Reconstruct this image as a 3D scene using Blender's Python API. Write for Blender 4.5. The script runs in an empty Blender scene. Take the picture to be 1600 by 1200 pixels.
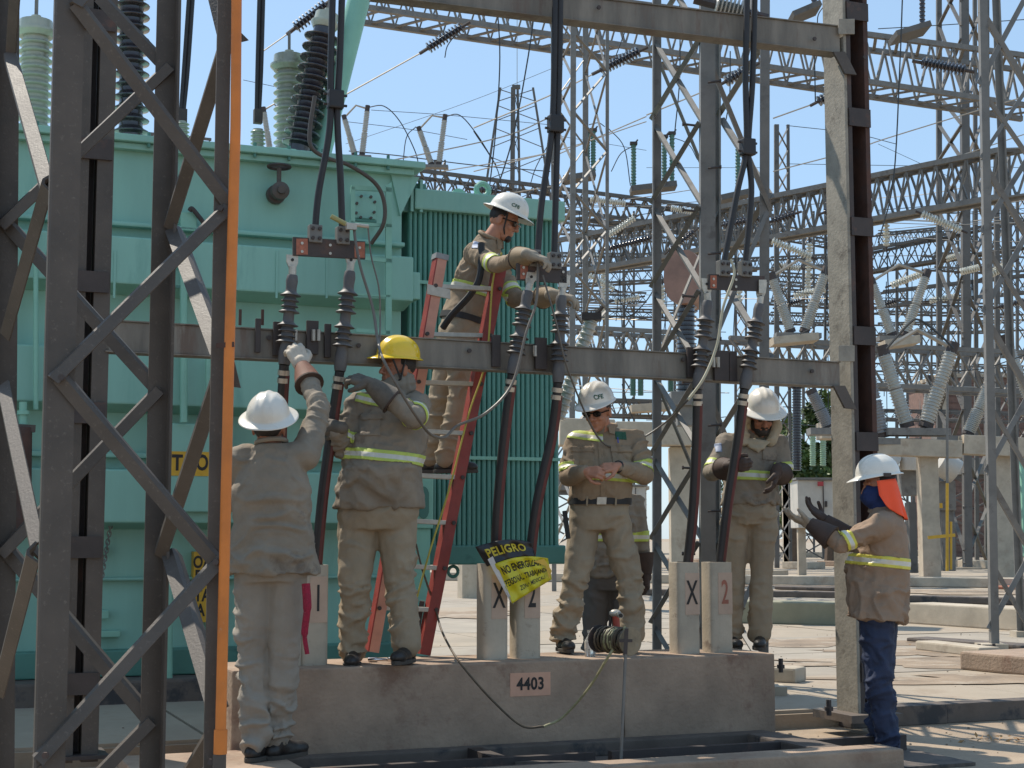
import bpy, bmesh, math, random
import numpy as np
from mathutils import Vector, Matrix, Quaternion

random.seed(7)
R = math.radians
# ------------------------------------------------------------------ camera, sky, sun
F = 2400.0; HOR = 840.0; CAMZ = 1.29
PITCH = math.atan((HOR-600.0)/F)
scene = bpy.context.scene
cam_d = bpy.data.cameras.new('camera'); cam = bpy.data.objects.new('camera', cam_d)
scene.collection.objects.link(cam); scene.camera = cam
cam_d.sensor_width = 36.0; cam_d.lens = 36.0*F/1600.0
cam_d.clip_start = 0.1; cam_d.clip_end = 3000
cam.location = (0, 0, CAMZ); cam.rotation_euler = (R(90)+PITCH, 0, 0)

SUN_EL = R(55); SUN_DIR = Vector((-0.73, 0.68, 0)).normalized()   # horizontal direction towards the sun
world = bpy.data.worlds.new('World'); scene.world = world; world.use_nodes = True
wn = world.node_tree
bg = wn.nodes['Background']; sky = wn.nodes.new('ShaderNodeTexSky')
sky.sky_type = 'NISHITA'; sky.sun_disc = False
sky.sun_elevation = SUN_EL
sky.sun_rotation = math.atan2(SUN_DIR.x, SUN_DIR.y)
sky.air_density = 1.0; sky.dust_density = 0.35; sky.ozone_density = 3.5; sky.altitude = 0
mixs = wn.nodes.new('ShaderNodeMix'); mixs.data_type = 'RGBA'; mixs.inputs[0].default_value = 0.55
mixs.inputs[7].default_value = (3.2, 4.7, 6.3, 1)
wn.links.new(sky.outputs[0], mixs.inputs[6]); wn.links.new(mixs.outputs[2], bg.inputs[0]); bg.inputs[1].default_value = 0.15
sun_d = bpy.data.lights.new('sun', 'SUN'); sun = bpy.data.objects.new('sun', sun_d)
scene.collection.objects.link(sun)
sun_d.energy = 5.0; sun_d.angle = R(0.53); sun_d.color = (1.0, 0.92, 0.80)
sv = Vector((SUN_DIR.x*math.cos(SUN_EL), SUN_DIR.y*math.cos(SUN_EL), math.sin(SUN_EL)))
sun.rotation_euler = sv.to_track_quat('Z', 'Y').to_euler(); sun.location = (-8, 6, 14)
scene.view_settings.view_transform = 'Standard'; scene.view_settings.look = 'None'
scene.view_settings.gamma = 1.0; scene.view_settings.use_curve_mapping = False
scene.view_settings.exposure = 0.10
scene.cycles.max_bounces = 6; scene.cycles.diffuse_bounces = 3; scene.cycles.glossy_bounces = 2
scene.cycles.transmission_bounces = 4; scene.cycles.transparent_max_bounces = 6

# ------------------------------------------------------------------ placing
def ray(px, py):
    dx = (px-800.0)/F; dz = (600.0-py)/F
    return Vector((dx, math.cos(PITCH)-dz*math.sin(PITCH), math.sin(PITCH)+dz*math.cos(PITCH)))
def P(px, py, y):
    d = ray(px, py); k = y/d.y
    return Vector((d.x*k, y, CAMZ+d.z*k))
def GZ(px, py, z=0.12):
    d = ray(px, py); k = (z-CAMZ)/d.z
    return Vector((d.x*k, d.y*k, z))
Q0 = Vector((-0.155, 9.3, 0)); A = R(22.0)
U = Vector((math.cos(A), math.sin(A), 0)); V = Vector((-math.sin(A), math.cos(A), 0)); Z = Vector((0, 0, 1))
def UV(s, t, z=0.0):
    return Q0+U*s+V*t+Z*z
def PB(px, py, t=0.0):               # point of the vertical plane t behind the steel portal
    d = ray(px, py); q = Q0+V*t
    # k*d = q + s*U
    den = d.x*U.y-d.y*U.x
    k = (q.x*U.y-q.y*U.x)/den
    p = Vector((d.x*k, d.y*k, CAMZ+d.z*k))
    return p
def ST(p):
    r = Vector(p)-Q0; return (r.dot(U), r.dot(V), p[2])
def SZ(px, py, t=0.0):
    p = PB(px, py, t); return ((p-Q0).dot(U), p.z)
GROUND = 0.12; PLINTH = 0.57

# ------------------------------------------------------------------ noise in numpy
def _h(i, j, k, s):
    n = (i*374761393+j*668265263+k*2147483647+s*974634777).astype(np.int64) & 0xffffffff
    n = ((n ^ (n >> 13))*1274126177) & 0xffffffff
    n = (n ^ (n >> 16)) & 0xffffffff
    return n.astype(np.float64)/4294967295.0*2-1
def vnoise(p, seed=0):
    p = np.asarray(p, dtype=np.float64); f = np.floor(p); i = f.astype(np.int64); w = p-f
    w = w*w*(3-2*w); r = 0
    for a in (0, 1):
        for b in (0, 1):
            for c in (0, 1):
                g = (w[:, 0] if a else 1-w[:, 0])*(w[:, 1] if b else 1-w[:, 1])*(w[:, 2] if c else 1-w[:, 2])
                r = r+g*_h(i[:, 0]+a, i[:, 1]+b, i[:, 2]+c, seed)
    return r

# ------------------------------------------------------------------ materials
MATS = {}
def mat(name, col, rough=0.7, metal=0.0, var=0.25, scale=6.0, bump=0.15, bscale=60.0, col2=None, spot=None,
        spot_amt=0.45, spot_scale=3.0, streak=False, coat=0.0, alpha=1.0, trans=0.0, bdist=0.004, cells=None):
    if name in MATS: return MATS[name]
    wb = lambda c: (min(1, c[0]*1.05), c[1]*0.98, c[2]*0.88)
    col = wb(col); col2 = wb(col2) if col2 else None; spot = wb(spot) if spot else None
    m = bpy.data.materials.new(name); m.use_nodes = True; n = m.node_tree.nodes; l = m.node_tree.links
    b = n['Principled BSDF']; b.inputs['Roughness'].default_value = rough; b.inputs['Metallic'].default_value = metal
    if coat: b.inputs['Coat Weight'].default_value = coat
    if trans: b.inputs['Transmission Weight'].default_value = trans
    tc = n.new('ShaderNodeTexCoord'); geo = n.new('ShaderNodeNewGeometry')
    mp = n.new('ShaderNodeMapping'); l.new(geo.outputs['Position'], mp.inputs[0])
    mp.inputs['Scale'].default_value = (1, 1, 0.18) if streak else (1, 1, 1)
    t1 = n.new('ShaderNodeTexNoise'); t1.inputs['Scale'].default_value = scale; t1.inputs['Detail'].default_value = 7
    t1.inputs['Roughness'].default_value = 0.62
    l.new(mp.outputs[0], t1.inputs['Vector'])
    rp = n.new('ShaderNodeValToRGB'); l.new(t1.outputs[0], rp.inputs[0])
    c2 = col2 or tuple(c*(1-var) for c in col); c1 = tuple(min(1, c*(1+var*0.5)) for c in col)
    rp.color_ramp.elements[0].position = 0.32; rp.color_ramp.elements[1].position = 0.68
    rp.color_ramp.elements[0].color = (*c2, 1); rp.color_ramp.elements[1].color = (*c1, 1)
    out = rp.outputs[0]
    if spot:
        t2 = n.new('ShaderNodeTexNoise'); t2.inputs['Scale'].default_value = spot_scale; t2.inputs['Detail'].default_value = 9
        t2.inputs['Roughness'].default_value = 0.7; l.new(mp.outputs[0], t2.inputs['Vector'])
        r2 = n.new('ShaderNodeValToRGB'); l.new(t2.outputs[0], r2.inputs[0])
        r2.color_ramp.elements[0].position = 1-spot_amt-0.04; r2.color_ramp.elements[1].position = 1-spot_amt+0.06
        r2.color_ramp.elements[0].color = (0, 0, 0, 1); r2.color_ramp.elements[1].color = (1, 1, 1, 1)
        mx = n.new('ShaderNodeMix'); mx.data_type = 'RGBA'; l.new(r2.outputs[0], mx.inputs[0])
        l.new(out, mx.inputs[6]); mx.inputs[7].default_value = (*spot, 1); out = mx.outputs[2]
    l.new(out, b.inputs['Base Color'])
    if bump:
        t3 = n.new('ShaderNodeTexNoise'); t3.inputs['Scale'].default_value = bscale; t3.inputs['Detail'].default_value = 5
        l.new(geo.outputs['Position'], t3.inputs['Vector'])
        bp = n.new('ShaderNodeBump'); bp.inputs['Strength'].default_value = bump; bp.inputs['Distance'].default_value = bdist
        l.new(t3.outputs[0], bp.inputs['Height']); l.new(bp.outputs[0], b.inputs['Normal'])
    # roughness variation
    mr = n.new('ShaderNodeMapRange'); mr.inputs[3].default_value = max(0.03, rough-0.12); mr.inputs[4].default_value = min(1, rough+0.12)
    l.new(t1.outputs[0], mr.inputs[0]); l.new(mr.outputs[0], b.inputs['Roughness'])
    MATS[name] = m; return m

STEEL = mat('weathered_steel', (0.085, 0.073, 0.066), 0.6, 0.0, 0.3, 3.5, 0.35, 90, spot=(0.125, 0.11, 0.10), spot_amt=0.38, spot_scale=45)
STEEL_D = mat('dark_steel', (0.055, 0.045, 0.045), 0.65, 0.0, 0.35, 6, 0.2, 80, spot=(0.10, 0.06, 0.05), spot_amt=0.4, spot_scale=5)
GALV = mat('galvanised_steel', (0.18, 0.18, 0.18), 0.55, 0.1, 0.22, 5, 0.15, 70, spot=(0.115, 0.11, 0.108), spot_amt=0.4, spot_scale=4)
GALV_F = mat('far_steel', (0.12, 0.12, 0.122), 0.6, 0.05, 0.2, 2, 0, spot=(0.075, 0.068, 0.064), spot_amt=0.4, spot_scale=1.5)
BEAM = mat('aged_beam_steel', (0.195, 0.185, 0.17), 0.68, 0.0, 0.42, 7, 0.35, 60, spot=(0.13, 0.10, 0.085), spot_amt=0.43, spot_scale=5, streak=True)
COLM = mat('column_steel', (0.275, 0.265, 0.24), 0.7, 0.0, 0.25, 8, 0.7, 45, spot=(0.15, 0.14, 0.125), spot_amt=0.40, spot_scale=6)
RUSTY = mat('rusty_steel', (0.085, 0.045, 0.036), 0.8, 0.0, 0.4, 8, 0.3, 70, spot=(0.07, 0.05, 0.05), spot_amt=0.45)
ORANGE = mat('orange_paint', (0.62, 0.20, 0.035), 0.55, 0.0, 0.2, 5, 0.15, 60, spot=(0.45, 0.33, 0.24), spot_amt=0.31, spot_scale=22)
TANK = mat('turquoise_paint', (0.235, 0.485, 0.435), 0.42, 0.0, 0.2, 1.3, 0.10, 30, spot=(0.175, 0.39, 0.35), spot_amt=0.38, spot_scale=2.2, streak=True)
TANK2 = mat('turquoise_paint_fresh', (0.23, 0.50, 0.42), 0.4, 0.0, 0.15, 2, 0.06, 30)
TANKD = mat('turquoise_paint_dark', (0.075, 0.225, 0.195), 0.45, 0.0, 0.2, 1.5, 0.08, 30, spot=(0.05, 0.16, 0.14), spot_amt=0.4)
CONC = mat('pinkish_concrete', (0.345, 0.265, 0.21), 0.85, 0, 0.32, 2.6, 0.9, 42, spot=(0.235, 0.16, 0.125), spot_amt=0.41, spot_scale=2.4, bdist=0.006)
CONC2 = mat('pale_concrete', (0.44, 0.40, 0.34), 0.85, 0, 0.22, 3, 0.5, 45, spot=(0.33, 0.28, 0.23), spot_amt=0.4, spot_scale=2)
POSTC = mat('post_concrete', (0.45, 0.41, 0.35), 0.85, 0, 0.2, 4, 0.5, 55, spot=(0.24, 0.20, 0.17), spot_amt=0.36, spot_scale=9)
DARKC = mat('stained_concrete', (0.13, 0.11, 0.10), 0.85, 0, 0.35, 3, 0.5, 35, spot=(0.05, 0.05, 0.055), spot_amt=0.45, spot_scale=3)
PORC_D = mat('brown_black_porcelain', (0.035, 0.032, 0.042), 0.22, 0, 0.3, 5, 0.0, coat=0.6)
PORC_G = mat('grey_porcelain', (0.40, 0.42, 0.42), 0.3, 0, 0.15, 4, 0.0, coat=0.4)
PORC_W = mat('green_white_porcelain', (0.36, 0.40, 0.36), 0.3, 0, 0.25, 4, 0.05, 30, coat=0.3, spot=(0.22, 0.24, 0.2), spot_amt=0.38, spot_scale=6)
PORC_B = mat('blue_grey_porcelain', (0.24, 0.25, 0.28), 0.35, 0, 0.2, 4, 0.0, coat=0.3)
PORC_T = mat('green_porcelain', (0.07, 0.17, 0.13), 0.3, 0, 0.2, 4, 0.0, coat=0.4)
GLASSI = mat('glass_insulator', (0.58, 0.60, 0.56), 0.15, 0, 0.2, 6, 0.0, coat=0.5)
RUBBER = mat('grey_silicone_rubber', (0.10, 0.098, 0.105), 0.55, 0, 0.2, 12, 0.1, 80, spot=(0.12, 0.115, 0.11), spot_amt=0.4, spot_scale=12)
CABLE = mat('black_cable', (0.022, 0.02, 0.022), 0.5, 0, 0.3, 12, 0.1, 60)
CABLER = mat('red_cable_stripe', (0.11, 0.022, 0.02), 0.5, 0, 0.3, 12, 0.1, 60)
WIRE = mat('aluminium_wire', (0.36, 0.35, 0.33), 0.45, 0.4, 0.15, 6, 0)
WIRED = mat('dark_wire', (0.035, 0.04, 0.045), 0.6, 0, 0.2, 6, 0)
ALU = mat('aluminium', (0.42, 0.41, 0.39), 0.45, 0.4, 0.2, 20, 0.05, 90)
COPPER = mat('copper_patch', (0.36, 0.13, 0.085), 0.4, 0.6, 0.3, 40, 0.1, 90)
TIN = mat('tinned_lug', (0.50, 0.47, 0.43), 0.4, 0.6, 0.25, 30, 0.1, 90)
LADR = mat('red_fibreglass', (0.27, 0.042, 0.034), 0.5, 0, 0.3, 8, 0.1, 60, spot=(0.17, 0.06, 0.05), spot_amt=0.4, spot_scale=8)
LADP = mat('sunlit_fibreglass', (0.55, 0.28, 0.22), 0.6, 0, 0.2, 8, 0.1, 60)  # the same red rail in pale pink: sunlight painted into its colour
YEL = mat('yellow_paint', (0.62, 0.37, 0.03), 0.5, 0, 0.15, 8, 0.05)
INK = mat('black_ink', (0.02, 0.018, 0.018), 0.6, 0, 0.2, 20, 0)
PINKP = mat('salmon_paint', (0.60, 0.36, 0.27), 0.75, 0, 0.12, 8, 0.3, 60)
PINKW = mat('faded_salmon_paint', (0.50, 0.38, 0.31), 0.75, 0, 0.12, 8, 0.3, 60)

# ------------------------------------------------------------------ tagging and mesh building
COL = scene.collection
def tag(o, label=None, cat=None, group=None, kind=None):
    if label: o['label'] = label
    if cat: o['category'] = cat
    if group: o['group'] = group
    if kind: o['kind'] = kind
    return o
def thing(name, label, cat, loc=(0, 0, 0), group=None):
    o = bpy.data.objects.new(name, None); COL.objects.link(o); o.location = loc
    o.empty_display_size = 0.1
    return tag(o, label, cat, group)
def chain_loc(o):
    v = Vector((0, 0, 0))
    while o is not None:
        v = v+Vector(o.location); o = o.parent
    return v
def copy_tree(o, parent=None):
    c = o.copy(); COL.objects.link(c); c.parent = parent
    for ch in list(o.children): copy_tree(ch, c)
    return c

def perp(d, up=Z):
    d = Vector(d).normalized()
    if abs(d.dot(up)) > 0.97: up = Vector((1, 0, 0)) if abs(d.x) < 0.9 else Vector((0, 1, 0))
    a = d.cross(up).normalized(); b = a.cross(d).normalized()
    return d, a, b
def smooth_path(pts, n=8):
    pts = [Vector(p) for p in pts]
    if len(pts) < 3: return pts
    e = [pts[0]*2-pts[1]]+pts+[pts[-1]*2-pts[-2]]; out = []
    for i in range(1, len(e)-2):
        for k in range(n):
            t = k/n; a, b, c, d = e[i-1], e[i], e[i+1], e[i+2]
            out.append(0.5*((2*b)+(c-a)*t+(2*a-5*b+4*c-d)*t*t+(3*b-a-3*c+d)*t**3))
    out.append(pts[-1]); return out

class MB:
    def __init__(s): s.v = []; s.f = []; s.m = []; s.mi = 0
    def add(s, vs, fs):
        o = len(s.v); s.v += [tuple(v) for v in vs]; s.f += [tuple(i+o for i in f) for f in fs]; s.m += [s.mi]*len(fs); return s
    def hexa(s, c):       # 8 corners: bottom 4 ccw, top 4
        return s.add(c, [(0, 3, 2, 1), (4, 5, 6, 7), (0, 1, 5, 4), (1, 2, 6, 5), (2, 3, 7, 6), (3, 0, 4, 7)])
    def box(s, s0, s1, t0, t1, z0, z1):      # in portal axes
        return s.hexa([UV(s0, t0, z0), UV(s1, t0, z0), UV(s1, t1, z0), UV(s0, t1, z0), UV(s0, t0, z1), UV(s1, t0, z1), UV(s1, t1, z1), UV(s0, t1, z1)])
    def obox(s, c, x, y, z):      # centre and half vectors
        c = Vector(c); k = [(-1, -1, -1), (1, -1, -1), (1, 1, -1), (-1, 1, -1), (-1, -1, 1), (1, -1, 1), (1, 1, 1), (-1, 1, 1)]
        return s.hexa([c+x*a+y*b+z*d for a, b, d in k])
    def bar(s, a, b, w, h=None, up=Z):
        a = Vector(a); b = Vector(b); h = h or w; d, x, y = perp(b-a, up)
        x = x*w/2; y = y*h/2
        return s.hexa([a-x-y, a+x-y, a+x+y, a-x+y, b-x-y, b+x-y, b+x+y, b-x+y])
    def angle(s, a, b, w, d1, d2, t=0.012, ch=0.0):   # L section: heel on the line a-b, legs along d1 and d2
        a = Vector(a); b = Vector(b); x = (b-a).normalized()
        d1 = (Vector(d1)-x*Vector(d1).dot(x)).normalized(); d2 = (Vector(d2)-x*Vector(d2).dot(x)-d1*Vector(d2).dot(d1)).normalized()
        for p in (0,):
            q = [Vector((0, 0, 0)), d1*w, d1*w+d2*t, d1*t+d2*t, d1*t+d2*w, d2*w]
            if ch:
                q = [d1*ch, d1*w, d1*w+d2*t, d1*(t+ch)+d2*t, d1*t+d2*(t+ch), d1*t+d2*w, d2*w, d2*ch*1.5]
                vs = [a+k for k in q]+[b+k for k in q]; s.add(vs, [(i, (i+1) % 8, (i+1) % 8+8, i+8) for i in range(8)]+[(0, 1, 2, 3), (0, 3, 4, 7), (4, 5, 6, 7), (8, 11, 10, 9), (8, 15, 12, 11), (12, 15, 14, 13)]); return s
            vs = [a+k for k in q]+[b+k for k in q]
            fs = [(i, (i+1) % 6, (i+1) % 6+6, i+6) for i in range(6)]
            fs += [(0, 1, 2, 3), (0, 3, 4, 5), (6, 9, 8, 7), (6, 11, 10, 9)]
            s.add(vs, fs)
        return s
    def tube(s, pts, r, n=8, caps=True):
        pts = [Vector(p) for p in pts]; k = len(pts); rr = r if hasattr(r, '__len__') else [r]*k
        vs = []; prev = None
        for i, p in enumerate(pts):
            t = (pts[min(i+1, k-1)]-pts[max(i-1, 0)])
            if t.length < 1e-9: t = Vector((0, 0, 1))
            t.normalize()
            if prev is None: _, a, b = perp(t)
            else:
                a = (prev-t*prev.dot(t)); a = a.normalized() if a.length > 1e-6 else perp(t)[1]; b = t.cross(a)
            prev = a
            b = t.cross(a)
            for j in range(n):
                q = 2*math.pi*j/n; vs.append(p+a*math.cos(q)*rr[i]+b*math.sin(q)*rr[i])
        fs = [(i*n+j, i*n+(j+1) % n, (i+1)*n+(j+1) % n, (i+1)*n+j) for i in range(k-1) for j in range(n)]
        if caps: fs += [tuple(range(n-1, -1, -1)), tuple(range((k-1)*n, k*n))]
        return s.add(vs, fs)
    def lathe(s, a, b, prof, n=20):     # prof: (t along a->b in metres or 0..1, radius)
        a = Vector(a); b = Vector(b); L = (b-a); pts = []; 
        d, x, y = perp(L); vs = []; k = len(prof)
        for t, r in prof:
            c = a+L*t
            for j in range(n):
                q = 2*math.pi*j/n; vs.append(c+x*math.cos(q)*r+y*math.sin(q)*r)
        fs = [(i*n+j, i*n+(j+1) % n, (i+1)*n+(j+1) % n, (i+1)*n+j) for i in range(k-1) for j in range(n)]
        fs += [tuple(range(n-1, -1, -1)), tuple(range((k-1)*n, k*n))]
        return s.add(vs, fs)
    def prism(s, poly, d):            # polygon of points extruded by vector d
        poly = [Vector(p) for p in poly]; n = len(poly); d = Vector(d)
        vs = poly+[p+d for p in poly]
        fs = [tuple(range(n-1, -1, -1)), tuple(range(n, 2*n))]+[(i, (i+1) % n, (i+1) % n+n, i+n) for i in range(n)]
        return s.add(vs, fs)
    def build(s, name, m, parent=None, smooth=False, bevel=0, at=None, kind=None, label=None):
        if not s.v: s.v = [(0, 0, 0)]
        v = np.array([tuple(p) for p in s.v], dtype=np.float64)
        if parent is not None: o = np.array(chain_loc(parent)); loc = (0, 0, 0)
        elif at is not None: o = np.array(at, dtype=float); loc = tuple(o)
        else: o = np.array([(v[:, 0].min()+v[:, 0].max())/2, (v[:, 1].min()+v[:, 1].max())/2, v[:, 2].min()]); loc = tuple(o)
        me = bpy.data.meshes.new(name); me.from_pydata((v-o).tolist(), [], s.f)
        ms = m if isinstance(m, (list, tuple)) else [m]
        for q in ms: me.materials.append(q)
        if len(ms) > 1: me.polygons.foreach_set('material_index', s.m)
        me.validate(); bm = bmesh.new(); bm.from_mesh(me); bmesh.ops.recalc_face_normals(bm, faces=bm.faces)
        if bevel: bmesh.ops.bevel(bm, geom=[e for e in bm.edges if len(e.link_faces) == 2 and e.calc_face_angle(0) > 0.5], offset=bevel, segments=2, affect='EDGES', profile=0.6)
        bm.to_mesh(me); bm.free()
        if smooth:
            me.polygons.foreach_set('use_smooth', [True]*len(me.polygons))
            try: me.set_sharp_from_angle(angle=R(40))
            except Exception: pass
        ob = bpy.data.objects.new(name, me); COL.objects.link(ob)
        ob.parent = parent; ob.location = loc
        if kind: ob['kind'] = kind
        if label: ob['label'] = label
        return ob

def text_mesh(body, name, m, parent, origin, xd, yd, size, bold=0.02, warp=None, thick=0.0015, align='CENTER', sx=1.0):
    xd = Vector(xd).normalized(); yd = Vector(yd).normalized(); zd = xd.cross(yd)
    cu = bpy.data.curves.new('t', 'FONT'); cu.body = body; cu.size = 1; cu.offset = bold; cu.align_x = align; cu.align_y = 'CENTER'
    cu.resolution_u = 3; cu.space_character = 1.05
    to = bpy.data.objects.new('t', cu); COL.objects.link(to)
    bpy.context.view_layer.update()
    me = bpy.data.meshes.new_from_object(to.evaluated_get(bpy.context.evaluated_depsgraph_get()))
    bpy.data.objects.remove(to); bpy.data.curves.remove(cu)
    vs = [v.co.copy() for v in me.vertices]; fs = [tuple(p.vertices) for p in me.polygons]
    bpy.data.meshes.remove(me)
    mb = MB()
    if warp: pts = [warp(v.x*size*sx, v.y*size) for v in vs]
    else: pts = [Vector(origin)+xd*(v.x*size*sx)+yd*(v.y*size)+zd*thick for v in vs]
    mb.add(pts, fs)
    ob = mb.build(name, m, parent); return ob
# ------------------------------------------------------------------ ground
def hit_z(px, py, z): return GZ(px, py, z)
def stG(px, py, z=GROUND): p = GZ(px, py, z); return ((p-Q0).dot(U), (p-Q0).dot(V))
GRND = mat('dusty_concrete_ground', (0.34, 0.30, 0.25), 0.9, 0, 0.2, 1.1, 0.5, 30, spot=(0.28, 0.235, 0.19), spot_amt=0.42, spot_scale=1.1, bdist=0.006)
DIRT = mat('dry_dirt', (0.335, 0.275, 0.215), 0.95, 0, 0.25, 1.6, 0.8, 25, spot=(0.31, 0.24, 0.185), spot_amt=0.42, spot_scale=1.2, bdist=0.01)
SLAB = mat('grey_slab_concrete', (0.32, 0.295, 0.26), 0.88, 0, 0.18, 1.5, 0.4, 40, spot=(0.27, 0.24, 0.21), spot_amt=0.42, spot_scale=1.3)
g = MB(); g.add([(-900, -60, 0), (900, -60, 0), (900, 1500, 0), (-900, 1500, 0)], [(0, 1, 2, 3)])
tag(g.build('ground', DIRT), kind='structure')
# raised slab field behind the kerb, laid as separate slabs with open joints
sl_root = None
n_sl = 0
kerb_t = 0.55
slabroot = thing('yard_paving', 'pale concrete slabs of the raised yard floor behind the long plinth', 'paving', tuple(UV(0, 6, 0)))
slabroot['kind'] = 'structure'; del slabroot['category']
base_ = MB(); base_.box(-60, 60, 0.42, 80, 0.0, 0.098)
base_.box(-60, -3.2, -9.0, 0.42, 0.0, 0.098); base_.box(3.35, 60, 0.42, 80, 0, 0.098) if False else None
base_.build('slab_bed', DIRT, slabroot)
random.seed(3)
for i in range(-5, 9):
    for j in range(0, 9):
        s0 = i*1.55; t0 = 0.45+j*2.2
        b = MB(); dz = random.uniform(-0.004, 0.004)
        b.box(s0+0.01, s0+1.54, t0+0.01, t0+2.19, 0.09, GROUND+dz)
        b.build('slab', SLAB if (i*3+j*5) % 3 else GRND, slabroot)
for j in range(0, 4):
    for i in range(-9, -2):
        s0 = i*1.55-0.1; t0 = -9+j*2.35
        b = MB(); b.box(s0+0.01, s0+1.54, t0+0.01, t0+2.34, 0.09, GROUND+random.uniform(-0.003, 0.003)); b.build('slab', SLAB, slabroot)
far = MB(); far.box(-200, -7.8, 20.3, 400, 0.06, 0.112); far.box(-7.75, 200, 20.3, 400, 0.06, 0.112)
far.box(-60, -7.8, 0.42, 20.25, 0.05, 0.112); far.box(14, 200, 0.42, 20.25, 0.05, 0.112)
far.build('outer_slab', GRND, slabroot)
# kerb along the raised slab right of the plinth
kr = thing('slab_kerb', 'low concrete kerb along the edge of the raised slab, right of the plinth', 'kerb', tuple(UV(4, 0.4, 0)))
x = 2.75
i = 0
while x < 9:
    w = 1.05 if i % 3 else 0.8
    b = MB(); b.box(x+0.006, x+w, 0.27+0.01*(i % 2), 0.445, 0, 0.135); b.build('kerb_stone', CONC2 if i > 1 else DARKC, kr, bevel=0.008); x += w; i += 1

# ------------------------------------------------------------------ plinth
s0, _ = SZ(362, 1045, -0.25); s1, _ = SZ(1208, 1015, -0.25)
PT0 = -0.27; PT1 = 0.33
pl = thing('concrete_plinth', 'long pinkish concrete plinth marked 4403 carrying the cable posts', 'plinth', tuple(UV(0, 0, 0)))
def grid_box(mb, s0, s1, t0, t1, z0, z1, n=60):
    mb.box(s0, s1, t0, t1, z0, z1)
b = MB(); b.box(s0, s1-1.05, PT0, PT1, -0.05, PLINTH); body = b.build('block', CONC, pl, bevel=0.012)
b = MB(); b.box(s1-1.046, s1, PT0+0.002, PT1, -0.05, PLINTH-0.002); b.build('block', CONC, pl, bevel=0.012)
p0 = PB(797, 1054, PT0-0.004); p1 = PB(859, 1050, PT0-0.004)
sa, za = SZ(797, 1052, PT0); sb, zb = SZ(860, 1086, PT0)
b = MB(); b.box(sa, sb, PT0-0.003, PT0+0.01, zb, za); pp = b.build('number_patch', PINKP, pl)
text_mesh('4403', 'number', INK, pl, UV((sa+sb)/2, PT0-0.0035, (za+zb)/2), U, Z, 0.098, bold=0.03, sx=0.86)

s_end = SZ(1396, 1178, -1.35)[0]
# pit: dark recess in front of the plinth, framed by a low wall
pit = thing('cable_pit', 'dark open cable pit with low concrete rim in front of the plinth', 'pit', tuple(UV(0, -0.8, 0)))
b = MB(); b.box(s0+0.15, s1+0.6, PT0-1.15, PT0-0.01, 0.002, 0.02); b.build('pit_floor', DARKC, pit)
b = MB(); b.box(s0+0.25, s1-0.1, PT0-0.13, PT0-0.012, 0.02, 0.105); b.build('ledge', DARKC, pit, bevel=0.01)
for (a, c) in ((s0+0.3, s0+1.9), (s0+2.0, s1+0.55)):
    b = MB(); b.box(a, c, PT0-0.58, PT0-0.53, 0.02, 0.11); b.build('channel_flange', STEEL_D, pit)
b = MB(); b.box(s0-0.6, s_end, PT0-1.18, PT0-0.95, 0.0, 0.125); b.build('rim', CONC, pit, bevel=0.012)
b = MB(); b.box(s_end-0.42, s_end-0.2, PT0-0.945, PT0-0.2, 0.0, 0.115); b.build('rim', DARKC, pit, bevel=0.012)
b = MB(); b.box(s0-0.6, s0+0.2, PT0-0.945, PT0-0.02, 0.0, 0.15); b.build('rim', CONC, pit, bevel=0.012)
b = MB(); b.box(s1-2.1, s1-2.02, PT0-0.52, PT0-0.135, 0.02, 0.11); b.build('crossbar', STEEL_D, pit)
b = MB(); b.box(s1-1.75, s_end-0.45, PT0-0.93, PT0-0.88, 0.02, 0.10); b.build('channel_flange', DARKC, pit)
b = MB(); b.box(s0+0.3, s1-1.9, PT0-0.86, PT0-0.80, 0.02, 0.105); b.build('channel_flange', STEEL_D, pit)
b = MB(); b.hexa([UV(s1-2.0, PT0-0.60, 0.02), UV(s1-1.9, PT0-0.60, 0.02), UV(s1-1.2, PT0-0.87, 0.02), UV(s1-1.35, PT0-0.87, 0.02), UV(s1-2.0, PT0-0.60, 0.09), UV(s1-1.9, PT0-0.60, 0.09), UV(s1-1.2, PT0-0.87, 0.09), UV(s1-1.35, PT0-0.87, 0.09)]); b.build('crossbar', DARKC, pit)

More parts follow.
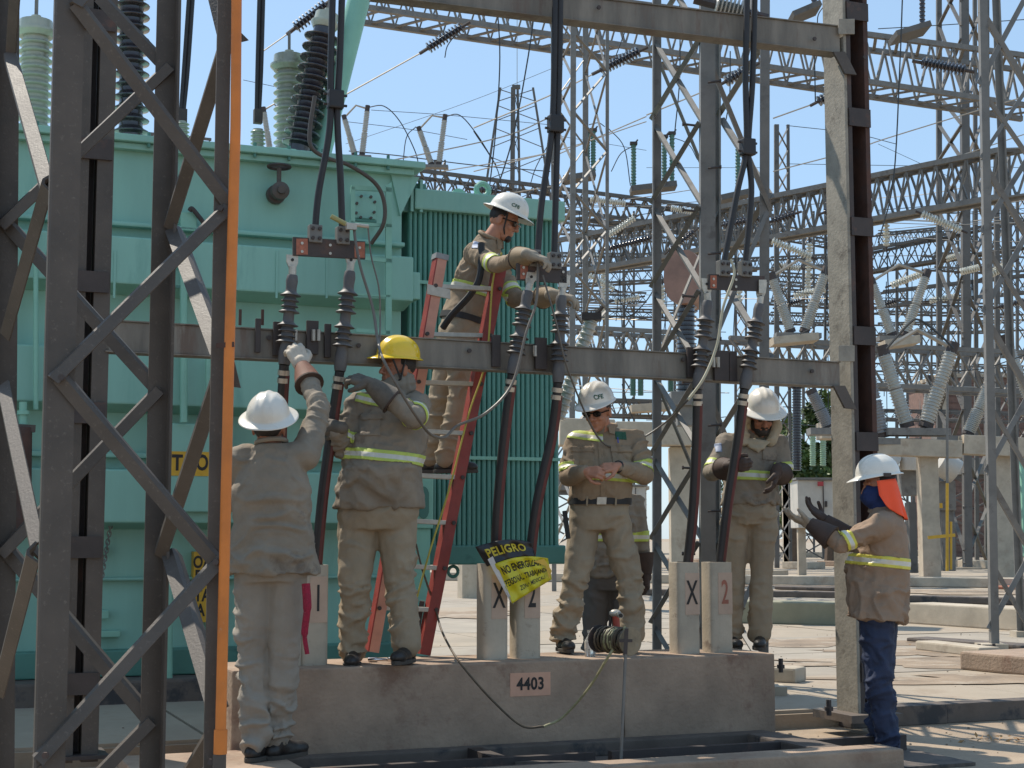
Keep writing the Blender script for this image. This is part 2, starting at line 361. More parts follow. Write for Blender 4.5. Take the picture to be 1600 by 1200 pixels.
# posts
post_px = [(447, 1034, 'under the reaching worker, leftmost concrete post on the plinth, hidden behind his hip', None),
           (487, 1033, 'concrete cable post stencilled 1 beside the reaching worker', '1'),
           (767, 1023, 'concrete cable post painted X left of the yellow warning banner', 'X'),
           (818, 1022, 'concrete cable post painted 2 below the yellow warning banner', '2'),
           (1066, 1017, 'concrete cable post with clear black X right of the cable drum', 'X'),
           (1117, 1014, 'rightmost concrete cable post with faded red number', '2')]
POST_TOP = {}
for k, (px, py, lab, ch) in enumerate(post_px):
    sc_, z_ = SZ(px, 900, 0.0); w = 0.081
    top = PLINTH+0.565; d = 0.080
    if k == 0: lab = 'concrete cable post mostly hidden behind the worker reaching up, leftmost on the plinth'
    pr = thing('cable_post', lab, 'post', tuple(UV(sc_, 0, PLINTH)), 'concrete cable posts on the plinth')
    prof = []
    for q in range(28):
        an = 2*math.pi*q/28; cx = math.cos(an); cy = math.sin(an); e = 0.45
        prof.append(UV(sc_+w*math.copysign(abs(cx)**e, cx), -0.02+d*math.copysign(abs(cy)**e, cy), PLINTH-0.002))
    b = MB(); b.prism(prof, (0, 0, 0.567)); b.build('shaft', POSTC, pr, smooth=True)
    b = MB(); b.tube([UV(sc_+0.01, -0.02, top), UV(sc_+0.01, -0.02, top+0.004)], 0.05, 16); b.build('cable_hole', INK, pr)
    POST_TOP[k] = UV(sc_+0.01, -0.02, top)
    if ch:
        b = MB(); b.box(sc_-0.034, sc_+w-0.014, -0.02-d-0.002, -0.02-d+0.02, PLINTH+0.24, PLINTH+0.50); pt = b.build('paint_patch', PINKW, pr)
        mm = mat('faded_red_ink', (0.36, 0.14, 0.10), 0.7) if k == 5 else INK
        text_mesh(ch, 'number', mm, pr, UV(sc_+0.013, -0.02-d-0.0025, PLINTH+0.37), U, Z, 0.21, bold=0.014, sx=0.52)

# ------------------------------------------------------------------ steel portal
por = thing('steel_portal', 'weathered steel portal with two crossbeams holding the cable terminations', 'portal', tuple(UV(0, 0, 0)))
def channel(mb, s, t, z0, z1, sgn, w=0.055, d=0.2, th=0.012):
    mb.box(s, s+th*sgn, t, t+d, z0, z1)
    mb.box(s+th*sgn, s+w*sgn, t, t+th, z0, z1); mb.box(s+th*sgn, s+w*sgn, t+d-th, t+d, z0, z1)
# right column, seen 1310..1370
sr, _ = SZ(1310, 700, -0.1); sr2, _ = SZ(1371, 700, -0.1)
ztop = 5.6
sr, _ = SZ(1332, 700, -0.1)
b = MB(); b.box(sr, sr+0.022, -0.10, 0.145, 0.1, ztop); cr = b.build('column_web', COLM, por, bevel=0.004)
b = MB(); b.box(sr+0.023, sr2-0.04, 0.06, 0.08, 0.1, ztop); b.build('column_back', STEEL_D, por)
b = MB(); b.box(sr+0.0225, sr+0.055, -0.099, -0.085, 0.1, ztop); b.build('column_lip', STEEL_D, por)
b = MB(); b.box(sr2-0.035, sr2, -0.10, 0.14, 0.1, ztop); b.build('column_flange', RUSTY, por)
zz = 0.35
for py in (20, 185, 355, 525, 690, 880, 1050):
    _, zc = SZ(1350, py, -0.1)
    b = MB(); b.box(sr+0.026, sr2+0.001, -0.112, -0.102, zc-0.062, zc+0.062); b.build('batten_plate', STEEL_D, por)
b = MB(); b.box(sr-0.12, sr2+0.08, -0.2, 0.25, 0.1, 0.15); b.build('base_plate', DARKC, por)
# left column 100..165
sl, _ = SZ(97, 700, -0.1); sl2, _ = SZ(166, 700, -0.1)
b = MB(); b.box(sl, sl+0.10, -0.10, 0.12, 0.1, ztop); b.build('column_web', STEEL, por)
b = MB(); b.box(sl+0.102, sl2-0.09, 0.03, 0.05, 0.1, ztop); b.build('column_back', STEEL_D, por)
b = MB(); b.box(sl2-0.088, sl2, -0.10, 0.12, 0.1, ztop); b.build('column_flange', STEEL, por)
for py in (30, 232, 440, 645, 855, 1068):
    _, zc = SZ(135, py, -0.1)
    b = MB(); b.box(sl+0.04, sl2-0.012, -0.12, -0.102, zc-0.058, zc+0.058); b.build('batten_plate', STEEL_D, por)
b = MB(); b.box(sl-0.02, sl2+0.05, -0.16, 0.16, 0.12, 0.14); b.build('base_plate', STEEL_D, por)
# middle beam
def beam(px0, y0t, y0b, px1, y1t, y1b, t, name):
    sA, za_ = SZ(px0, y0t, t); _, zb_ = SZ(px0, y0b, t); sB, zc_ = SZ(px1, y1t, t); _, zd_ = SZ(px1, y1b, t)
    b = MB(); d = 0.10
    c = [UV(sA, t, zb_), UV(sB, t, zd_), UV(sB, t+d, zd_), UV(sA, t+d, zb_), UV(sA, t, za_), UV(sB, t, zc_), UV(sB, t+d, zc_), UV(sA, t+d, za_)]
    b.hexa(c); o = b.build(name, BEAM, por, bevel=0.006)
    b = MB()
    for (zz0, zz1, q) in ((zb_, zd_, -1), (za_, zc_, 1)):
        b.hexa([UV(sA, t-0.012, zz0-0.006*(q < 0)), UV(sB, t-0.012, zz1-0.006*(q < 0)), UV(sB, t+d+0.01, zz1-0.006*(q < 0)), UV(sA, t+d+0.01, zz0-0.006*(q < 0)),
                UV(sA, t-0.012, zz0+0.006*(q > 0)+0.001), UV(sB, t-0.012, zz1+0.006*(q > 0)+0.001), UV(sB, t+d+0.01, zz1+0.006*(q > 0)+0.001), UV(sA, t+d+0.01, zz0+0.006*(q > 0)+0.001)])
    b.build('beam_lip', BEAM, o)
    return (sA, sB, za_, zb_, zc_, zd_)
BT = -0.22
mb_ = beam(166, 501, 548, 1312, 567, 603, -0.10, 'middle_beam')
beam(585, -42, -8, 1312, 42, 82, -0.09, 'top_beam')
# brackets at the right column
for (y0, y1) in ((30, 52), (540, 563)):
    a = PB(1316, y0, -0.11); c = PB(1332, y1, -0.11)
    b = MB(); b.prism([PB(1309, y1+2, -0.112), PB(1334, y1+2, -0.112), PB(1334, y0, -0.112), PB(1309, y0, -0.112)], V*-0.012); b.build('gusset', COLM, por, bevel=0.003)
for (y0, y1) in ((82, 118), (603, 640)):
    b = MB(); b.prism([PB(1300, y0, -0.115), PB(1318, y0, -0.115), PB(1336, y1, -0.115), PB(1318, y1-2, -0.115)], V*-0.02); b.build('knee_brace', STEEL, por)
# bolts and dark stains as plates/clamps on the middle beam
for (px, py) in ((420, 528), (560, 540), (733, 548), (1067, 562), (1098, 575), (1122, 590), (1268, 580), (878, 555), (1272, 61), (935, 12), (1350, 90)):
    c = PB(px, py, -0.114); b = MB(); b.tube([c, c-V*0.012], 0.014, 6); b.build('bolt', STEEL_D, por)
for (px, w_, yc) in ((383+20, 8, 525), (434, 14, 530), (488, 18, 528), (512, 10, 533), (775, 14, 549), (845, 20, 553), (872, 12, 556), (1080, 16, 567), (1127, 28, 572), (1145, 14, 573)):
    c = PB(px, yc, -0.125); _, zc = SZ(px, yc, -0.125); sc_ = (c-Q0).dot(U); wv = w_/2*9.3/2400
    b = MB(); b.box(sc_-wv, sc_+wv, -0.135, -0.1125, zc-0.095, zc+0.1); b.build('clamp_plate', STEEL_D, por, bevel=0.004)
for px in (462, 490, 498, 836, 1115, 1122):
    c0 = PB(px, 515 if px < 600 else (540 if px < 900 else 558), -0.15); b = MB(); b.tube([c0, c0-Z*0.065], 0.012, 8); b.build('bolt', ALU, por, smooth=True)
for px in (375, 410):
    c0 = PB(px, 508, -0.05); b = MB(); b.tube([c0, c0+Z*0.09], 0.009, 8); b.build('stud', RUSTY, por)

# ------------------------------------------------------------------ the near lattice tower, left
tw = thing('steel_lattice_tower', 'dark steel lattice tower of angle bars with orange pipe, nearest, left', 'tower', (-1.4, 6.2, 0))
def leg_pts(px_top, px_bot, y):
    a = P(px_top, 0, y); b_ = P(px_bot, 1200, y)
    d = (b_-a)/(b_.z-a.z)
    return a+d*(6-a.z), a+d*(0-a.z)
L = {'L1': leg_pts(86, 53, 5.8), 'L3': leg_pts(362, 341, 6.05), 'L0': leg_pts(-8, -18, 7.0), 'L2': leg_pts(278, 252, 7.05)}
LDIR = Vector((math.cos(R(22)), math.sin(R(22)), 0)); LV = Vector((-math.sin(R(22)), math.cos(R(22)), 0))
b = MB(); a_, c_ = L['L1'][1], L['L1'][0]
vs = [p+LDIR*x+LV*y for p in (a_, c_) for x, y in ((0.008, 0), (0.112, 0), (0.112, 0.014), (0.02, 0.014), (0.014, 0.02), (0.014, 0.06), (0, 0.06), (0, 0.008))]
b.add(vs, [(i, (i+1) % 8, (i+1) % 8+8, i+8) for i in range(8)]+[tuple(range(7, -1, -1)), tuple(range(8, 16))]); b.build('leg', STEEL, tw)
b = MB(); b.angle(L['L3'][1], L['L3'][0], 0.056, -LDIR, LV, 0.012); b.build('leg', STEEL, tw)
b = MB(); b.angle(L['L0'][1], L['L0'][0], 0.11, LDIR, -LV, 0.012); b.build('leg', STEEL, tw)
b = MB(); b.angle(L['L2'][1], L['L2'][0], 0.098, -LDIR, -LV, 0.012); b.build('leg', STEEL, tw)
def brace(x0, y0, d0, x1, y1, d1, w, m=STEEL, flip=False, up=Z):
    a = P(x0, y0, d0); c = P(x1, y1, d1); ax = (c-a).normalized()
    view = Vector((0, 1, 0)); n = ax.cross(view).normalized()
    if n.z < 0: n = -n
    if flip: n = -n
    b = MB(); b.angle(a+n*w*0.5, c+n*w*0.5, w, -n, view, 0.010, ch=0.013)
    return b.build('brace', m, tw)
W = 0.058
# front face L1-L3
brace(118, 5, 5.80, 358, 318, 6.03, W); brace(82, 592, 5.78, 356, 322, 6.02, W)
brace(92, 590, 5.80, 345, 888, 6.03, W); brace(58, 1188, 5.78, 345, 872, 6.02, W)
brace(118, 5, 5.79, 250, -150, 6.0, W); brace(58, 1200, 5.8, 200, 1380, 6.0, W)
for (px, py) in ((97, 590), (72, 1180), (345, 326), (338, 878), (330, 1190)):
    c = P(px, py, 5.75 if px < 200 else 6.0); b = MB(); b.tube([c, c-Vector((0, 0.015, 0))], 0.013, 6); b.build('bolt', STEEL_D, tw)
# back face L0-L2
brace(265, 102, 7.0, 0, 352, 6.95, 0.062); brace(8, 348, 7.0, 248, 612, 7.02, 0.062)
brace(248, 608, 7.0, 0, 866, 6.95, 0.062); brace(0, 850, 7.0, 236, 1130, 7.02, 0.062)
brace(236, 1126, 7.0, 120, 1245, 6.95, 0.062); brace(155, -5, 7.0, 262, 108, 7.02, 0.062)
# left side face L0-L1
brace(12, 80, 6.9, 72, 292, 5.95, 0.07, flip=True); brace(70, 292, 5.9, 5, 525, 6.85, 0.07); brace(2, 600, 6.9, 55, 850, 5.95, 0.07, flip=True)
brace(48, 872, 5.9, -6, 1085, 6.8, 0.07); brace(30, -160, 6.0, 14, 85, 6.9, 0.07)
# right side face L2-L3
brace(352, 65, 6.2, 262, 358, 7.0, 0.07); brace(268, 355, 7.0, 340, 548, 6.2, 0.07); brace(340, 590, 6.2, 248, 870, 7.0, 0.07)
brace(262, 860, 7.0, 332, 1095, 6.2, 0.07); brace(330, 1150, 6.2, 240, 1300, 7.0, 0.07); brace(320, -60, 6.4, 352, 70, 6.2, 0.05)
# gusset triangles
for (pts, d) in ((((366, 40), (388, 62), (372, 66)), 6.12), (((366, 565), (376, 606), (362, 604)), 6.12)):
    b = MB(); b.prism([P(x, y, d) for x, y in pts], (0, 0.01, 0)); b.build('gusset', STEEL, tw)
# orange pipe
op = thing('orange_pipe', 'orange painted conduit pipe strapped to the near tower leg, reaching the floor', 'pipe', tuple(P(343, 1180, 6.0)))
b = MB(); b.tube([P(370, -40, 6.0), P(368, 200, 6.0), P(358, 560, 6.0), P(351, 860, 6.0), P(344, 1176, 6.0)], 0.021, 20); b.build('pipe', ORANGE, op, smooth=True)
b = MB(); b.tube([P(345, 1140, 6.0), P(344, 1178, 6.0)], 0.026, 20); b.build('coupling', ORANGE, op, smooth=True)
b = MB(); b.bar(P(338, 540, 5.985), P(366, 538, 5.985), 0.004, 0.02); b.build('strap', RUSTY, op)
b = MB(); b.bar(P(343, 1178, 6.0), P(342, 1260, 6.0), 0.045); b.build('foot', STEEL, op, bevel=0.004)
# ------------------------------------------------------------------ transformer tank
TT = 3.0
tr = thing('power_transformer', 'large turquoise power transformer tank with bulged stiffeners, behind the workers', 'transformer', tuple(UV(-4, TT, 0)))
sR, zTop = SZ(628, 268, TT); sL = sR-9.5
def zz(px, py, t=TT): return SZ(px, py, t)[1]
zt = zz(400, 245)
zbot = zz(300, 1042)
b = MB(); b.box(sL, sR, TT, TT+3.2, zbot, zt); b.build('tank_wall', TANK, tr)
b = MB(); b.box(sL-0.1, sR+0.16, TT-0.13, TT+3.3, zt, zt+0.055); b.build('cover_plate', TANK, tr, bevel=0.008)
b = MB(); b.box(sL-0.05, sR+0.08, TT-0.08, TT-0.002, zt-0.05, zt-0.002); b.build('rim_flange', TANK, tr, bevel=0.006)
# bolts of the cover
for k in range(26):
    s_ = sR-0.15-k*0.27; c = UV(s_, TT-0.1, zt-0.01)
    b = MB(); b.tube([UV(s_, TT-0.105, zt-0.03), UV(s_, TT-0.105, zt+0.085)], 0.014, 6); b.build('cover_bolt', TANKD, tr)
# triangular end gusset under the cover at the right corner
b = MB(); b.prism([UV(sR-0.1, TT-0.03, zt-0.05), UV(sR+0.14, TT-0.03, zt-0.05), UV(sR-0.02, TT-0.03, zt-0.38)], V*0.05); b.build('corner_gusset', TANK, tr)
# stiffener ledges and bulged boxes
def bulge(y0, y1, d=0.15, s_a=None, s_b=None, px=400, m=TANK, tap=0.05):
    za, zb = zz(px, y0), zz(px, y1); a = sL if s_a is None else s_a; c = sR if s_b is None else s_b
    b = MB(); b.hexa([UV(a, TT-d, zb+tap), UV(c, TT-d, zb+tap), UV(c, TT-0.002, zb), UV(a, TT-0.002, zb), UV(a, TT-d, za-tap*0.4), UV(c, TT-d, za-tap*0.4), UV(c, TT-0.002, za), UV(a, TT-0.002, za)])
    return b.build('stiffener', m, tr, bevel=0.012)
bulge(365, 372, 0.10, tap=0); bulge(390, 474, 0.26, s_b=sR+0.02, tap=0.05); bulge(556, 652, 0.24); bulge(712, 720, 0.08, tap=0); bulge(735, 828, 0.24)
bulge(900, 905, 0.06, tap=0)
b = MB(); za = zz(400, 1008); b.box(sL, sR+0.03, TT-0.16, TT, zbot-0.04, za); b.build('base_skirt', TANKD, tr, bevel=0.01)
sx, _ = SZ(640, 440, TT-0.15)
b = MB(); b.box(sR+0.022, sR+0.09, TT-0.22, TT+0.3, zz(610, 472), zz(610, 430)); b.build('end_lug', TANK, tr, bevel=0.01)
# vertical seams / pipes on the wall
for (px, y0, y1, r) in ((287, 390, 660, 0.028), (325, 560, 655, 0.02), (56, 330, 640, 0.018), (262, 830, 1080, 0.035)):
    a = PB(px, y0, TT-0.34); c = PB(px, y1, TT-0.34); b = MB(); b.tube([a, c], r, 10); b.build('pipe', TANK2, tr, smooth=True)
for y in (420, 448): 
    a = PB(275, y, TT-0.34); b = MB(); b.bar(a, PB(301, y, TT-0.34), 0.015, 0.02); b.build('pipe_clamp', TANKD, tr)
for px in (433, 511, 345, 180, 75):
    b = MB(); s_, z1 = SZ(px, 392, TT-0.262); _, z2 = SZ(px, 466, TT-0.262); b.box(s_-0.008, s_+0.008, TT-0.268, TT-0.255, z2, z1); b.build('weld_seam', TANK, tr)
# valve
v0 = PB(430, 305, TT-0.01)
b = MB(); b.lathe(v0, v0-V*0.22, [(0, 0.075), (0.25, 0.075), (0.26, 0.05), (0.6, 0.05), (0.61, 0.07), (0.85, 0.07), (0.9, 0.035), (1, 0.03)], 16); vb = b.build('valve_body', STEEL, tr, smooth=True)
b = MB(); c = v0-V*0.12; b.tube([c, c+Z*0.19], 0.018, 8); b.build('valve_stem', STEEL, vb, smooth=True)
b = MB(); c = v0-V*0.12+Z*0.20; b.tube([c+Vector((math.cos(q)*0.085, math.sin(q)*0.085, 0)) for q in [k*math.pi/10 for k in range(21)]], 0.012, 6); b.bar(c-U*0.08, c+U*0.08, 0.012); b.build('handwheel', STEEL_D, vb, smooth=True)
# small junction box and flex conduit far left, brackets
for (px, py, w, h, nm) in ((293, 348, 26, 30, 'junction_box'), (126, 510, 22, 20, 'bracket_plate'), (163, 860, 11, 13, 'bracket_plate'), (163, 960, 11, 13, 'bracket_plate'), (168, 990, 36, 10, 'bracket_plate'), (38, 548, 38, 10, 'bracket_plate')):
    s_, z_ = SZ(px, py, TT-0.05); k = 4.75e-3/1.0
    b = MB(); b.box(s_-w/2*k, s_+w/2*k, TT-0.1, TT-0.004, z_-h/2*k, z_+h/2*k); b.build(nm, TANK2, tr, bevel=0.006)
b = MB(); b.tube(smooth_path([PB(296, 330, TT-0.12), PB(300, 326, TT-0.13), PB(312, 340, TT-0.13), PB(322, 352, TT-0.12), PB(333, 354, TT-0.1)]), 0.018, 8); b.build('conduit', STEEL_D, tr, smooth=True)
# chain
b = MB()
for k in range(15):
    c = PB(174-k*1.1, 815+k*6.4, TT-0.12); q = k % 2
    b.tube([c+(U if q else V)*math.cos(a)*0.014+Z*math.sin(a)*0.024 for a in [j*math.pi/4 for j in range(9)]], 0.005, 5)
b.build('chain', GALV, tr)
# control cabinet with yellow sign, second sign
sa, za = SZ(266, 661, TT-0.3); sb, zb = SZ(331, 800, TT-0.3)
b = MB(); b.box(sa, sb+0.15, TT-0.30, TT-0.242, zb, za); cab = b.build('cabinet_door', TANK, tr, bevel=0.01)
s2, z2 = SZ(265, 705, TT-0.302); s3, z3 = SZ(328, 744, TT-0.302)
b = MB(); b.box(s2, s3, TT-0.304, TT-0.298, z3, z2); b.build('yellow_sign', YEL, cab)
sm, zm = SZ(277, 724, TT-0.306); text_mesh('T', 'lettering', INK, cab, UV(sm, TT-0.3045, zm), U, Z, 0.16, bold=0.03, sx=0.8)
sm, zm = SZ(316, 724, TT-0.306); text_mesh('O', 'lettering', INK, cab, UV(sm, TT-0.3045, zm), U, Z, 0.16, bold=0.03, sx=0.7)
s2, z2 = SZ(303, 862, TT-0.1); s3, z3 = SZ(324, 972, TT-0.1)
b = MB(); b.box(s2, s3+0.1, TT-0.104, TT-0.004, z3, z2); b.build('yellow_sign', YEL, tr)
for (t_, py) in (('OA', 879), ('PA', 901), ('TA', 931), ('A ', 954)):
    sm, zm = SZ(316, py, TT-0.106); text_mesh(t_, 'lettering', INK, tr, UV(sm, TT-0.1045, zm), U, Z, 0.125, bold=0.03, sx=0.72)
# frame on the right part of the tank (ladder-like rails)
for (pts, w) in (([(548, 345), (548, 480)], 0.022), ([(607, 290), (607, 530)], 0.032)):
    b = MB(); b.bar(PB(*pts[0], TT-0.36), PB(*pts[1], TT-0.36), w*1.5, 0.02, up=V); b.build('rail', TANK2, tr)
b = MB(); b.bar(PB(551, 292, TT-0.36), PB(551, 350, TT-0.36), 0.035, 0.02, up=V); b.build('rail', TANK2, tr)
for (x0, y0, x1, y1, w) in ((549, 293, 612, 297, 0.035), (549, 349, 612, 353, 0.025), (570, 404, 612, 408, 0.03), (556, 460, 609, 463, 0.015), (556, 516, 609, 520, 0.03)):
    b = MB(); b.bar(PB(x0, y0, TT-0.36), PB(x1, y1, TT-0.36), w, 0.02, up=V); b.build('rung', TANK2, tr)
b = MB(); b.prism([PB(600, 296, TT-0.36), PB(612, 284, TT-0.36), PB(612, 298, TT-0.36)], V*0.03); b.build('rail_gusset', TANK2, tr)
s2, z2 = SZ(553, 305, TT-0.03); s3, z3 = SZ(587, 343, TT-0.03)
b = MB(); b.box(s2, s3, TT-0.035, TT-0.003, z3, z2); hp = b.build('hatch_plate', TANK, tr, bevel=0.004)
for (px, py) in ((564, 307), (579, 308), (557, 318), (585, 316), (556, 333), (584, 332), (563, 340), (579, 341)):
    c = PB(px, py, TT-0.036); b = MB(); b.tube([c, c-V*0.02], 0.012, 6); b.build('bolt', STEEL, hp)
b = MB(); b.bar(PB(552, 344, TT-0.06), PB(587, 347, TT-0.06), 0.05, 0.02); b.build('hatch_ledge', TANKD, tr)
# grey conduit sweeping over the right side
b = MB(); b.tube(smooth_path([PB(492, 150, TT-0.6), PB(484, 205, TT-0.6), PB(488, 232, TT-0.6), PB(512, 247, TT-0.55), PB(545, 258, TT-0.5), PB(585, 285, TT-0.45), PB(600, 315, TT-0.42), PB(599, 350, TT-0.4), PB(580, 381, TT-0.3)]), 0.016, 8); b.build('conduit', STEEL, tr, smooth=True)
b = MB(); b.tube(smooth_path([PB(575, 120, TT-0.5), PB(530, 150, TT-0.5), PB(486, 210, TT-0.6)]), 0.01, 6)
# lifting lugs / small green things on top
c = PB(583, 262, TT); b = MB(); b.prism([PB(572, 265, TT-0.02), PB(594, 268, TT-0.02), PB(586, 255, TT-0.02), PB(580, 255, TT-0.02)], V*0.04); b.build('lifting_lug', TANK2, tr)
s2, z2 = SZ(420, 231, TT+0.15); s3, z3 = SZ(461, 250, TT+0.15)
b = MB(); b.box(s2, s3, TT+0.1, TT+0.6, zt+0.05, z2); b.build('terminal_box', TANK2, tr, bevel=0.01)
# drain pipe parts at left
b = MB(); b.tube([PB(36, 628, TT-0.4), PB(36, 665, TT-0.4)], 0.028, 10); b.tube([PB(36, 642, TT-0.4), PB(36, 648, TT-0.4)], 0.045, 10); b.build('pipe_fitting', TANK2, tr, smooth=True)
b = MB(); b.tube([PB(38, 668, TT-0.45), PB(36, 830, TT-0.45)], 0.055, 12); b.build('silica_breather', RUSTY, tr, smooth=True)
b = MB(); b.bar(PB(22, 668, TT-0.45), PB(55, 670, TT-0.45), 0.06, 0.05); b.build('breather_cap', STEEL, tr)
# concrete pad
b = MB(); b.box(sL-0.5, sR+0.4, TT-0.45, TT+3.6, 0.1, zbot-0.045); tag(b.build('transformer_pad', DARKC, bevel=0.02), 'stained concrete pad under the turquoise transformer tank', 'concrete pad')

# big slanted green pipe
a = PB(494, 262, TT+0.5); c = PB(576, -60, TT+0.5)
b = MB(); b.tube([a, c], 0.095, 24); b.build('slanted_pipe', TANK2, tr, smooth=True)

# ------------------------------------------------------------------ bushings
def sheds(a, b, n, r_core, r_shed, base=0.06, top=0.06, alt=1.0, seg=22):
    prof = [(0, r_core*1.15), (base, r_core*1.15), (base+0.005, r_core)]
    L = 1-base-top
    for k in range(n):
        t = base+L*(k+0.15)/n; h = L/n; rs = r_shed if (k % 2 == 0 or alt == 1) else r_core+(r_shed-r_core)*alt
        prof += [(t, r_core), (t+h*0.30, r_core*1.02), (t+h*0.42, rs*0.97), (t+h*0.50, rs), (t+h*0.56, rs*0.985), (t+h*0.80, r_core*1.1)]
    prof += [(1-top, r_core), (1-top+0.002, r_core*0.95), (1, r_core*0.95)]
    m = MB(); m.lathe(a, b, prof, seg); return m
def bushing(name, label, pa, pb, n, rc, rs, m, capm=PORC_W, cap=True, group='bushings on the transformer cover', cr=None):
    a, c = Vector(pa), Vector(pb)
    t = thing(name, label, 'bushing', tuple(a), group)
    sheds(a, c, n, rc, rs).build('porcelain', m, t, smooth=True)
    ax = (c-a).normalized(); cr = cr or rc*1.1
    mb = MB(); mb.lathe(a-ax*0.08, a+ax*0.02, [(0, rs*0.95), (0.6, rs*0.95), (0.62, rc*1.2), (1, rc*1.2)], 20); mb.build('mounting_flange', TANK, t, smooth=True)
    if cap:
        mb = MB(); mb.lathe(c-ax*0.02, c+ax*0.16, [(0, cr), (0.2, cr*1.25), (0.3, cr*1.25), (0.35, cr*1.05), (0.75, cr), (0.8, cr*0.3), (1, cr*0.3)], 20); mb.build('cap', capm, t, smooth=True)
        mb = MB(); mb.bar(c+ax*0.15, c+ax*0.32, 0.035, 0.02); mb.build('terminal', GALV, t)
    return t
bushing('transformer_bushing', 'fat grey ribbed bushing at the far left above the tank', PB(52, 232, TT+0.9), PB(56, 55, TT+0.9), 12, 0.105, 0.14, PORC_W, cr=0.13)
bushing('transformer_bushing', 'tall black shedded bushing seen between the near tower legs', PB(204, 235, TT+0.8), PB(206, -30, TT+0.8), 13, 0.095, 0.148, PORC_D)
bushing('transformer_bushing', 'leaning black shedded bushing beside the slanted green pipe', PB(464, 250, TT+0.4), PB(507, 42, TT+0.4), 11, 0.092, 0.152, PORC_D, cr=0.095)
bushing('transformer_bushing', 'fat grey ribbed bushing behind the leaning black bushing', PB(452, 240, TT+0.8), PB(452, 108, TT+0.8), 9, 0.105, 0.135, PORC_W, cr=0.13)
bushing('transformer_bushing', 'small pale ribbed bushing on the tank under the second pair of cables', PB(403, 243, TT+0.6), PB(403, 202, TT+0.6), 6, 0.045, 0.062, PORC_W, cap=False)
bushing('transformer_bushing', 'small pale ribbed bushing on the tank under the leftmost pair of cables', PB(284, 231, TT+0.6), PB(284, 190, TT+0.6), 6, 0.045, 0.062, PORC_W, cap=False)
def ribcap(px, y0, y1, w, t):
    mb = MB(); a = PB(px, y0, t); c = PB(px, y1, t); mb.tube([a, c], w, 10); return mb
for (x, lab, xt) in ((403, 'black jumper cable pair dropping to the second small bushing', 409), (285, 'black jumper cable pair dropping to the first small bushing', 300)):
    t = thing('jumper_cable', lab, 'cable', tuple(PB(x, 190, TT+0.6)), 'jumper cables above the transformer')
    mb = MB(); mb.obox(PB(x, 182, TT+0.6), U*0.035, V*0.03, Z*0.06); mb.build('clamp', STEEL_D, t, bevel=0.005)
    for q in (-1, 1):
        mb = MB(); mb.tube(smooth_path([PB(x+q*2, 172, TT+0.6), PB(x+q*3+(xt-x)*0.4, 100, TT+0.6), PB(xt+q*3, -30, TT+0.6)]), 0.018, 8); mb.build('conductor', CABLE, t, smooth=True)

# ------------------------------------------------------------------ radiator bank
RT = 3.1
rd = thing('radiator_bank', 'green finned radiator bank at the right end of the transformer', 'radiator', tuple(UV(0.5, RT, 0.6)))
ra, rz1 = SZ(634, 330, RT); rb, _ = SZ(874, 330, RT)
zf_t = SZ(760, 338, RT)[1]; zf_b = SZ(760, 852, RT)[1]; zh_t = SZ(760, 306, RT)[1]; zh_b = SZ(760, 882, RT)[1]
b = MB(); b.box(ra+0.06, rb+0.03, RT-0.06, RT+0.7, zf_t, zh_t); b.build('top_header', TANK, rd, bevel=0.015)
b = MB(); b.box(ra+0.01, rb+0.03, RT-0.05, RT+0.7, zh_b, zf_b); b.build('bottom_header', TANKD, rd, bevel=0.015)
FINM = mat('fin_paint', (0.11, 0.30, 0.265), 0.4, 0, 0.15, 1.5, 0.05, 30)
nf = 31; n0 = None
for k in range(nf):
    s_ = ra+0.02+(rb-ra-0.03)*(k+0.5)/nf; w = (rb-ra)/nf*0.44
    if n0 is None:
        mb = MB(); prof = [UV(s_+w*math.cos(q), RT+0.02+0.028*math.sin(q), zf_b-0.01) for q in [math.pi+j*math.pi/8 for j in range(9)]]+[UV(s_+w, RT+0.62, zf_b-0.01), UV(s_-w, RT+0.62, zf_b-0.01)]
        mb.prism(prof, Z*(zf_t-zf_b+0.02)); n0 = mb.build('fin', FINM, rd, smooth=True); s00 = s_
    else:
        c = n0.copy(); COL.objects.link(c); c.parent = rd; c.location = U*(s_-s00)+V*random.uniform(-0.006, 0.006)
for py in (448, 716):
    z_ = SZ(760, py, RT)[1]; b = MB(); b.box(ra+0.05, rb+0.01, RT-0.028, RT-0.012, z_-0.014, z_+0.014); b.build('tie_bar', TANK2, rd)
# lifting eye, wheel lugs below, left bracket
for (px, py, r_, nm, base) in ((754, 297, 0.055, 'lifting_eye', 1), (708, 893, 0.042, 'lug_ring', 0), (763, 893, 0.042, 'lug_ring', 0)):
    c = PB(px, py, RT+0.05); b = MB(); b.tube([c+U*math.cos(q)*r_+Z*math.sin(q)*r_ for q in [j*math.pi/10 for j in range(21)]], 0.024 if base else 0.014, 8, caps=False)
    if base: b.box(ST(c)[0]-0.1, ST(c)[0]+0.1, RT+0.03, RT+0.07, ST(c)[2]-0.14, ST(c)[2]-0.07)
    b.build(nm, TANK2 if base else TANKD, rd, smooth=True)
c = PB(716, 308, RT+0.05); b = MB(); b.lathe(c-V*0.02, c+V*0.02, [(0, 0.07), (1, 0.07)], 16); b.build('round_lug', TANK2, rd)
s_, z_ = SZ(641, 330, RT); b = MB(); b.box(s_-0.12, s_+0.14, RT+0.0, RT+0.5, zf_t-0.02, zf_t+0.23); b.build('header_flange', TANKD, rd, bevel=0.01)
for q in (-0.08, 0.0, 0.08):
    b = MB(); b.box(s_+q-0.012, s_+q+0.012, RT-0.05, RT+0.0, zf_t-0.02, zf_t+0.25); b.build('flange_plate', TANK, rd)
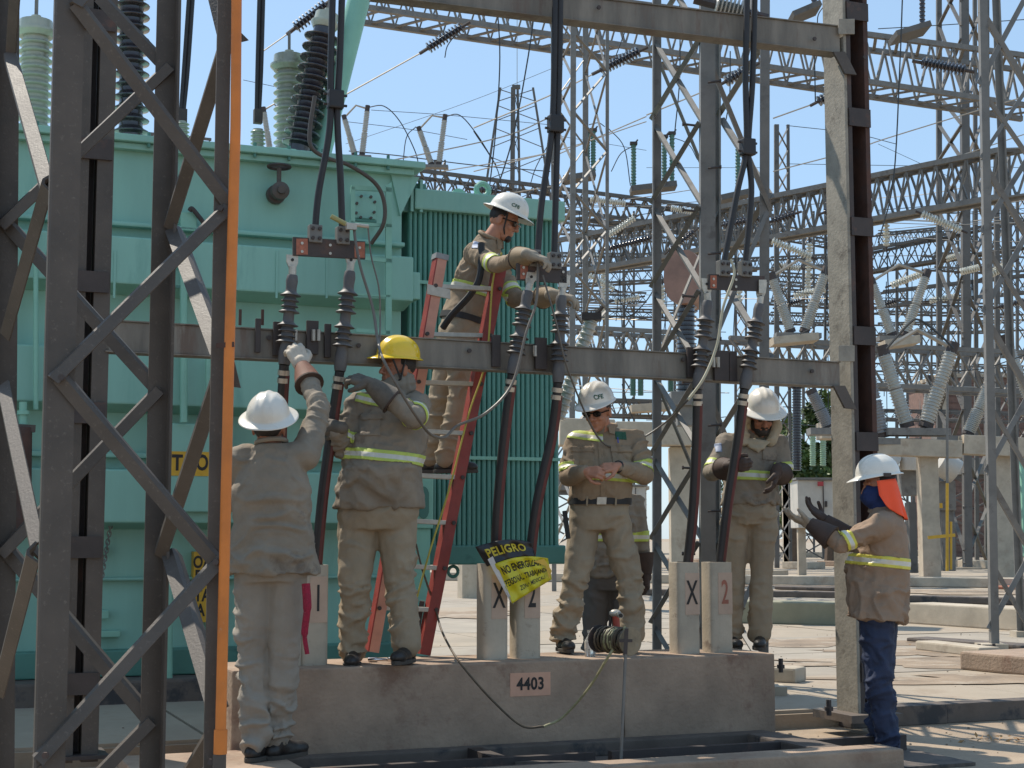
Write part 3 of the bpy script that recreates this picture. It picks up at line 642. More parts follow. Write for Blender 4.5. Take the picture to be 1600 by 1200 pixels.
# lower left frame with oval opening (turquoise column under the radiator pipe)
s_, z1 = SZ(652, 745, RT-0.1); s2, z2 = SZ(676, 826, RT-0.1)
b = MB(); b.box(s_-0.25, s2, RT-0.12, RT-0.08, z2, z1); b.build('pipe_bracket', TANK2, rd, bevel=0.01)
prof = [UV((s_+s2)/2-0.02+0.045*math.copysign(min(1, abs(math.cos(q))*1.3), math.cos(q)), RT-0.124, (z1+z2)/2+0.13*math.sin(q)) for q in [j*math.pi/10 for j in range(20)]]
b = MB(); b.prism(prof, V*-0.003); b.build('oval_slot', TANKD, rd)
b = MB(); b.box(s_-0.3, s2-0.02, RT-0.1, RT+0.3, GROUND, z2-0.003); b.build('support_leg', TANK2, rd)
# concrete pillar footing behind the radiator
p = GZ(730, 935); b = MB(); b.obox((p.x, p.y+0.2, 0.5), U*0.16, V*0.14, Z*0.40); tag(b.build('concrete_footing', CONC2, bevel=0.01), 'short square concrete footing under the middle of the radiator bank', 'footing')
# ------------------------------------------------------------------ cable terminations on the middle beam
def termination(label, lug, top, bot, cab, hole, lean_t=-0.19, group='shedded cable terminations clamped to the middle beam', col=(0, 1)):
    # lug/top/bot: pixels of lug top, rubber top and rubber end below the beam; cab: pixel waypoints down to the post
    T_ = lean_t; a = PB(*bot, T_); c = PB(*top, T_); l = PB(*lug, T_)
    t = thing('cable_termination', label, 'cable', tuple(hole), group)
    ax = (c-a); L = ax.length; pf = [(0, 0.032), (0.05, 0.037), (0.14, 0.038), (0.2, 0.034)]
    def shed(t0, r): return [(t0, 0.031), (t0+0.010, 0.033), (t0+0.013, r), (t0+0.019, r*0.98), (t0+0.036, r*0.72), (t0+0.058, 0.033)]
    for grp in (0.235, 0.57):
        for i, r in enumerate((0.060, 0.050, 0.052, 0.060)): pf += shed(grp+i*0.062, r)
        pf += [(grp+0.262, 0.032)]
    pf += [(0.86, 0.031), (0.93, 0.035), (0.985, 0.031), (1.0, 0.028)]
    b = MB(); b.lathe(a, c, pf, 24); b.build('insulator', RUBBER, t, smooth=True)
    b = MB(); d = (l-c).normalized(); sd = U
    b.tube([c-d*0.01, c+d*0.05], 0.022, 14); b.prism([c+d*0.045-sd*0.022, c+d*0.045+sd*0.022, c+d*0.075+sd*0.034, l+sd*0.034, l-sd*0.034, c+d*0.075-sd*0.034], V*0.012)
    b.build('lug', TIN, t, bevel=0.002)
    for q in (0.35, 0.75):
        e = c+(l-c)*q; b = MB(); b.tube([e-V*0.004, e+V*0.001], 0.009, 10); b.build('bolt_hole', INK, t)
    pts = [a]+[PB(x, y, T_+(0.17)*(i+1)/(len(cab)+1)) for i, (x, y) in enumerate(cab)]+[Vector(hole)]
    sp = smooth_path(pts, 8); side = U*0.012
    b = MB(); b.tube(sp, 0.028, 14); b.build('black_sheath', CABLE, t, smooth=True)
    b = MB(); b.tube([p+U*0.014-V*0.008 for p in sp[2:]], 0.021, 12); b.build('red_stripe', CABLER, t, smooth=True)
    e = sp[1]; 
    for q in (0.03, 0.075):
        k = a+(sp[2]-a).normalized()*q; b = MB(); b.tube([k, k+(sp[2]-a).normalized()*0.028], 0.034, 16); b.build('clamp_band', TIN, t, smooth=True)
    return t
def up(p, dz=0.12): return p-Z*dz
termination('leftmost cable termination held by the white-gloved hand', (457, 398), (457, 430), (444, 570), [(440, 640), (438, 760)], up(POST_TOP[0]))
termination('cable termination left of the yellow helmet, its cable gripped by the yellow-helmet worker', (549, 400), (547, 424), (531, 580), [(519, 660), (503, 780)], up(POST_TOP[1]))
termination('leaning cable termination left of the pair under the ladder worker', (832, 425), (825, 455), (800, 585), [(790, 660), (778, 780)], up(POST_TOP[2]), lean_t=-0.2)
termination('dark cable termination held by the ladder worker, its cable entering the post painted 2', (884, 430), (877, 462), (872, 598), [(862, 680), (838, 790)], up(POST_TOP[3]))
termination('cable termination right of the middle lattice leg, cable falling straight into the X post', (1104, 435), (1106, 470), (1090, 608), [(1087, 700), (1082, 800)], up(POST_TOP[4]))
termination('rightmost cable termination, bent, its cable passing before the bearded worker', (1192, 440), (1187, 475), (1163, 608), [(1152, 690), (1136, 790)], up(POST_TOP[5]))

# ------------------------------------------------------------------ copper terminal bars and their risers
def terminal_bar(label, x0, x1, yt0, yt1, yb0, yb1, T_, holes, patches, clamps, risers, spacer):
    o = PB((x0+x1)/2, yb0, T_); t = thing('terminal_bar', label, 'terminal bar', tuple(o), 'terminal bars above the beam')
    b = MB(); b.prism([PB(x0, yb0, T_), PB(x1, yb1, T_), PB(x1, yt1, T_), PB(x0, yt0, T_)], V*0.022); b.build('bar', STEEL_D, t, bevel=0.002)
    for px, w in patches:
        f = (px-x0)/(x1-x0); yt = yt0+(yt1-yt0)*f; yb = yb0+(yb1-yb0)*f
        b = MB(); b.prism([PB(px-w/2, yb-2, T_-0.002), PB(px+w/2, yb-2, T_-0.002), PB(px+w/2, yt+2, T_-0.002), PB(px-w/2, yt+2, T_-0.002)], V*0.003); b.build('copper_face', COPPER, t)
    for (px, py) in holes:
        c = PB(px, py, T_-0.006); b = MB(); b.tube([c, c-V*0.003], 0.0085, 10); b.build('bolt_hole', TIN, t)
    for (px, py) in clamps:
        c = PB(px, py, T_+0.01); b = MB(); b.obox(c, U*0.038, V*0.03, Z*0.052); ck = b.build('cable_clamp', GALV, t, bevel=0.006)
        for sx in (-1, 1):
            for sz in (-1, 1):
                e = c+U*0.02*sx+Z*0.028*sz-V*0.031; b = MB(); b.tube([e, e-V*0.012], 0.011, 6); b.build('bolt', STEEL_D, ck)
    for pts in risers:
        b = MB(); b.tube(smooth_path([PB(x, y, T_+0.01) for x, y in pts], 10), 0.020, 12); b.build('riser_cable', CABLE, t, smooth=True)
    c = PB(*spacer, T_-0.0); b = MB(); b.obox(c, U*0.046, V*0.035, Z*0.055); sp_ = b.build('spacer_clamp', CABLE, t, bevel=0.01)
    for sx in (-1, 1):
        for sz in (-1, 1):
            e = c+U*0.05*sx+Z*0.03*sz; b = MB(); b.tube([e, e+U*0.02*sx], 0.008, 6); b.build('bolt', STEEL_D, sp_)
terminal_bar('dark copper terminal bar above the reaching worker, fed by two cables', 458, 571, 370, 377, 399, 405, -0.2,
             [(472, 380), (472, 393), (516, 383), (516, 396), (562, 387), (560, 400)], [(472, 18), (562, 16)], [(492, 366), (535, 369)],
             [[(492, 362), (498, 300), (515, 200), (517, 100), (521, -60)], [(535, 366), (532, 280), (527, 180), (531, 90), (536, -60)]], (524, 156))
terminal_bar('dark terminal bar under the gloves of the ladder worker', 808, 886, 411, 417, 437, 443, -0.19,
             [(818, 418), (818, 428), (838, 425), (838, 437), (880, 425)], [(819, 12)], [(834, 404), (866, 408)],
             [[(840, 400), (846, 320), (862, 205), (866, 100), (868, -60)], [(866, 404), (868, 320), (871, 205), (874, 100), (876, -60)]], (868, 194))
terminal_bar('dark terminal bar on the right, below the cable spacer clamp, with a bright lug', 1107, 1195, 428, 431, 452, 455, -0.2,
             [(1115, 436), (1115, 446), (1150, 437), (1150, 448), (1193, 440), (1191, 451)], [(1115, 10)], [(1130, 420), (1164, 421)],
             [[(1130, 416), (1152, 300), (1166, 230), (1165, 120), (1168, -40)], [(1164, 417), (1174, 300), (1169, 230), (1176, 120), (1180, -40)]], (1168, 230))
b = MB(); b.prism([PB(1186, 458, -0.215), PB(1196, 458, -0.215), PB(1198, 437, -0.215), PB(1186, 437, -0.215)], V*0.006); tag(b.build('bright_lug_plate', TIN), 'bright tinned plate bolted to the right end of the right terminal bar', 'plate')
# loose earthing lead, grey, from the first bar down past the yellow helmet
def wire(name, label, pts, r, m, cat='cable', group=None, n=8, sm=8, kids=None):
    mb = MB(); sp = smooth_path(pts, sm); mb.tube(sp, r, n); o = mb.build(name, m, smooth=True); return tag(o, label, cat, group)
wire('earthing_lead', 'thin grey earthing lead hanging from the left terminal bar over the yellow helmet',
     [PB(553, 355, -0.25), PB(556, 380, -0.3), PB(564, 420, -0.35), PB(582, 480, -0.4), PB(590, 530, -0.55), PB(598, 560, -0.75), PB(625, 610, -0.8), PB(650, 650, -0.75), PB(672, 678, -0.6), PB(695, 683, -0.5), PB(715, 665, -0.45), PB(760, 645, -0.4), PB(800, 600, -0.35), PB(822, 520, -0.32), PB(838, 470, -0.3), PB(841, 400, -0.25)], 0.0085, mat('grey_lead', (0.14, 0.125, 0.11), 0.5))
wire('earthing_lead', 'second thin lead dangling from the left clamp, shorter loop',
     [PB(575, 355, -0.25), PB(580, 400, -0.3), PB(592, 450, -0.35), PB(594, 500, -0.4), PB(592, 560, -0.7)], 0.005, mat('grey_lead', (0.2, 0.18, 0.15), 0.5))
wire('white_lead', 'pale cream lead curving down from the right terminal bar', [PB(1142, 405, -0.3), PB(1147, 430, -0.32), PB(1130, 480, -0.33), PB(1120, 540, -0.33), PB(1100, 590, -0.34), PB(1075, 625, -0.3)], 0.009, mat('cream_lead', (0.42, 0.41, 0.32), 0.5))
wire('grey_lead', 'dark continuation of the cream lead towards the middle lattice tower', [PB(1075, 625, -0.3), PB(1040, 660, 0.0), PB(990, 690, 0.1), PB(940, 690, 0.0), PB(890, 585, -0.25), PB(868, 500, -0.3), PB(848, 430, -0.28)], 0.006, mat('grey_lead2', (0.13, 0.12, 0.11), 0.5))
wire('yellow_rope', 'thin yellow rope hanging down beside the ladder', [PB(784, 395, 0.22), PB(770, 440, 0.2), PB(760, 560, 0.15), PB(733, 645, 0.1), PB(703, 760, 0.05), PB(672, 860, 0.0), PB(650, 940, 0.0), PB(640, 985, 0.0)], 0.006, mat('yellow_rope', (0.42, 0.36, 0.07), 0.8), 'rope')
b = MB(); b.tube([PB(517, 338, -0.26), PB(540, 350, -0.27)], 0.014, 10); gt = b.build('grounding_clamp', mat('brass_tool', (0.35, 0.34, 0.15), 0.5), smooth=True)
tag(gt, 'small brass and steel grounding clamp gripping the left riser cable', 'clamp')
b = MB(); b.tube([PB(538, 350, -0.27), PB(560, 352, -0.27), PB(576, 354, -0.27)], 0.011, 8); b.obox(PB(549, 354, -0.27), U*0.03, V*0.012, Z*0.018); b.build('clamp_jaw', ALU, gt, smooth=False)

# ------------------------------------------------------------------ ladder
lad = thing('stepladder', 'red fibreglass ladder with metal rungs leaning behind the middle beam', 'ladder', tuple(GZ(640, 1020, PLINTH)))
LT0, LT1 = 0.25, 0.22
def lp(px, py):
    f = (py-400)/620.0; return PB(px, py, LT1+(LT0-LT1)*f)
def rail(x0, y0, x1, y1, side):
    a, c = lp(x0, y0), lp(x1, y1)
    if side: pass
    b = MB(); d = (a-c).normalized(); n = d.cross(V).normalized()
    if n.x < 0: n = -n
    # C channel: web on the outside (left), flanges facing viewer and back
    w, dp = 0.041, 0.085
    b.prism([c-n*0.004, c+n*0.004, c+n*0.004+V*dp, c-n*0.004+V*dp], a-c)
    web = b.build('rail_web', LADR, lad)
    for q, m in ((0, LADP if not side else LADR), (dp-0.006, LADR)):  # left rail's near flange gets the painted sunlit pink
        b = MB(); b.prism([c+n*0.0045+V*q, c+n*w*1.6+V*q, c+n*w*1.6+V*(q+0.006), c+n*0.0045+V*(q+0.006)], a-c); b.build('rail_flange', m, web)
    b = MB(); e = a+d*0.0; b.prism([e-n*0.01-V*0.004, e+n*w*1.8-V*0.004, e+n*w*1.8+V*(dp+0.004), e-n*0.01+V*(dp+0.004)], d*0.035); b.build('end_cap', mat('grey_plastic', (0.25, 0.27, 0.30), 0.5), web)
rail(683, 403, 576, 1018, 0); rail(779, 405, 657, 1022, 1)
k = 0
for (yl, yr) in ((447, 451), (522, 524), (597, 600), (673, 677), (742, 746), (813, 817), (883, 888), (950, 953)):
    fx = lambda x0, x1, y, y0, y1: x0+(x1-x0)*(y-y0)/(y1-y0)
    a = lp(fx(683, 576, yl, 403, 1018)+12, yl); c = lp(fx(779, 657, yr, 405, 1022)+6, yr)
    b = MB(); b.bar(a+V*0.03, c+V*0.03, 0.055, 0.028, up=Z); b.build('rung', ALU, lad, bevel=0.004)
    for e in (a-U*0.03, c+U*0.02):
        b = MB(); b.tube([e-V*0.004, e-V*0.014], 0.013, 8); b.build('rivet', STEEL_D, lad)
a = lp(668, 452); c = lp(700, 462); b = MB(); b.prism([lp(667, 444), lp(703, 453), lp(703, 468), lp(667, 460)], V*-0.012); b.build('bracket', ALU, lad, bevel=0.003)
# dark rear foot
b = MB(); b.bar(lp(668, 940)+V*0.1, lp(656, 1020)+V*0.12, 0.05, 0.03); b.build('rear_foot', STEEL_D, lad)

# ------------------------------------------------------------------ warning banner draped over the posts
ban = thing('warning_banner', 'yellow and black plastic warning banner draped on the posts, reading NO ENERGIZAR', 'banner', tuple(PB(805, 940, -0.2)))
T_ = -0.155
def wv(u, v):            # sheet coordinates -> world; u 0..1 across, v 0..1 down
    # corner pixels
    tl = (770, 882); trr = (856, 872); br = (862, 905); bl = (800, 943)
    x = (tl[0]*(1-u)+trr[0]*u)*(1-v)+(bl[0]*(1-u)+br[0]*u)*v
    y = (tl[1]*(1-u)+trr[1]*u)*(1-v)+(bl[1]*(1-u)+br[1]*u)*v
    y -= math.sin(u*math.pi)*7*(1-v); x += math.sin(v*math.pi)*(2*(1-u))
    fold = 0.012*math.sin(u*9+v*2)+0.008*math.sin(u*21-v*5)+0.006*math.sin(v*14+u*3)
    return PB(x, y, T_-0.012-fold-0.03*math.sin(u*math.pi))
NU, NV = 26, 16
def sheet(u0, u1, v0, v1, name, m, off=0.0):
    vs = []; fs = []
    for i in range(NU+1):
        for j in range(NV+1): vs.append(wv(u0+(u1-u0)*i/NU, v0+(v1-v0)*j/NV)-V*off)
    for i in range(NU):
        for j in range(NV): q = i*(NV+1)+j; fs.append((q, q+1, q+NV+2, q+NV+1))
    b = MB(); b.add(vs, fs); o = b.build(name, m, ban, smooth=True)
    so = o.modifiers.new('s', 'SOLIDIFY'); so.thickness = 0.0015; return o
YPL = mat('yellow_plastic', (0.62, 0.56, 0.02), 0.35, 0, 0.12, 12, 0.2, 30); BPL = mat('black_plastic', (0.02, 0.02, 0.025), 0.35, 0, 0.2, 12, 0.2, 30)
WPL = mat('white_plastic', (0.62, 0.64, 0.68), 0.4, 0, 0.1, 12, 0.2, 30)
sheet(0, 1, 0.0, 1.0, 'yellow_sheet', YPL)
sheet(-0.10, 0.78, -0.5, 0.0, 'black_header', BPL, -0.004)
b = MB(); b.prism([PB(762, 874, T_-0.02), PB(770, 869, T_-0.03), PB(803, 944, T_-0.03), PB(797, 940, T_-0.02)], V*0.002); b.build('white_edge', WPL, ban)
b = MB(); b.prism([PB(833, 877, T_-0.05), PB(850, 873, T_-0.055), PB(862, 892, T_-0.05), PB(858, 905, T_-0.05), PB(852, 884, T_-0.055)], V*-0.002); b.build('folded_corner', mat('orange_yellow_plastic', (0.65, 0.42, 0.05), 0.4), ban)
def btext(s, u0, u1, v, h, bold, m=INK):
    n = len(s)
    def warp(x, y):
        u = (u0+u1)/2+x; return wv(u, v-y)-V*0.003
    text_mesh(s, 'lettering', m, ban, None, U, Z, h, bold=bold, warp=warp, sx=(u1-u0)/(n*0.60*h)*1.0)
btext('PELIGRO', -0.02, 0.66, -0.26, 0.30, 0.03, mat('yellow_print', (0.60, 0.52, 0.05), 0.5))
btext('NO ENERGIZAR', 0.09, 0.82, 0.23, 0.27, 0.03)
btext('PERSONAL TRABAJANDO', 0.05, 0.95, 0.53, 0.22, 0.03)
btext('ZONA MEXICALI', 0.28, 0.86, 0.78, 0.17, 0.02)
# ------------------------------------------------------------------ switchyard behind: lattice towers, girders, switches
def legtower(name, label, legs, ytop, ybot, faces, m=GALV, bw=0.7, zground=GROUND, steps=False, cat='tower', foot=True, group=None, brace_parts=True):
    # legs: (px at y=0, px at y=1000, depth, width)
    bot = []; top = []
    for (x0, x1, d, w) in legs:
        a = P(x0, 0, d); c = P(x1, 1000, d); dr = (a-c)/(a.z-c.z)
        bot.append(c+dr*(zground-c.z)); zt_ = P(800, ytop, d).z; top.append(c+dr*(zt_-c.z))
    cen = sum(bot, Vector())/len(bot); t = thing(name, label, cat, (cen.x, cen.y, zground), group)
    for i, (x0, x1, d, w) in enumerate(legs):
        b = MB(); ctr = Vector((cen.x, cen.y, 0)); inw = (ctr-Vector((bot[i].x, bot[i].y, 0)))
        d1 = Vector((1 if inw.x > 0 else -1, 0, 0)); d2 = Vector((0, 1 if inw.y > 0 else -1, 0))
        if w*F/d > 9: b.angle(bot[i], top[i], w, d1, d2, 0.012)
        else: b.bar(bot[i], top[i], w)
        b.build('leg', m, t)
        if foot:
            b = MB(); b.obox(bot[i]+Z*0.03, Vector((w*1.6, 0, 0)), Vector((0, w*1.6, 0)), Z*0.035); b.build('footing', CONC2, t)
    def at(i, y):
        x0, x1, d, w = legs[i]; px = x0+(x1-x0)*y/1000.0; return P(px, y, d)
    rest = MB()
    for (i, j, ylist, w) in faces:
        for (ya, yb) in ylist:
            a = at(i, ya); c = at(j, yb)
            if brace_parts:
                b = MB(); b.angle(a, c, w, (c-a).cross(Vector((0, 1, 0))), Vector((0, 1, 0)), 0.01) if w*F/legs[i][2] > 6 else b.bar(a, c, w, w*0.4)
                b.build('brace', m, t)
            else: rest.bar(a, c, w, w*0.5)
    if rest.v: rest.build('bracing', m, t, kind='stuff')
    return t
def xs(y0, y1, per, off=0.0, h=None):
    r = []; y = y0; h = h or per
    while y < y1: r.append((y, y+h)); r.append((y+h, y)); y += per
    return r
def zz_(y0, y1, per):
    r = []; y = y0; k = 0
    while y < y1: r.append((y, y+per) if k % 2 == 0 else (y+per, y)); y += per; k += 1
    return r
# middle tower just behind the plinth
g1 = legtower('lattice_mast', 'grey four-legged lattice mast standing just behind the plinth, between the two plinth workers', [(1019, 1019, 12.4, 0.075), (1095, 1095, 11.3, 0.11), (1124, 1124, 12.8, 0.10), (1203, 1201, 11.7, 0.075)], -80, 1010,
              [(0, 1, xs(-68, 1000, 131, h=126), 0.036), (2, 3, zz_(-65, 1000, 125), 0.045), (1, 3, zz_(70, 1000, 262), 0.034), (0, 2, zz_(70, 1000, 255), 0.03)], bw=1)
for k, y in enumerate(range(-5, 900, 67)):
    a = P(1086 if k % 2 else 1106, y, 11.25); dx = -1 if k % 2 else 1
    b = MB(); b.tube([a, a+Vector((0.09*dx, -0.02, 0.005))], 0.009, 6); b.tube([a+Vector((0.085*dx, -0.02, 0.005)), a+Vector((0.098*dx, -0.02, 0.005))], 0.016, 6); b.build('step_bolt', STEEL_D, g1)
legtower('lattice_mast', 'slender lattice mast behind the radiator and ladder worker, left of the middle mast', [(864, 866, 34, 0.10), (896, 893, 30, 0.11), (915, 914, 35, 0.13), (949, 948, 31, 0.07)], -20, 900,
         [(0, 1, xs(-10, 830, 66), 0.05), (2, 3, xs(-10, 830, 125), 0.045), (1, 3, zz_(50, 830, 62), 0.06), (0, 2, zz_(20, 830, 70), 0.04)], foot=False, group=None)
legtower('lattice_mast', 'lattice mast at the right edge of the yard with bolted feet on a concrete pad', [(1531, 1549, 16.3, 0.085), (1660, 1672, 16.6, 0.085), (1560, 1600, 18.5, 0.08), (1680, 1700, 18.8, 0.08)], -60, 1012,
         [(0, 1, [(18, 235), (123+10, -100), (260, 470), (365, 165), (503, 720), (490, 270), (753, 975), (740, 520), (985, 770)], 0.058), (0, 1, [(143, 330), (248, 60), (385, 590), (630, 850), (880, 1100)], 0.042)], group=None)
legtower('lattice_mast', 'tall thick-legged lattice mast left of the right edge mast', [(1467, 1468, 62, 0.2), (1502, 1508, 58, 0.30), (1523, 1527, 66, 0.16), (1541, 1543, 62, 0.2)], -60, 878,
         [(0, 1, [(-30, 40), (40, -30), (40, 140), (150, 60), (150, 195), (195, 250), (250, 195), (265, 330), (330, 265), (330, 420), (420, 330), (420, 520), (540, 430), (540, 640), (640, 540), (640, 740), (740, 640), (740, 860)], 0.14), (1, 3, xs(0, 860, 88), 0.12)], m=GALV_F, bw=1)
legtower('lattice_mast', 'thin lattice mast behind the portal column and disconnectors', [(1213, 1214, 60, 0.18), (1230, 1236, 62, 0.12)], 195, 860, [(0, 1, xs(200, 850, 34), 0.06)], m=GALV_F, foot=False, group=None)
legtower('lattice_mast', 'thin lattice mast seen between the two right masts', [(1556, 1560, 64, 0.2), (1572, 1590, 66, 0.12)], 240, 870, [(0, 1, xs(245, 860, 45), 0.07)], m=GALV_F, foot=False, group=None)
legtower('lattice_tower', 'far tapered lattice tower peaking above the radiator and white helmet', [(802, 655, 95, 0.14), (811, 970, 95, 0.14), (803, 795, 97, 0.30), (806, 826, 97, 0.16)], 137, 830,
         [(0, 1, [(y, y+s) for y, s in ((140, 18), (165, 24), (200, 30), (245, 36), (290, 45))]+[(y+s, y) for y, s in ((140, 18), (165, 24), (200, 30), (245, 36), (290, 45))], 0.09), (2, 3, xs(140, 500, 34), 0.09)], m=GALV_F, foot=False)
b = MB(); b.bar(P(800, 136, 95), P(813, 136, 95), 0.2, 0.25); tag(b.build('tower_cap', GALV_F), 'flat cap plate at the peak of the far tapered tower', 'plate')

def girder(name, label, tl, tr, bl, br, d0, d1, n, w=0.9, cw=0.09, lw=0.05, m=GALV_F, group=None, style='X', dv=None):
    # box girder given by the pixels of the near face; the far face lies w behind
    a0, a1, b0, b1 = P(*tl, d0), P(*tr, d1), P(*bl, d0), P(*br, d1)
    back = (dv or (V if (a1-a0).normalized().dot(U) > 0.6 else Vector((-0.9, 0.4, 0)).normalized()))*w
    c = (b0+b1)/2; t = thing(name, label, 'girder', tuple(c), group)
    for (p, q) in ((a0, a1), (b0, b1), (a0+back, a1+back), (b0+back, b1+back)):
        b = MB(); b.bar(p, q, cw, cw); b.build('chord', m, t)
    L = MB()
    for k in range(n):
        f0 = k/n; f1 = (k+1)/n; fm = (f0+f1)/2
        T0 = a0.lerp(a1, f0); T1 = a0.lerp(a1, f1); B0 = b0.lerp(b1, f0); B1 = b0.lerp(b1, f1); TM = a0.lerp(a1, fm); BM = b0.lerp(b1, fm)
        if style == 'X': L.bar(T0, B1, lw, lw*.5); L.bar(B0, T1, lw, lw*.5)
        else: L.bar(B0, TM, lw, lw*.5); L.bar(TM, B1, lw, lw*.5)
        L.bar(B0+back, TM+back, lw, lw*.5); L.bar(TM+back, B1+back, lw, lw*.5)
        L.bar(T0, T1+back, lw, lw*.5); L.bar(B1, B0+back, lw, lw*.5)
    L.build('lacing', m, t, kind='stuff'); return t
girder('lattice_girder', 'big lattice girder crossing the top of the yard above the masts', (560, -52), (1640, 92), (560, 10), (1640, 170), 44, 48, 30, 1.3, 0.16, 0.10, GALV, style='W')
girder('lattice_girder', 'second lattice girder just above the radiator, carrying small switches', (575, 256), (1230, 340), (575, 288), (1230, 376), 62, 66, 34, 1.2, 0.15, 0.10)
girder('lattice_girder', 'lattice girder rising to the right behind the portal column', (900, 376), (1640, 226), (900, 430), (1640, 300), 58, 46, 36, 1.3, 0.17, 0.10, GALV)
girder('lattice_girder', 'thin lattice girder low on the right between masts', (1330, 402), (1640, 338), (1330, 432), (1640, 382), 72, 66, 14, 1.2, 0.12, 0.07)
girder('lattice_girder', 'flat lattice girder under the white V-shaped switches', (1140, 528), (1640, 553), (1140, 590), (1640, 615), 46, 50, 13, 1.0, 0.14, 0.09, GALV)
girder('lattice_girder', 'lattice girder partly hidden by the middle beam, left of the middle mast', (880, 510), (1100, 522), (880, 558), (1100, 570), 42, 43, 9, 1.0, 0.12, 0.08, GALV)
girder('lattice_girder', 'low lattice girder right of the sunglasses worker', (945, 624), (1085, 628), (945, 648), (1085, 652), 50, 51, 8, 0.8, 0.09, 0.05)
girder('lattice_girder', 'faint lattice girder with three rails just above the middle of the yard', (880, 340), (1195, 365), (880, 358), (1195, 384), 76, 78, 18, 1.2, 0.1, 0.06)
girder('lattice_girder', 'lattice girder end seen at the far right, low', (1380, 455), (1640, 425), (1380, 478), (1640, 452), 80, 78, 12, 1.2, 0.12, 0.07)
girder('lattice_girder', 'small lattice girder behind the right V switches', (1205, 445), (1330, 452), (1205, 470), (1330, 478), 85, 86, 8, 1.2, 0.12, 0.07)
girder('lattice_girder', 'distant lattice girder behind the near tower, over the tank', (90, 195), (330, 218), (90, 222), (330, 244), 60, 60, 10, 1.2, 0.1, 0.06)

for k_, (x0, y0, x1, y1, h, d_, lab) in enumerate(((880, 452, 1010, 458, 14, 90, 'faint far girder between slender and middle masts, at terminal bar height'), (1205, 402, 1330, 396, 16, 88, 'faint far girder left of the portal column, above the V switch'),
        (1372, 470, 1600, 476, 16, 92, 'faint far girder right of the portal column, at V switch height'), (1130, 405, 1200, 402, 16, 86, 'faint far girder under the right jumper cables'), (1372, 640, 1600, 645, 14, 85, 'faint far girder behind the concrete gantry top'),
        (1205, 350, 1330, 372, 14, 95, 'faint far sinking girder crossing behind the rising one'), (1460, 395, 1600, 402, 22, 90, 'faint far girder behind the right mast, upper'), (870, 395, 1080, 398, 15, 92, 'faint far girder behind the long dark string'), (880, 425, 1090, 414, 20, 84, 'far rising girder behind the slender mast, below the long dark string'), (1205, 425, 1330, 433, 14, 100, 'far girder touching the left V switch top'), (1372, 365, 1500, 352, 18, 98, 'far girder right of the portal column under the rising girder'), (880, 480, 1090, 486, 12, 100, 'far thin girder just over the beam-hidden girder'), (1372, 505, 1600, 500, 16, 100, 'far thin girder over the flat switch girder'), (1205, 488, 1330, 492, 14, 104, 'far thin girder at the base of the left V switch'), (1380, 565, 1600, 572, 12, 104, 'far thin girder behind the large V switch arms'))):
    girder('lattice_girder', lab, (x0, y0), (x1, y1), (x0, y0+h), (x1, y1+h), d_, d_, 12, 1.2, 0.11, 0.07)
for (x, d_, yt, lab) in ((975, 90, 330, 'thin far mast between slender and middle masts'), (1256, 92, 330, 'thin far mast behind the left V switch'), (1290, 96, 300, 'thin far mast close to the portal column, left'), (1402, 88, 420, 'thin far mast behind the upper right V switch'),
        (1482, 96, 330, 'thin far mast just behind the thick-legged mast'), (1590, 90, 300, 'thin far mast at the right picture edge'), (1150, 94, 300, 'thin far mast behind the right terminal bar'), (1055, 98, 380, 'thin far mast behind the brown transformer'), (680, 95, 250, 'thin far mast peeking over the radiator'), (1440, 100, 470, 'thin far mast behind the large V switch')):
    legtower('lattice_mast', lab, [(x, x-1, d_, 0.16), (x+15, x+16, d_+1, 0.12)], yt, 850, [(0, 1, xs(yt+2, 840, 26), 0.07)], m=GALV_F, foot=False, brace_parts=False)

# insulator bodies
def ribs(a, b, r, n, core=0.80, seg=16):
    pf = []; 
    for k in range(n):
        t = k/n; h = 1/n; pf += [(t, r*core), (t+h*.25, r*core), (t+h*.42, r), (t+h*.55, r), (t+h*.72, r*core)]
    pf.append((1, r*core)); m = MB(); m.lathe(a, b, pf, seg); return m
def vswitch(label, d, base, a1, a2, rpx, m=PORC_G, n=15, arms=True, group='disconnector switches with slanted insulators'):
    r = rpx*d/F; c = P(*base, d); t = thing('disconnector_switch', label, 'switch', tuple(c), group)
    B = MB(); B.obox(c-Z*r*0.6, Vector((r*4.0, 0.4*r, 0)), Vector((0, r*1.6, 0)), Z*r*0.45); B.build('base_frame', GALV, t)
    for q, (x, y) in enumerate((a1, a2)):
        if x is None: continue
        e = P(x, y, d); s_ = c+Vector((r*(-1.1 if x < base[0] else 1.1), 0, 0))
        dd = e-s_
        ribs(s_+dd*0.05, s_+dd*0.49, r, n).build('insulator', m, t, smooth=True)
        ribs(s_+dd*0.51, s_+dd*0.95, r*0.9, n).build('insulator', m, t, smooth=True)
        B = MB(); B.tube([s_+dd*0.94, s_+dd*1.07], r*0.75, 10); B.build('cap', STEEL_D, t, smooth=True)
        B = MB(); B.tube([s_, s_+dd*0.06], r*0.9, 10); B.build('foot', STEEL_D, t)
    if arms and a1[0] and a2[0]:
        e1 = P(*a1, d); e2 = P(*a2, d); mid = (e1+e2)/2+Z*r*2.5
        B = MB(); B.tube([e1, mid, e2], r*0.3, 6); B.build('blade', WIRE, t)
    return t
vswitch('small grey V switch right of the slanted green pipe, over the tank', 60, (560, 243), (538, 184), (574, 170), 5.2, n=12)
vswitch('small grey V switch above the radiator', 60, (680, 258), (655, 202), (695, 184), 5.2, n=12)
vswitch('small grey V switch behind the fat grey bushing', 60, (428, 238), (412, 172), (444, 178), 5.2, n=12)
vswitch('pale V switch left of the portal column, between column and mast', 46, (1246, 520), (1206, 432), (1290, 424), 9, n=13)
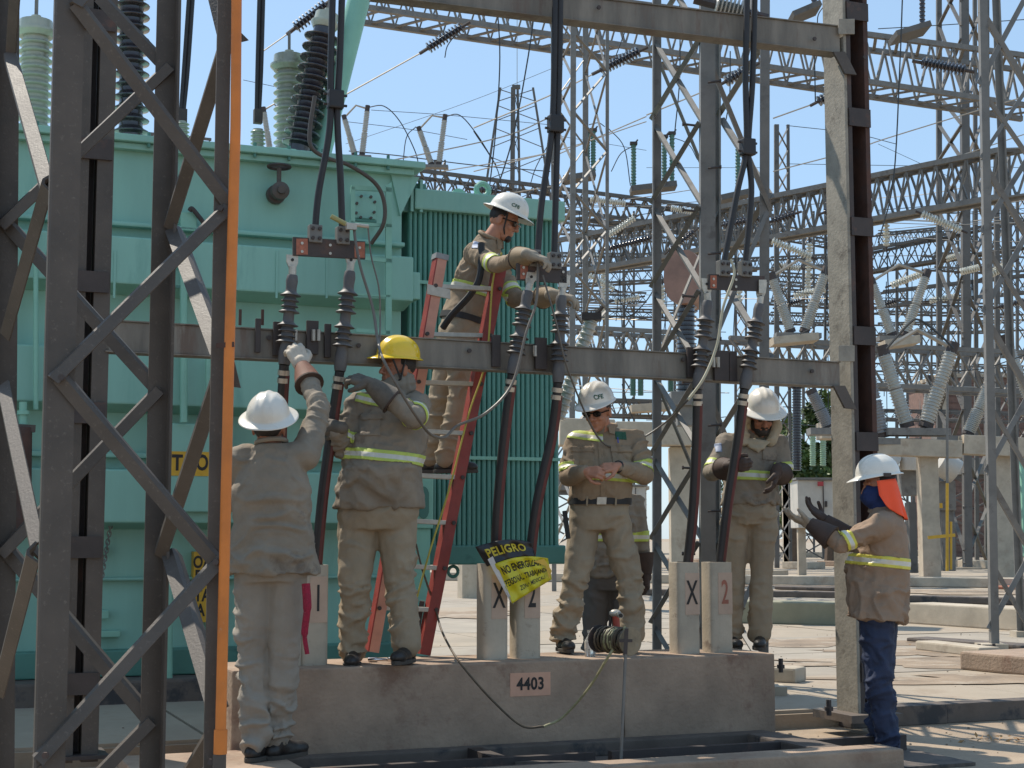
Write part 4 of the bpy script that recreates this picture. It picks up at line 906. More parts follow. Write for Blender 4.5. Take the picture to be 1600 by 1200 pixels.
vswitch('pale V switch right of the portal column, upper', 46, (1404, 525), (1362, 440), (1448, 428), 8.5, n=13)
vswitch('large pale V switch on the concrete gantry at right', 40, (1432, 668), (1380, 548), (1488, 544), 12.5, n=11)
vswitch('blue-grey slanted switch insulator hidden half by the portal column', 40, (1392, 684), (1355, 565), (None, None), 11, PORC_B, n=11, arms=False)
vswitch('grey slanted switch insulator left of the right edge mast', 42, (1500, 680), (None, None), (1546, 600), 10.5, n=13, arms=False)
vswitch('pale slanted switch at the right picture edge', 48, (1625, 640), (1572, 530), (None, None), 9.5, n=13, arms=False)
vswitch('slanted blue-grey switch insulator beyond the bearded worker helmet', 38, (1308, 668), (1268, 612), (None, None), 11.5, PORC_B, n=9, arms=False)
vswitch('narrow far post switch behind the large V switch', 55, (1436, 672), (1452, 592), (None, None), 6, n=13, arms=False)

def post_ins(name, label, d, a, b, rpx, m, n, group=None):
    r = rpx*d/F; A_ = P(*a, d); B_ = P(*b, d); t = thing(name, label, 'insulator', tuple(A_), group)
    ribs(A_, B_, r, n).build('insulator', m, t, smooth=True)
    M_ = MB(); M_.obox(B_+Z*r*0.4, Vector((r*1.3, 0, 0)), Vector((0, r, 0)), Z*r*0.5); M_.tube([B_, B_+Vector((r*1.5, 0, r*1.8))], r*0.3, 6); M_.build('cap', STEEL_D, t)
    return t
post_ins('leaning_insulator', 'leaning pale ribbed insulator behind the middle beam, left of the sunglasses worker', 13.5, (872, 655), (924, 500), 12, PORC_G, 17)
GRN = 'green post insulators standing on the far girders'
for (x, y0, y1, dd, lab) in ((927, 268, 205, 62, 'green post insulator between the slender mast legs'), (990, 294, 226, 60, 'green post insulator standing alone left of the middle mast'), (1038, 286, 215, 60, 'green post insulator against the middle mast left leg'),
                        (1050, 286, 210, 60, 'green post insulator just right of the middle mast left leg'), (1153, 300, 226, 60, 'green post insulator by the right jumper cables'), (918, 268, 208, 62, 'pale green post insulator, left one of the mast pair'),
                        (989, 618, 588, 50, 'short green insulator left of the pair under the middle beam'), (1001, 618, 588, 50, 'short green insulator right of the pair under the middle beam'), (1048, 612, 588, 50, 'short green insulator touching the middle mast, under the beam'),
                        (1270, 728, 680, 48, 'pale green post insulator left of the pair beyond the bearded worker'), (1286, 728, 680, 48, 'pale green post insulator right of the pair beyond the bearded worker')):
    post_ins('post_insulator', lab, dd, (x, y0), (x, y1), 4.5 if y0 < 400 else 5.2, PORC_T if x < 1260 else mat('pale_green_porcelain', (0.33, 0.50, 0.38), 0.35), 14, GRN)
post_ins('lightning_arrester', 'tall black ribbed arrester column beyond the bearded worker', 46, (1245, 735), (1245, 605), 8, PORC_D, 30)
post_ins('lightning_arrester', 'thin black ribbed post at the top, right of the portal column', 40, (1441, 40), (1441, -40), 5, PORC_D, 13)
post_ins('lightning_arrester', 'thin black ribbed post at the top, left of the portal column', 40, (1272, 8), (1272, -40), 5, PORC_D, 9)
for (x0, y0, x1, y1, dd, lab) in ((1235, 30, 1278, 12, 40, 'weathered board bracket under the left arrester'), (1395, 60, 1448, 44, 40, 'weathered board bracket under the right arrester'), (985, 298, 1056, 290, 60, 'grey switch platform left of the middle mast'), (880, 282, 930, 274, 62, 'grey switch platform behind the slender mast'), (1125, 312, 1170, 302, 60, 'grey switch platform behind the right jumper cables'),
                           (1205, 535, 1275, 528, 45.5, 'timber-coloured switch base plank left of the portal column'), (1378, 540, 1432, 532, 45.5, 'timber-coloured switch base plank right of the portal column'), (985, 640, 1046, 635, 50, 'pale box platform carrying the short green insulators')):
    a = P(x0, y0, dd); c = P(x1, y1, dd); b = MB(); b.bar(a, c, 0.9, 9*dd/F if y0 < 400 else 12*dd/F); tag(b.build('switch_platform', CONC2 if y0 > 500 else GALV_F, bevel=0.01), lab, 'platform')

def string_ins(label, d, a, b, rpx, n, m, group):
    A_ = P(*a, d); B_ = P(*b, d); r = rpx*1.18*d/F; n = int(n*1.25); t = thing('insulator_string', label, 'insulator', tuple(B_ if B_.z < A_.z else A_), group)
    pf = []
    for k in range(n):
        q = k/n; h = 1/n; pf += [(q, r*0.45), (q+h*.2, r*0.5), (q+h*.3, r), (q+h*.68, r*0.95), (q+h*.85, r*0.5)]
    pf.append((1, r*.3)); M_ = MB(); M_.lathe(A_, B_, pf, 14); M_.build('disc_stack', m, t, smooth=True)
    dr = (B_-A_).normalized(); M_ = MB(); M_.tube([A_-dr*r*1.6, A_], r*.3, 6); M_.build('end_fitting', STEEL_D, t)
    M_ = MB(); M_.tube([B_, B_+dr*r*1.6], r*.3, 6); M_.build('end_fitting', STEEL_D, t)
    return t
GB = 'black strain insulator strings on the girders'
string_ins('black insulator string hanging at the top girder above the tank', 40, (668, 76), (722, 42), 8, 9, PORC_D, GB)
string_ins('black insulator string beside the leaning black bushing, top left', 40, (461, 44), (510, 6), 9, 8, PORC_D, GB)
string_ins('black insulator string between the slender mast and middle mast', 40, (938, 110), (999, 80), 8, 10, PORC_D, GB)
string_ins('black insulator string against the middle mast back leg', 40, (1133, 128), (1176, 104), 8, 7, PORC_D, GB)
string_ins('short black insulator string left of the portal column', 40, (1278, 159), (1318, 138), 7.5, 7, PORC_D, GB)
string_ins('level black insulator string right of the portal column, on the top girder', 40, (1440, 98), (1508, 110), 8, 10, PORC_D, GB)
string_ins('small black insulator string just above the radiator lifting eye', 52, (742, 296), (778, 300), 7, 4, PORC_D, GB)
string_ins('long dark insulator string behind the middle mast left leg', 50, (945, 390), (1016, 372), 6, 12, PORC_D, GB)
string_ins('dark insulator string right of the middle mast', 50, (1206, 346), (1242, 334), 6, 6, PORC_D, GB)
string_ins('dark insulator string touching the portal column', 50, (1288, 332), (1316, 322), 6, 5, PORC_D, GB)
string_ins('dark insulator string behind the middle mast', 50, (1045, 392), (1084, 362), 5, 8, PORC_D, GB)
string_ins('dark insulator string between slender mast and brown transformer, lower', 50, (1130, 352), (1192, 340), 6, 10, PORC_D, GB)
GG = 'pale glass insulator strings in the yard'
for i, (d, a, b, r, n, lab) in enumerate(((50, (922, 312), (978, 318), 5, 12, 'clear glass string between the slender and middle masts'), (50, (1048, 325), (1084, 331), 4.5, 9, 'clear glass string beside the middle mast front leg'), (48, (950, 368), (992, 340), 4.5, 9, 'slanted glass string left of the middle mast'),
                                (46, (1440, 334), (1502, 360), 5.5, 12, 'slanted glass string between the two right masts'), (46, (1206, 376), (1268, 402), 5.5, 12, 'slanted glass string left of the portal column'), (50, (1392, 446), (1440, 428), 5, 10, 'glass string reaching the upper V switch'),
                                (48, (1540, 432), (1582, 410), 6, 9, 'glass string right of the right mast leg'), (44, (920, 430), (960, 452), 4.5, 9, 'glass string sloping behind the slender mast'), (52, (1240, 462), (1290, 452), 5, 10, 'glass string low beside the left V switch'),
                                (50, (1385, 350), (1385, 385), 4.5, 5, 'short hanging glass string right of the portal column'), (60, (1265, 380), (1262, 455), 4.5, 12, 'vertical glass string near the left V switch'), (60, (943, 420), (943, 500), 4, 14, 'vertical glass string behind the slender mast'), (60, (1155, 440), (1155, 486), 4.5, 6, 'hanging glass string under the right terminal bar'), (55, (1500, 425), (1530, 418), 5, 7, 'glass string behind the thick-legged mast'), (60, (1035, 445), (1035, 490), 4, 7, 'hanging glass string left of the brown tank'))):
    string_ins(lab, d, a, b, r, n, GLASSI, GG)
for i, (a, b, n, m_, lab) in enumerate((((1215, 415), (1252, 420), 8, GLASSI, 'faint glass string left of the left V switch arm'), ((1478, 405), (1500, 398), 6, GLASSI, 'faint glass string by the thick-legged mast'), ((885, 470), (905, 500), 7, PORC_D, 'faint dark string near the leaning pale insulator'), ((960, 470), (1000, 464), 8, GLASSI, 'faint glass string left of the middle mast, low'),
        ((1040, 455), (1078, 448), 7, PORC_D, 'faint dark string below the brown tank'), ((1215, 480), (1250, 470), 8, PORC_D, 'faint dark string crossing the left V switch'), ((1375, 478), (1400, 470), 6, PORC_D, 'faint dark string crossing the upper right V switch'), ((1452, 470), (1498, 462), 9, GLASSI, 'faint glass string right of the upper right V switch'), ((1560, 480), (1600, 470), 8, PORC_D, 'faint dark string at the right picture edge'), ((905, 395), (940, 402), 8, GLASSI, 'faint glass string crossing the slender mast'))):
    string_ins(lab, 62, a, b, 4.2, n, m_, 'faint insulator strings deep in the yard')
# large grey strain insulator at top, right of middle mast
string_ins('large pale ribbed insulator at the top edge, between middle mast and jumper cables', 11.0, (1118, 8), (1166, 20), 19, 7, PORC_G, None)
# brown tank on a black ribbed column
bt = thing('current_transformer', 'brown rounded instrument transformer on a black ribbed column behind the middle mast', 'transformer', tuple(P(1070, 690, 22)))
d = 22; b = MB()
pr_ = []
for q in range(24):
    an = 2*math.pi*q/24; ex = 0.5 if math.sin(an) > 0 else 0.75
    pr_.append(P(1066+29*math.copysign(abs(math.cos(an))**0.7, math.cos(an)), 432-42*math.copysign(abs(math.sin(an))**0.8, math.sin(an)), d))
b.prism(pr_, Vector((0.25, 0.7, 0))); b.build('tank', mat('brown_paint', (0.27, 0.16, 0.13), 0.5, 0, 0.3, 3, 0.1, 30, spot=(0.20, 0.16, 0.14), spot_amt=0.38, spot_scale=2), bt, smooth=True)
ribs(P(1072, 612, 22.3), P(1072, 470, 22.3), 17*22/F, 20).build('insulator', PORC_D, bt, smooth=True)
b = MB(); b.obox(P(1068, 624, 22.3), Vector((0.2, 0, 0)), Vector((0, 0.2, 0)), Z*0.1); b.obox(P(1070, 650, 22.3), Vector((0.12, 0, 0)), Vector((0, 0.12, 0)), Z*0.15); b.build('base', GALV, bt, bevel=0.01)

# ------------------------------------------------------------------ concrete gantries
def gantry(label, beams, cols, d, m=CONC2):
    pts = [P(x, y, d) for x, y, *_ in beams]; t = thing('concrete_gantry', label, 'gantry', tuple(P(cols[0][0], 900, d)))
    t.location = (P(cols[0][0], 800, d).x, d, GROUND)
    for (x0, y0, x1, y1, h) in beams:
        a = P(x0, y0, d); c = P(x1, y1, d); hh = h*d/F; b = MB(); b.bar(a-Z*hh/2, c-Z*hh/2, 0.55, hh); b.build('crossbeam', m, t, bevel=0.02)
    for (x0, x1, y0) in cols:
        a = P(x0, y0, d); c = P(x1, y0, d); b = MB(); ww = (c.x-a.x)/2
        b.obox(((a.x+c.x)/2, d+ww, (a.z+GROUND)/2), Vector((ww, 0, 0)), Vector((0, ww, 0)), Z*((a.z-GROUND)/2)); b.build('column', m, t, bevel=0.02)
gantry('concrete gantry under the pale V switches, behind the man in jeans', [(1330, 683, 1499, 689, 27), (1501, 680, 1660, 688, 30)], [(1438, 1466, 712), (1552, 1580, 712)], 40)
gantry('concrete gantry behind the sunglasses worker and middle mast', [(874, 655, 959, 657, 42), (961, 660, 1092, 662, 36)], [(1047, 1080, 698), (890, 916, 690)], 26)
b = MB(); b.obox(P(1296, 672, 40)+Vector((0.2, 0.4, 0)), Vector((0.4, 0, 0)), Vector((0, 0.4, 0)), Z*0.22); tag(b.build('switch_base_block', CONC2, bevel=0.02), 'short concrete beam end carrying a slanted blue-grey insulator, left of the portal column', 'concrete block')
# breakers with white tilted drums behind the man in jeans
br = thing('circuit_breaker', 'grey circuit breaker with white tilted drums behind the man in jeans', 'circuit breaker', tuple(GZ(1460, 880)))
WHT = mat('white_paint', (0.50, 0.50, 0.49), 0.45, 0, 0.12, 3, 0.05)
for (x0, y0, x1, y1, r) in ((1398, 730, 1374, 716, 20), (1420, 690, 1420, 735, 14), (1468, 722, 1494, 738, 20)):
    a = P(x0, y0, 44); c = P(x1, y1, 44); b = MB(); b.tube([a, c], r*44/F, 18); b.build('drum', WHT, br, smooth=True, bevel=0.02)
for q_, (x, y, w, h, m_) in enumerate(((1418, 755, 26, 40, GALV), (1475, 775, 30, 46, GALV), (1424, 840, 12, 110, GALV_F), (1478, 822, 20, 140, GALV))):
    c = P(x, y, 44.3+0.07*q_); b = MB(); b.obox(c, Vector((w/2*44/F, 0, 0)), Vector((0, 0.25, 0)), Z*(h/2*44/F)); b.build('operating_box', m_, br, bevel=0.02)
b = MB(); b.obox(P(1467, 790, 43.9), Vector((0.1, 0, 0)), Vector((0, 0.02, 0)), Z*0.07); b.build('warning_plate', YEL, br)
yr = thing('yellow_pipe_rack', 'yellow painted pipe stand right of the gantry column', 'pipe stand', tuple(GZ(1480, 892)))
for (x, y0, y1, w) in ((1480, 755, 892, 5), (1486, 815, 890, 4)):
    b = MB(); b.tube([P(x, y0, 39), P(x, y1, 39)], w/2*39/F, 8); b.build('pipe', YEL, yr, smooth=True)
b = MB(); b.tube([P(1480, 600, 39), P(1480, 757, 39)], 0.035, 8); b.build('pipe', GALV, yr)
b = MB(); b.bar(P(1450, 840, 39), P(1492, 836, 39), 0.08); b.build('clamp', YEL, yr)
# cabinets
def cabinet(label, x0, x1, y0, y1, d, side=True):
    a = P(x0, y0, d); c = P(x1, y1, d); t = thing('control_cabinet', label, 'cabinet', ((a.x+c.x)/2, d, GROUND))
    b = MB(); b.hexa([Vector((a.x, d, c.z)), Vector((c.x, d+0.1, c.z)), Vector((c.x, d+1.3, c.z)), Vector((a.x, d+1.3, c.z)), Vector((a.x, d, a.z)), Vector((c.x, d+0.1, a.z)), Vector((c.x, d+1.3, a.z)), Vector((a.x, d+1.3, a.z))]); b.build('body', WHT, t, bevel=0.02)
    b = MB(); b.obox(((a.x+c.x)/2, d+0.6, a.z+0.04), Vector(((c.x-a.x)/2+0.06, 0, 0)), Vector((0, 0.7, 0)), Z*0.035); b.build('roof', GALV, t)
    m_ = (a.x+c.x)/2-0.1
    b = MB(); b.obox((m_, d+0.03, (a.z+c.z)/2), Vector((0.012, 0, 0)), Vector((0, 0.03, 0)), Z*((a.z-c.z)/2*0.96)); b.build('door_gap', STEEL_D, t)
    b = MB(); b.obox((m_+0.08, d+0.0, (a.z+c.z)/2), Vector((0.025, 0, 0)), Vector((0, 0.05, 0)), Z*0.09); b.build('handle', STEEL_D, t)
    for x in (a.x+0.2, c.x-0.2):
        b = MB(); b.obox((x, d+0.6, (GROUND+c.z)/2), Vector((0.12, 0, 0)), Vector((0, 0.12, 0)), Z*((c.z-GROUND)/2)); b.build('leg', CONC2, t)
    return t
c1 = cabinet('white steel control cabinet on legs left of the portal column', 1246, 1338, 750, 825, 48)
b = MB(); b.obox(P(1282, 756, 47.9), Vector((0.09, 0, 0)), Vector((0, 0.02, 0)), Z*0.07); b.build('red_plate', mat('red_plate', (0.4, 0.05, 0.06), 0.5), c1)
cabinet('small white cabinet beyond the bearded worker glove', 1222, 1238, 708, 740, 62)
cabinet('grey cabinet low between the sunglasses worker and the middle mast', 985, 1010, 760, 850, 60)
# ground-level walls and kerbs of the yard
def lowwall(label, x0, y0, x1, y1, h, m, depth=0.5, name='low_wall', cat='wall'):
    a = GZ(x0, y0); c = GZ(x1, y1); dr = (c-a).normalized(); n = Z.cross(dr); n = n if n.y > 0 else -n
    b = MB(); b.hexa([a, c, c+n*depth, a+n*depth, a+Z*h, c+Z*h, c+n*depth+Z*h, a+n*depth+Z*h]); tag(b.build(name, m, bevel=0.02), label, cat)
OLIVE = mat('olive_concrete', (0.24, 0.24, 0.18), 0.8, 0, 0.2, 2, 0.3, 30)
lowwall('olive grey low duct wall left of the portal column', 1100, 972, 1312, 978, 0.30, OLIVE, 0.6)
lowwall('dark hose-topped kerb beyond the duct wall', 1000, 930, 1320, 935, 0.12, DARKC, 0.5, 'kerb', 'kerb')
lowwall('grey kerb across the yard, far behind the workers', 560, 905, 1760, 921, 0.22, CONC2, 0.8, 'kerb', 'kerb')
lowwall('pale concrete low wall right of the man in jeans', 1416, 974, 1760, 998, 0.28, CONC2, 0.5)
lowwall('dark kerb strip behind the right low wall', 1416, 941, 1760, 950, 0.12, DARKC, 0.4, 'kerb', 'kerb')
lowwall('pale rim of the cable trench by the right mast', 1430, 1016, 1530, 1028, 0.10, CONC2, 0.25, 'kerb', 'kerb')
lowwall('concrete pad under the right mast', 1500, 1046, 1790, 1075, 0.16, CONC, 1.6, 'mast_pad', 'concrete pad')
lowwall('rust red cover slab by the gantry column', 1545, 920, 1640, 922, 0.06, mat('red_slab', (0.36, 0.15, 0.10), 0.8), 1.5, 'cover_slab', 'slab')
lowwall('white rounded footing block beyond the plinth end', 1205, 1066, 1243, 1068, 0.12, CONC2, 0.25, 'footing_block', 'footing')
for (x, y) in ((1530, 1015), (1541, 1017), (1553, 1015), (1220, 1042), (1295, 1108)):
    c = P(x, y, 16.1 if x > 1400 else (11.4 if x < 1250 else 10.1)); b = MB(); b.tube([c-Z*0.04, c+Z*0.06], 0.018, 6); b.tube([c-Z*0.01, c+Z*0.015], 0.03, 6)
    tag(b.build('anchor_bolt', STEEL_D), {1530: 'left anchor bolt at the foot of the right edge mast', 1541: 'middle anchor bolt at the foot of the right edge mast', 1553: 'right anchor bolt at the foot of the right edge mast', 1220: 'anchor bolt on the rounded white footing beyond the plinth end', 1295: 'short anchor bolt beside the foot of the portal column'}[x], 'bolt', 'anchor bolts of the masts')
lowwall('dark trench lip before the right low wall', 1416, 1003, 1760, 1028, 0.05, DARKC, 0.35, 'kerb', 'kerb')
for k_, (x0, y0, x1, y1, h_, dp, m_, lab) in enumerate(((1222, 888, 1262, 889, 0.25, 0.9, CONC2, 'equipment base block far left of the portal column'), (1276, 884, 1330, 885, 0.2, 0.9, CONC, 'low equipment base just left of the portal column, far'), (1400, 892, 1436, 893, 0.3, 0.9, CONC2, 'equipment base block behind the man in jeans'),
        (1488, 886, 1540, 888, 0.28, 0.9, CONC2, 'equipment base block between gantry columns'), (1590, 890, 1660, 892, 0.3, 0.9, CONC, 'equipment base block at the right picture edge'), (1420, 912, 1500, 914, 0.1, 0.8, CONC, 'flat slab strip beyond the dark kerb, right'), (1210, 921, 1300, 923, 0.07, 0.6, DARKC, 'thin dark slab strip left of the portal column'),
        (600, 880, 700, 882, 0.3, 1.0, CONC2, 'far kerb block seen through the ladder rungs'), (880, 878, 950, 880, 0.3, 1.0, CONC2, 'far base block behind the legs of the sunglasses worker'), (1040, 884, 1100, 886, 0.3, 1.0, CONC, 'far base block behind the X posts'), (1140, 900, 1200, 902, 0.2, 0.8, CONC2, 'far base block behind the legs of the bearded worker'), (1210, 870, 1300, 871, 0.3, 1.2, CONC2, 'farthest pale base strip left of the portal column'), (1380, 868, 1520, 869, 0.35, 1.2, CONC2, 'farthest pale base strip right of the portal column'))):
    lowwall(lab, x0, y0, x1, y1, h_, m_, dp, 'concrete_block', 'concrete block')
DUST = mat('brown_dust', (0.27, 0.215, 0.165), 0.95, 0, 0.35, 2.5, 0.8, 25, spot=(0.345, 0.30, 0.25), spot_amt=0.46, spot_scale=1.6, bdist=0.008)
rngd = random.Random(4)
for (px, py, rx, ry) in ((1270, 1003, 1.6, 0.9), (1470, 1035, 1.9, 0.7), (1600, 1062, 2.0, .6), (1240, 958, 1.6, 1.0), (1430, 1018, 1.0, 0.8), (700, 960, 1.4, 1.6), (1560, 925, 4, 1.8), (1250, 915, 3, 1.2), (720, 900, 4, 2)):
    c = GZ(px, py, GROUND+0.0075); n_ = 40; b = MB()
    b.add([c]+[c+Vector((math.cos(2*math.pi*k/n_)*rx, math.sin(2*math.pi*k/n_)*ry, 0))*(0.8+0.25*math.sin(k*0.9+px)+rngd.uniform(-.12, .12)) for k in range(n_)], [(0, k+1, (k+1) % n_+1) for k in range(n_)])
    o = b.build('dust_patch', DUST); o['kind'] = 'structure'
# breaker racks seen low in the middle distance (posts and shade)
random.seed(11)
# ------------------------------------------------------------------ trees and building at the back
LEAF = mat('leaf_green', (0.085, 0.15, 0.035), 0.6, 0, 0.45, 1.2, 0)
LEAF2 = mat('leaf_dark_green', (0.045, 0.085, 0.022), 0.6, 0, 0.45, 1.2, 0)
BARK = mat('bark', (0.12, 0.09, 0.07), 0.9)
def tree(label, px, ytop, d, wpx, seed, n=2600):
    rng = random.Random(seed); zt_ = P(px, ytop, d).z; x = P(px, 800, d).x; w = wpx*d/F/2
    t = thing('tree', label, 'tree', (x, d, GROUND), 'trees behind the yard')
    b = MB(); b.tube([Vector((x, d, 0.1)), Vector((x+0.1, d, zt_*0.3)), Vector((x-0.1, d+0.1, zt_*0.6))], [0.28, 0.22, 0.12], 8)
    for k in range(6):
        an = rng.uniform(0, 6.28); b.tube([Vector((x, d, zt_*rng.uniform(.25, .5))), Vector((x+math.cos(an)*w*.5, d+math.sin(an)*w*.5, zt_*rng.uniform(.55, .8)))], [0.1, 0.04], 6)
    b.build('trunk', BARK, t)
    for q, m_ in enumerate((LEAF, LEAF2)):
        b = MB(); cl = [(rng.gauss(0, w*.45), rng.gauss(0, w*.45), rng.uniform(zt_*.25, zt_*.93), rng.uniform(.5, 1.1)) for _ in range(26)]
        for k in range(n):
            cx, cy, cz, cr = rng.choice(cl); rr = cr*w*0.36; v = Vector((rng.gauss(0, 1), rng.gauss(0, 1), rng.gauss(0, 1))).normalized()*rr*rng.uniform(.55, 1)
            c = Vector((x+cx, d+cy, min(cz, zt_)))+v; s_ = rng.uniform(.12, .26)
            a1 = Vector((rng.gauss(0, 1), rng.gauss(0, 1), rng.gauss(0, 1))).normalized(); a2 = a1.cross(Vector((rng.gauss(0, 1), rng.gauss(0, 1), rng.gauss(0, 1)))).normalized()
            b.add([c-a1*s_, c+a2*s_*.5, c+a1*s_, c-a2*s_*.5], [(0, 1, 2, 3)])
        b.build('crown', m_, t)
tree('light green bushy tree left of the portal column, beyond the yard', 1296, 606, 66, 100, 1)
tree('darker green tree behind the bearded worker helmet', 1240, 636, 72, 80, 2)
tree('green tree further left behind the middle mast', 1150, 700, 120, 100, 3, 1200)
tree('green tree half hidden by the portal column', 1350, 655, 105, 60, 4, 1200)
BRICK = mat('brick_red_brown', (0.20, 0.13, 0.115), 0.85, 0, 0.3, 3, 0.2, 20, spot=(0.13, 0.09, 0.085), spot_amt=0.42, spot_scale=4)
def building(label, x0, x1, ytop, d, m, bands):
    a = P(x0, ytop, d); c = P(x1, ytop, d); t = thing('brick_building', label, 'building', ((a.x+c.x)/2, d, GROUND))
    b = MB(); b.obox(((a.x+c.x)/2, d+4, (a.z+GROUND)/2), Vector(((c.x-a.x)/2, 0, 0)), Vector((0, 4, 0)), Z*((a.z-GROUND)/2)); b.build('wall', m, t)
    for (bx0, bx1) in bands:
        e = P(bx0, 700, d); f = P(bx1, 700, d); b = MB(); b.obox(((e.x+f.x)/2, d-0.1, (a.z+GROUND)/2), Vector(((f.x-e.x)/2, 0, 0)), Vector((0, 0.25, 0)), Z*((a.z-GROUND)/2+0.15)); b.build('pilaster', CONC2, t)
    b = MB(); b.obox(((a.x+c.x)/2, d+4, a.z+0.12), Vector(((c.x-a.x)/2+0.2, 0, 0)), Vector((0, 4.2, 0)), Z*0.118); b.build('roof_slab', CONC2, t)
    # brick courses as recessed lines are below a pixel at this distance
    b = MB()
    for k in range(int((a.z-GROUND)/0.4)): b.obox(((a.x+c.x)/2, d-0.01, GROUND+0.3+k*0.4), Vector(((c.x-a.x)/2, 0, 0)), Vector((0, 0.02, 0)), Z*0.03)
    b.build('course_bands', mat('brick_dark_band', (0.15, 0.095, 0.085), 0.85), t, kind='stuff'); return t
building('red-brown brick building with pale pilasters beyond the right masts', 1470, 1720, 590, 95, BRICK, [(1468, 1478), (1540, 1552), (1620, 1632)])
building('low pale block house behind the sunglasses worker', 930, 1010, 765, 110, CONC2, [])
b = MB(); a = P(1584, 708, 60); c = P(1640, 870, 60); b.obox(((a.x+c.x)/2, 60, (a.z+c.z)/2), Vector(((c.x-a.x)/2, 0, 0)), Vector((0, 0.8, 0)), Z*((a.z-c.z)/2)); tag(b.build('turquoise_tank', TANK2, bevel=0.05), 'pale turquoise tank at the right picture edge, beyond the mast', 'tank')
tag(None or MB().add([(-400, 0, 0)], []).build('unused', CONC2), 'x') if False else None

# ------------------------------------------------------------------ background clutter: breaker rows near the ground
random.seed(5)
def rack(label, px, ytop, d, w, h):
    c = P(px, ytop, d); t = thing('equipment_rack', label, 'rack', (c.x, d, GROUND), 'equipment racks in the far yard')
    for q in (-1, 1):
        b = MB(); b.bar(Vector((c.x+q*w/2, d, GROUND)), Vector((c.x+q*w/2, d, c.z)), 0.14); b.build('leg', GALV_F, t)
    b = MB(); b.bar(Vector((c.x-w/2, d, c.z)), Vector((c.x+w/2, d, c.z)), 0.2); b.build('rail', GALV_F, t)
    b = MB(); n = 4; hz = (c.z-GROUND)/n
    for k in range(n): b.bar(Vector((c.x-w/2, d, GROUND+hz*k)), Vector((c.x+w/2, d, GROUND+hz*(k+1))), 0.07); b.bar(Vector((c.x+w/2, d, GROUND+hz*k)), Vector((c.x-w/2, d, GROUND+hz*(k+1))), 0.07)
    b.build('bracing', GALV_F, t, kind='stuff')
    b = MB(); b.obox((c.x, d, c.z+h/2+0.1), Vector((w*0.35, 0, 0)), Vector((0, 0.4, 0)), Z*h/2); b.build('box', GALV, t, bevel=0.02)
    for q in (-0.3, 0.3):
        ribs(Vector((c.x+q*w, d, c.z+0.1)), Vector((c.x+q*w*1.4, d, c.z+1.1)), 0.13, 9).build('insulator', PORC_G, t, smooth=True)
for (px, yt, d, w, h, lab) in ((1262, 770, 85, 1.6, 0.5, 'far equipment rack left of the white cabinet'), (1228, 760, 80, 1.4, 0.6, 'far equipment rack beside the bearded worker arm'), (1400, 760, 80, 1.8, 0.9, 'far equipment rack behind the jeans worker helmet'), (1520, 745, 75, 2.0, 0.8, 'far equipment rack between the right masts'), (960, 760, 78, 2.2, 0.8, 'far equipment rack behind the sunglasses worker elbow'),
                           (1160, 775, 82, 1.8, 0.7, 'far equipment rack behind the middle mast'), (890, 770, 70, 1.5, 0.7, 'far equipment rack beside the radiator edge'), (1590, 770, 80, 2, 0.8, 'far equipment rack at the right edge')):
    rack(lab, px, yt, d, w, h)

# ------------------------------------------------------------------ wires
def span(pts, d0, d1, rpx, m, sag=0, label='thin overhead wire', group='overhead wires'):
    n = len(pts); P_ = [P(x, y, d0+(d1-d0)*i/(n-1)) for i, (x, y) in enumerate(pts)]
    if n == 2 and sag:
        mid = (P_[0]+P_[1])/2-Z*sag*d0/F; P_ = [P_[0], mid, P_[1]]
    sp = smooth_path(P_, 6); mb = MB(); mb.tube(sp, rpx*(d0+d1)/2/F, 5)
    mx = sum(x for x, y in pts)/n; my = sum(y for x, y in pts)/n; dx = pts[-1][0]-pts[0][0]; dy = pts[-1][1]-pts[0][1]
    wh = next(w for lim, w in ((560, 'over the transformer tank'), (770, 'above the radiator bank'), (870, 'above the white helmet on the ladder'), (1000, 'between the slender and middle masts'), (1100, 'beside the middle mast'), (1205, 'behind the right jumper cables'), (1320, 'just left of the portal column'), (1465, 'just right of the portal column'), (1530, 'between the two right masts'), (9999, 'past the right edge mast')) if mx < lim)
    hh = 'high up' if my < 150 else 'bushing height' if my < 300 else 'girder height' if my < 430 else 'bar height' if my < 520 else 'low down'
    ori = 'hanging' if abs(dy) > abs(dx)*1.5 else ('climbing' if dy < -0.15*dx else 'sinking' if dy > 0.15*dx else 'near level')
    col_ = 'dark' if m is WIRED else 'pale'; th_ = 'thick' if rpx > 1.15 else 'thin' if rpx > 0.6 else 'hair-thin'
    tag(mb.build('overhead_wire', m, smooth=True), '%s %s %s wire %s, %s' % (th_, col_, ori, wh, hh), 'wire', group)
OW = 'overhead wires'; LAB = 'thin overhead wire strung across the sky of the yard'
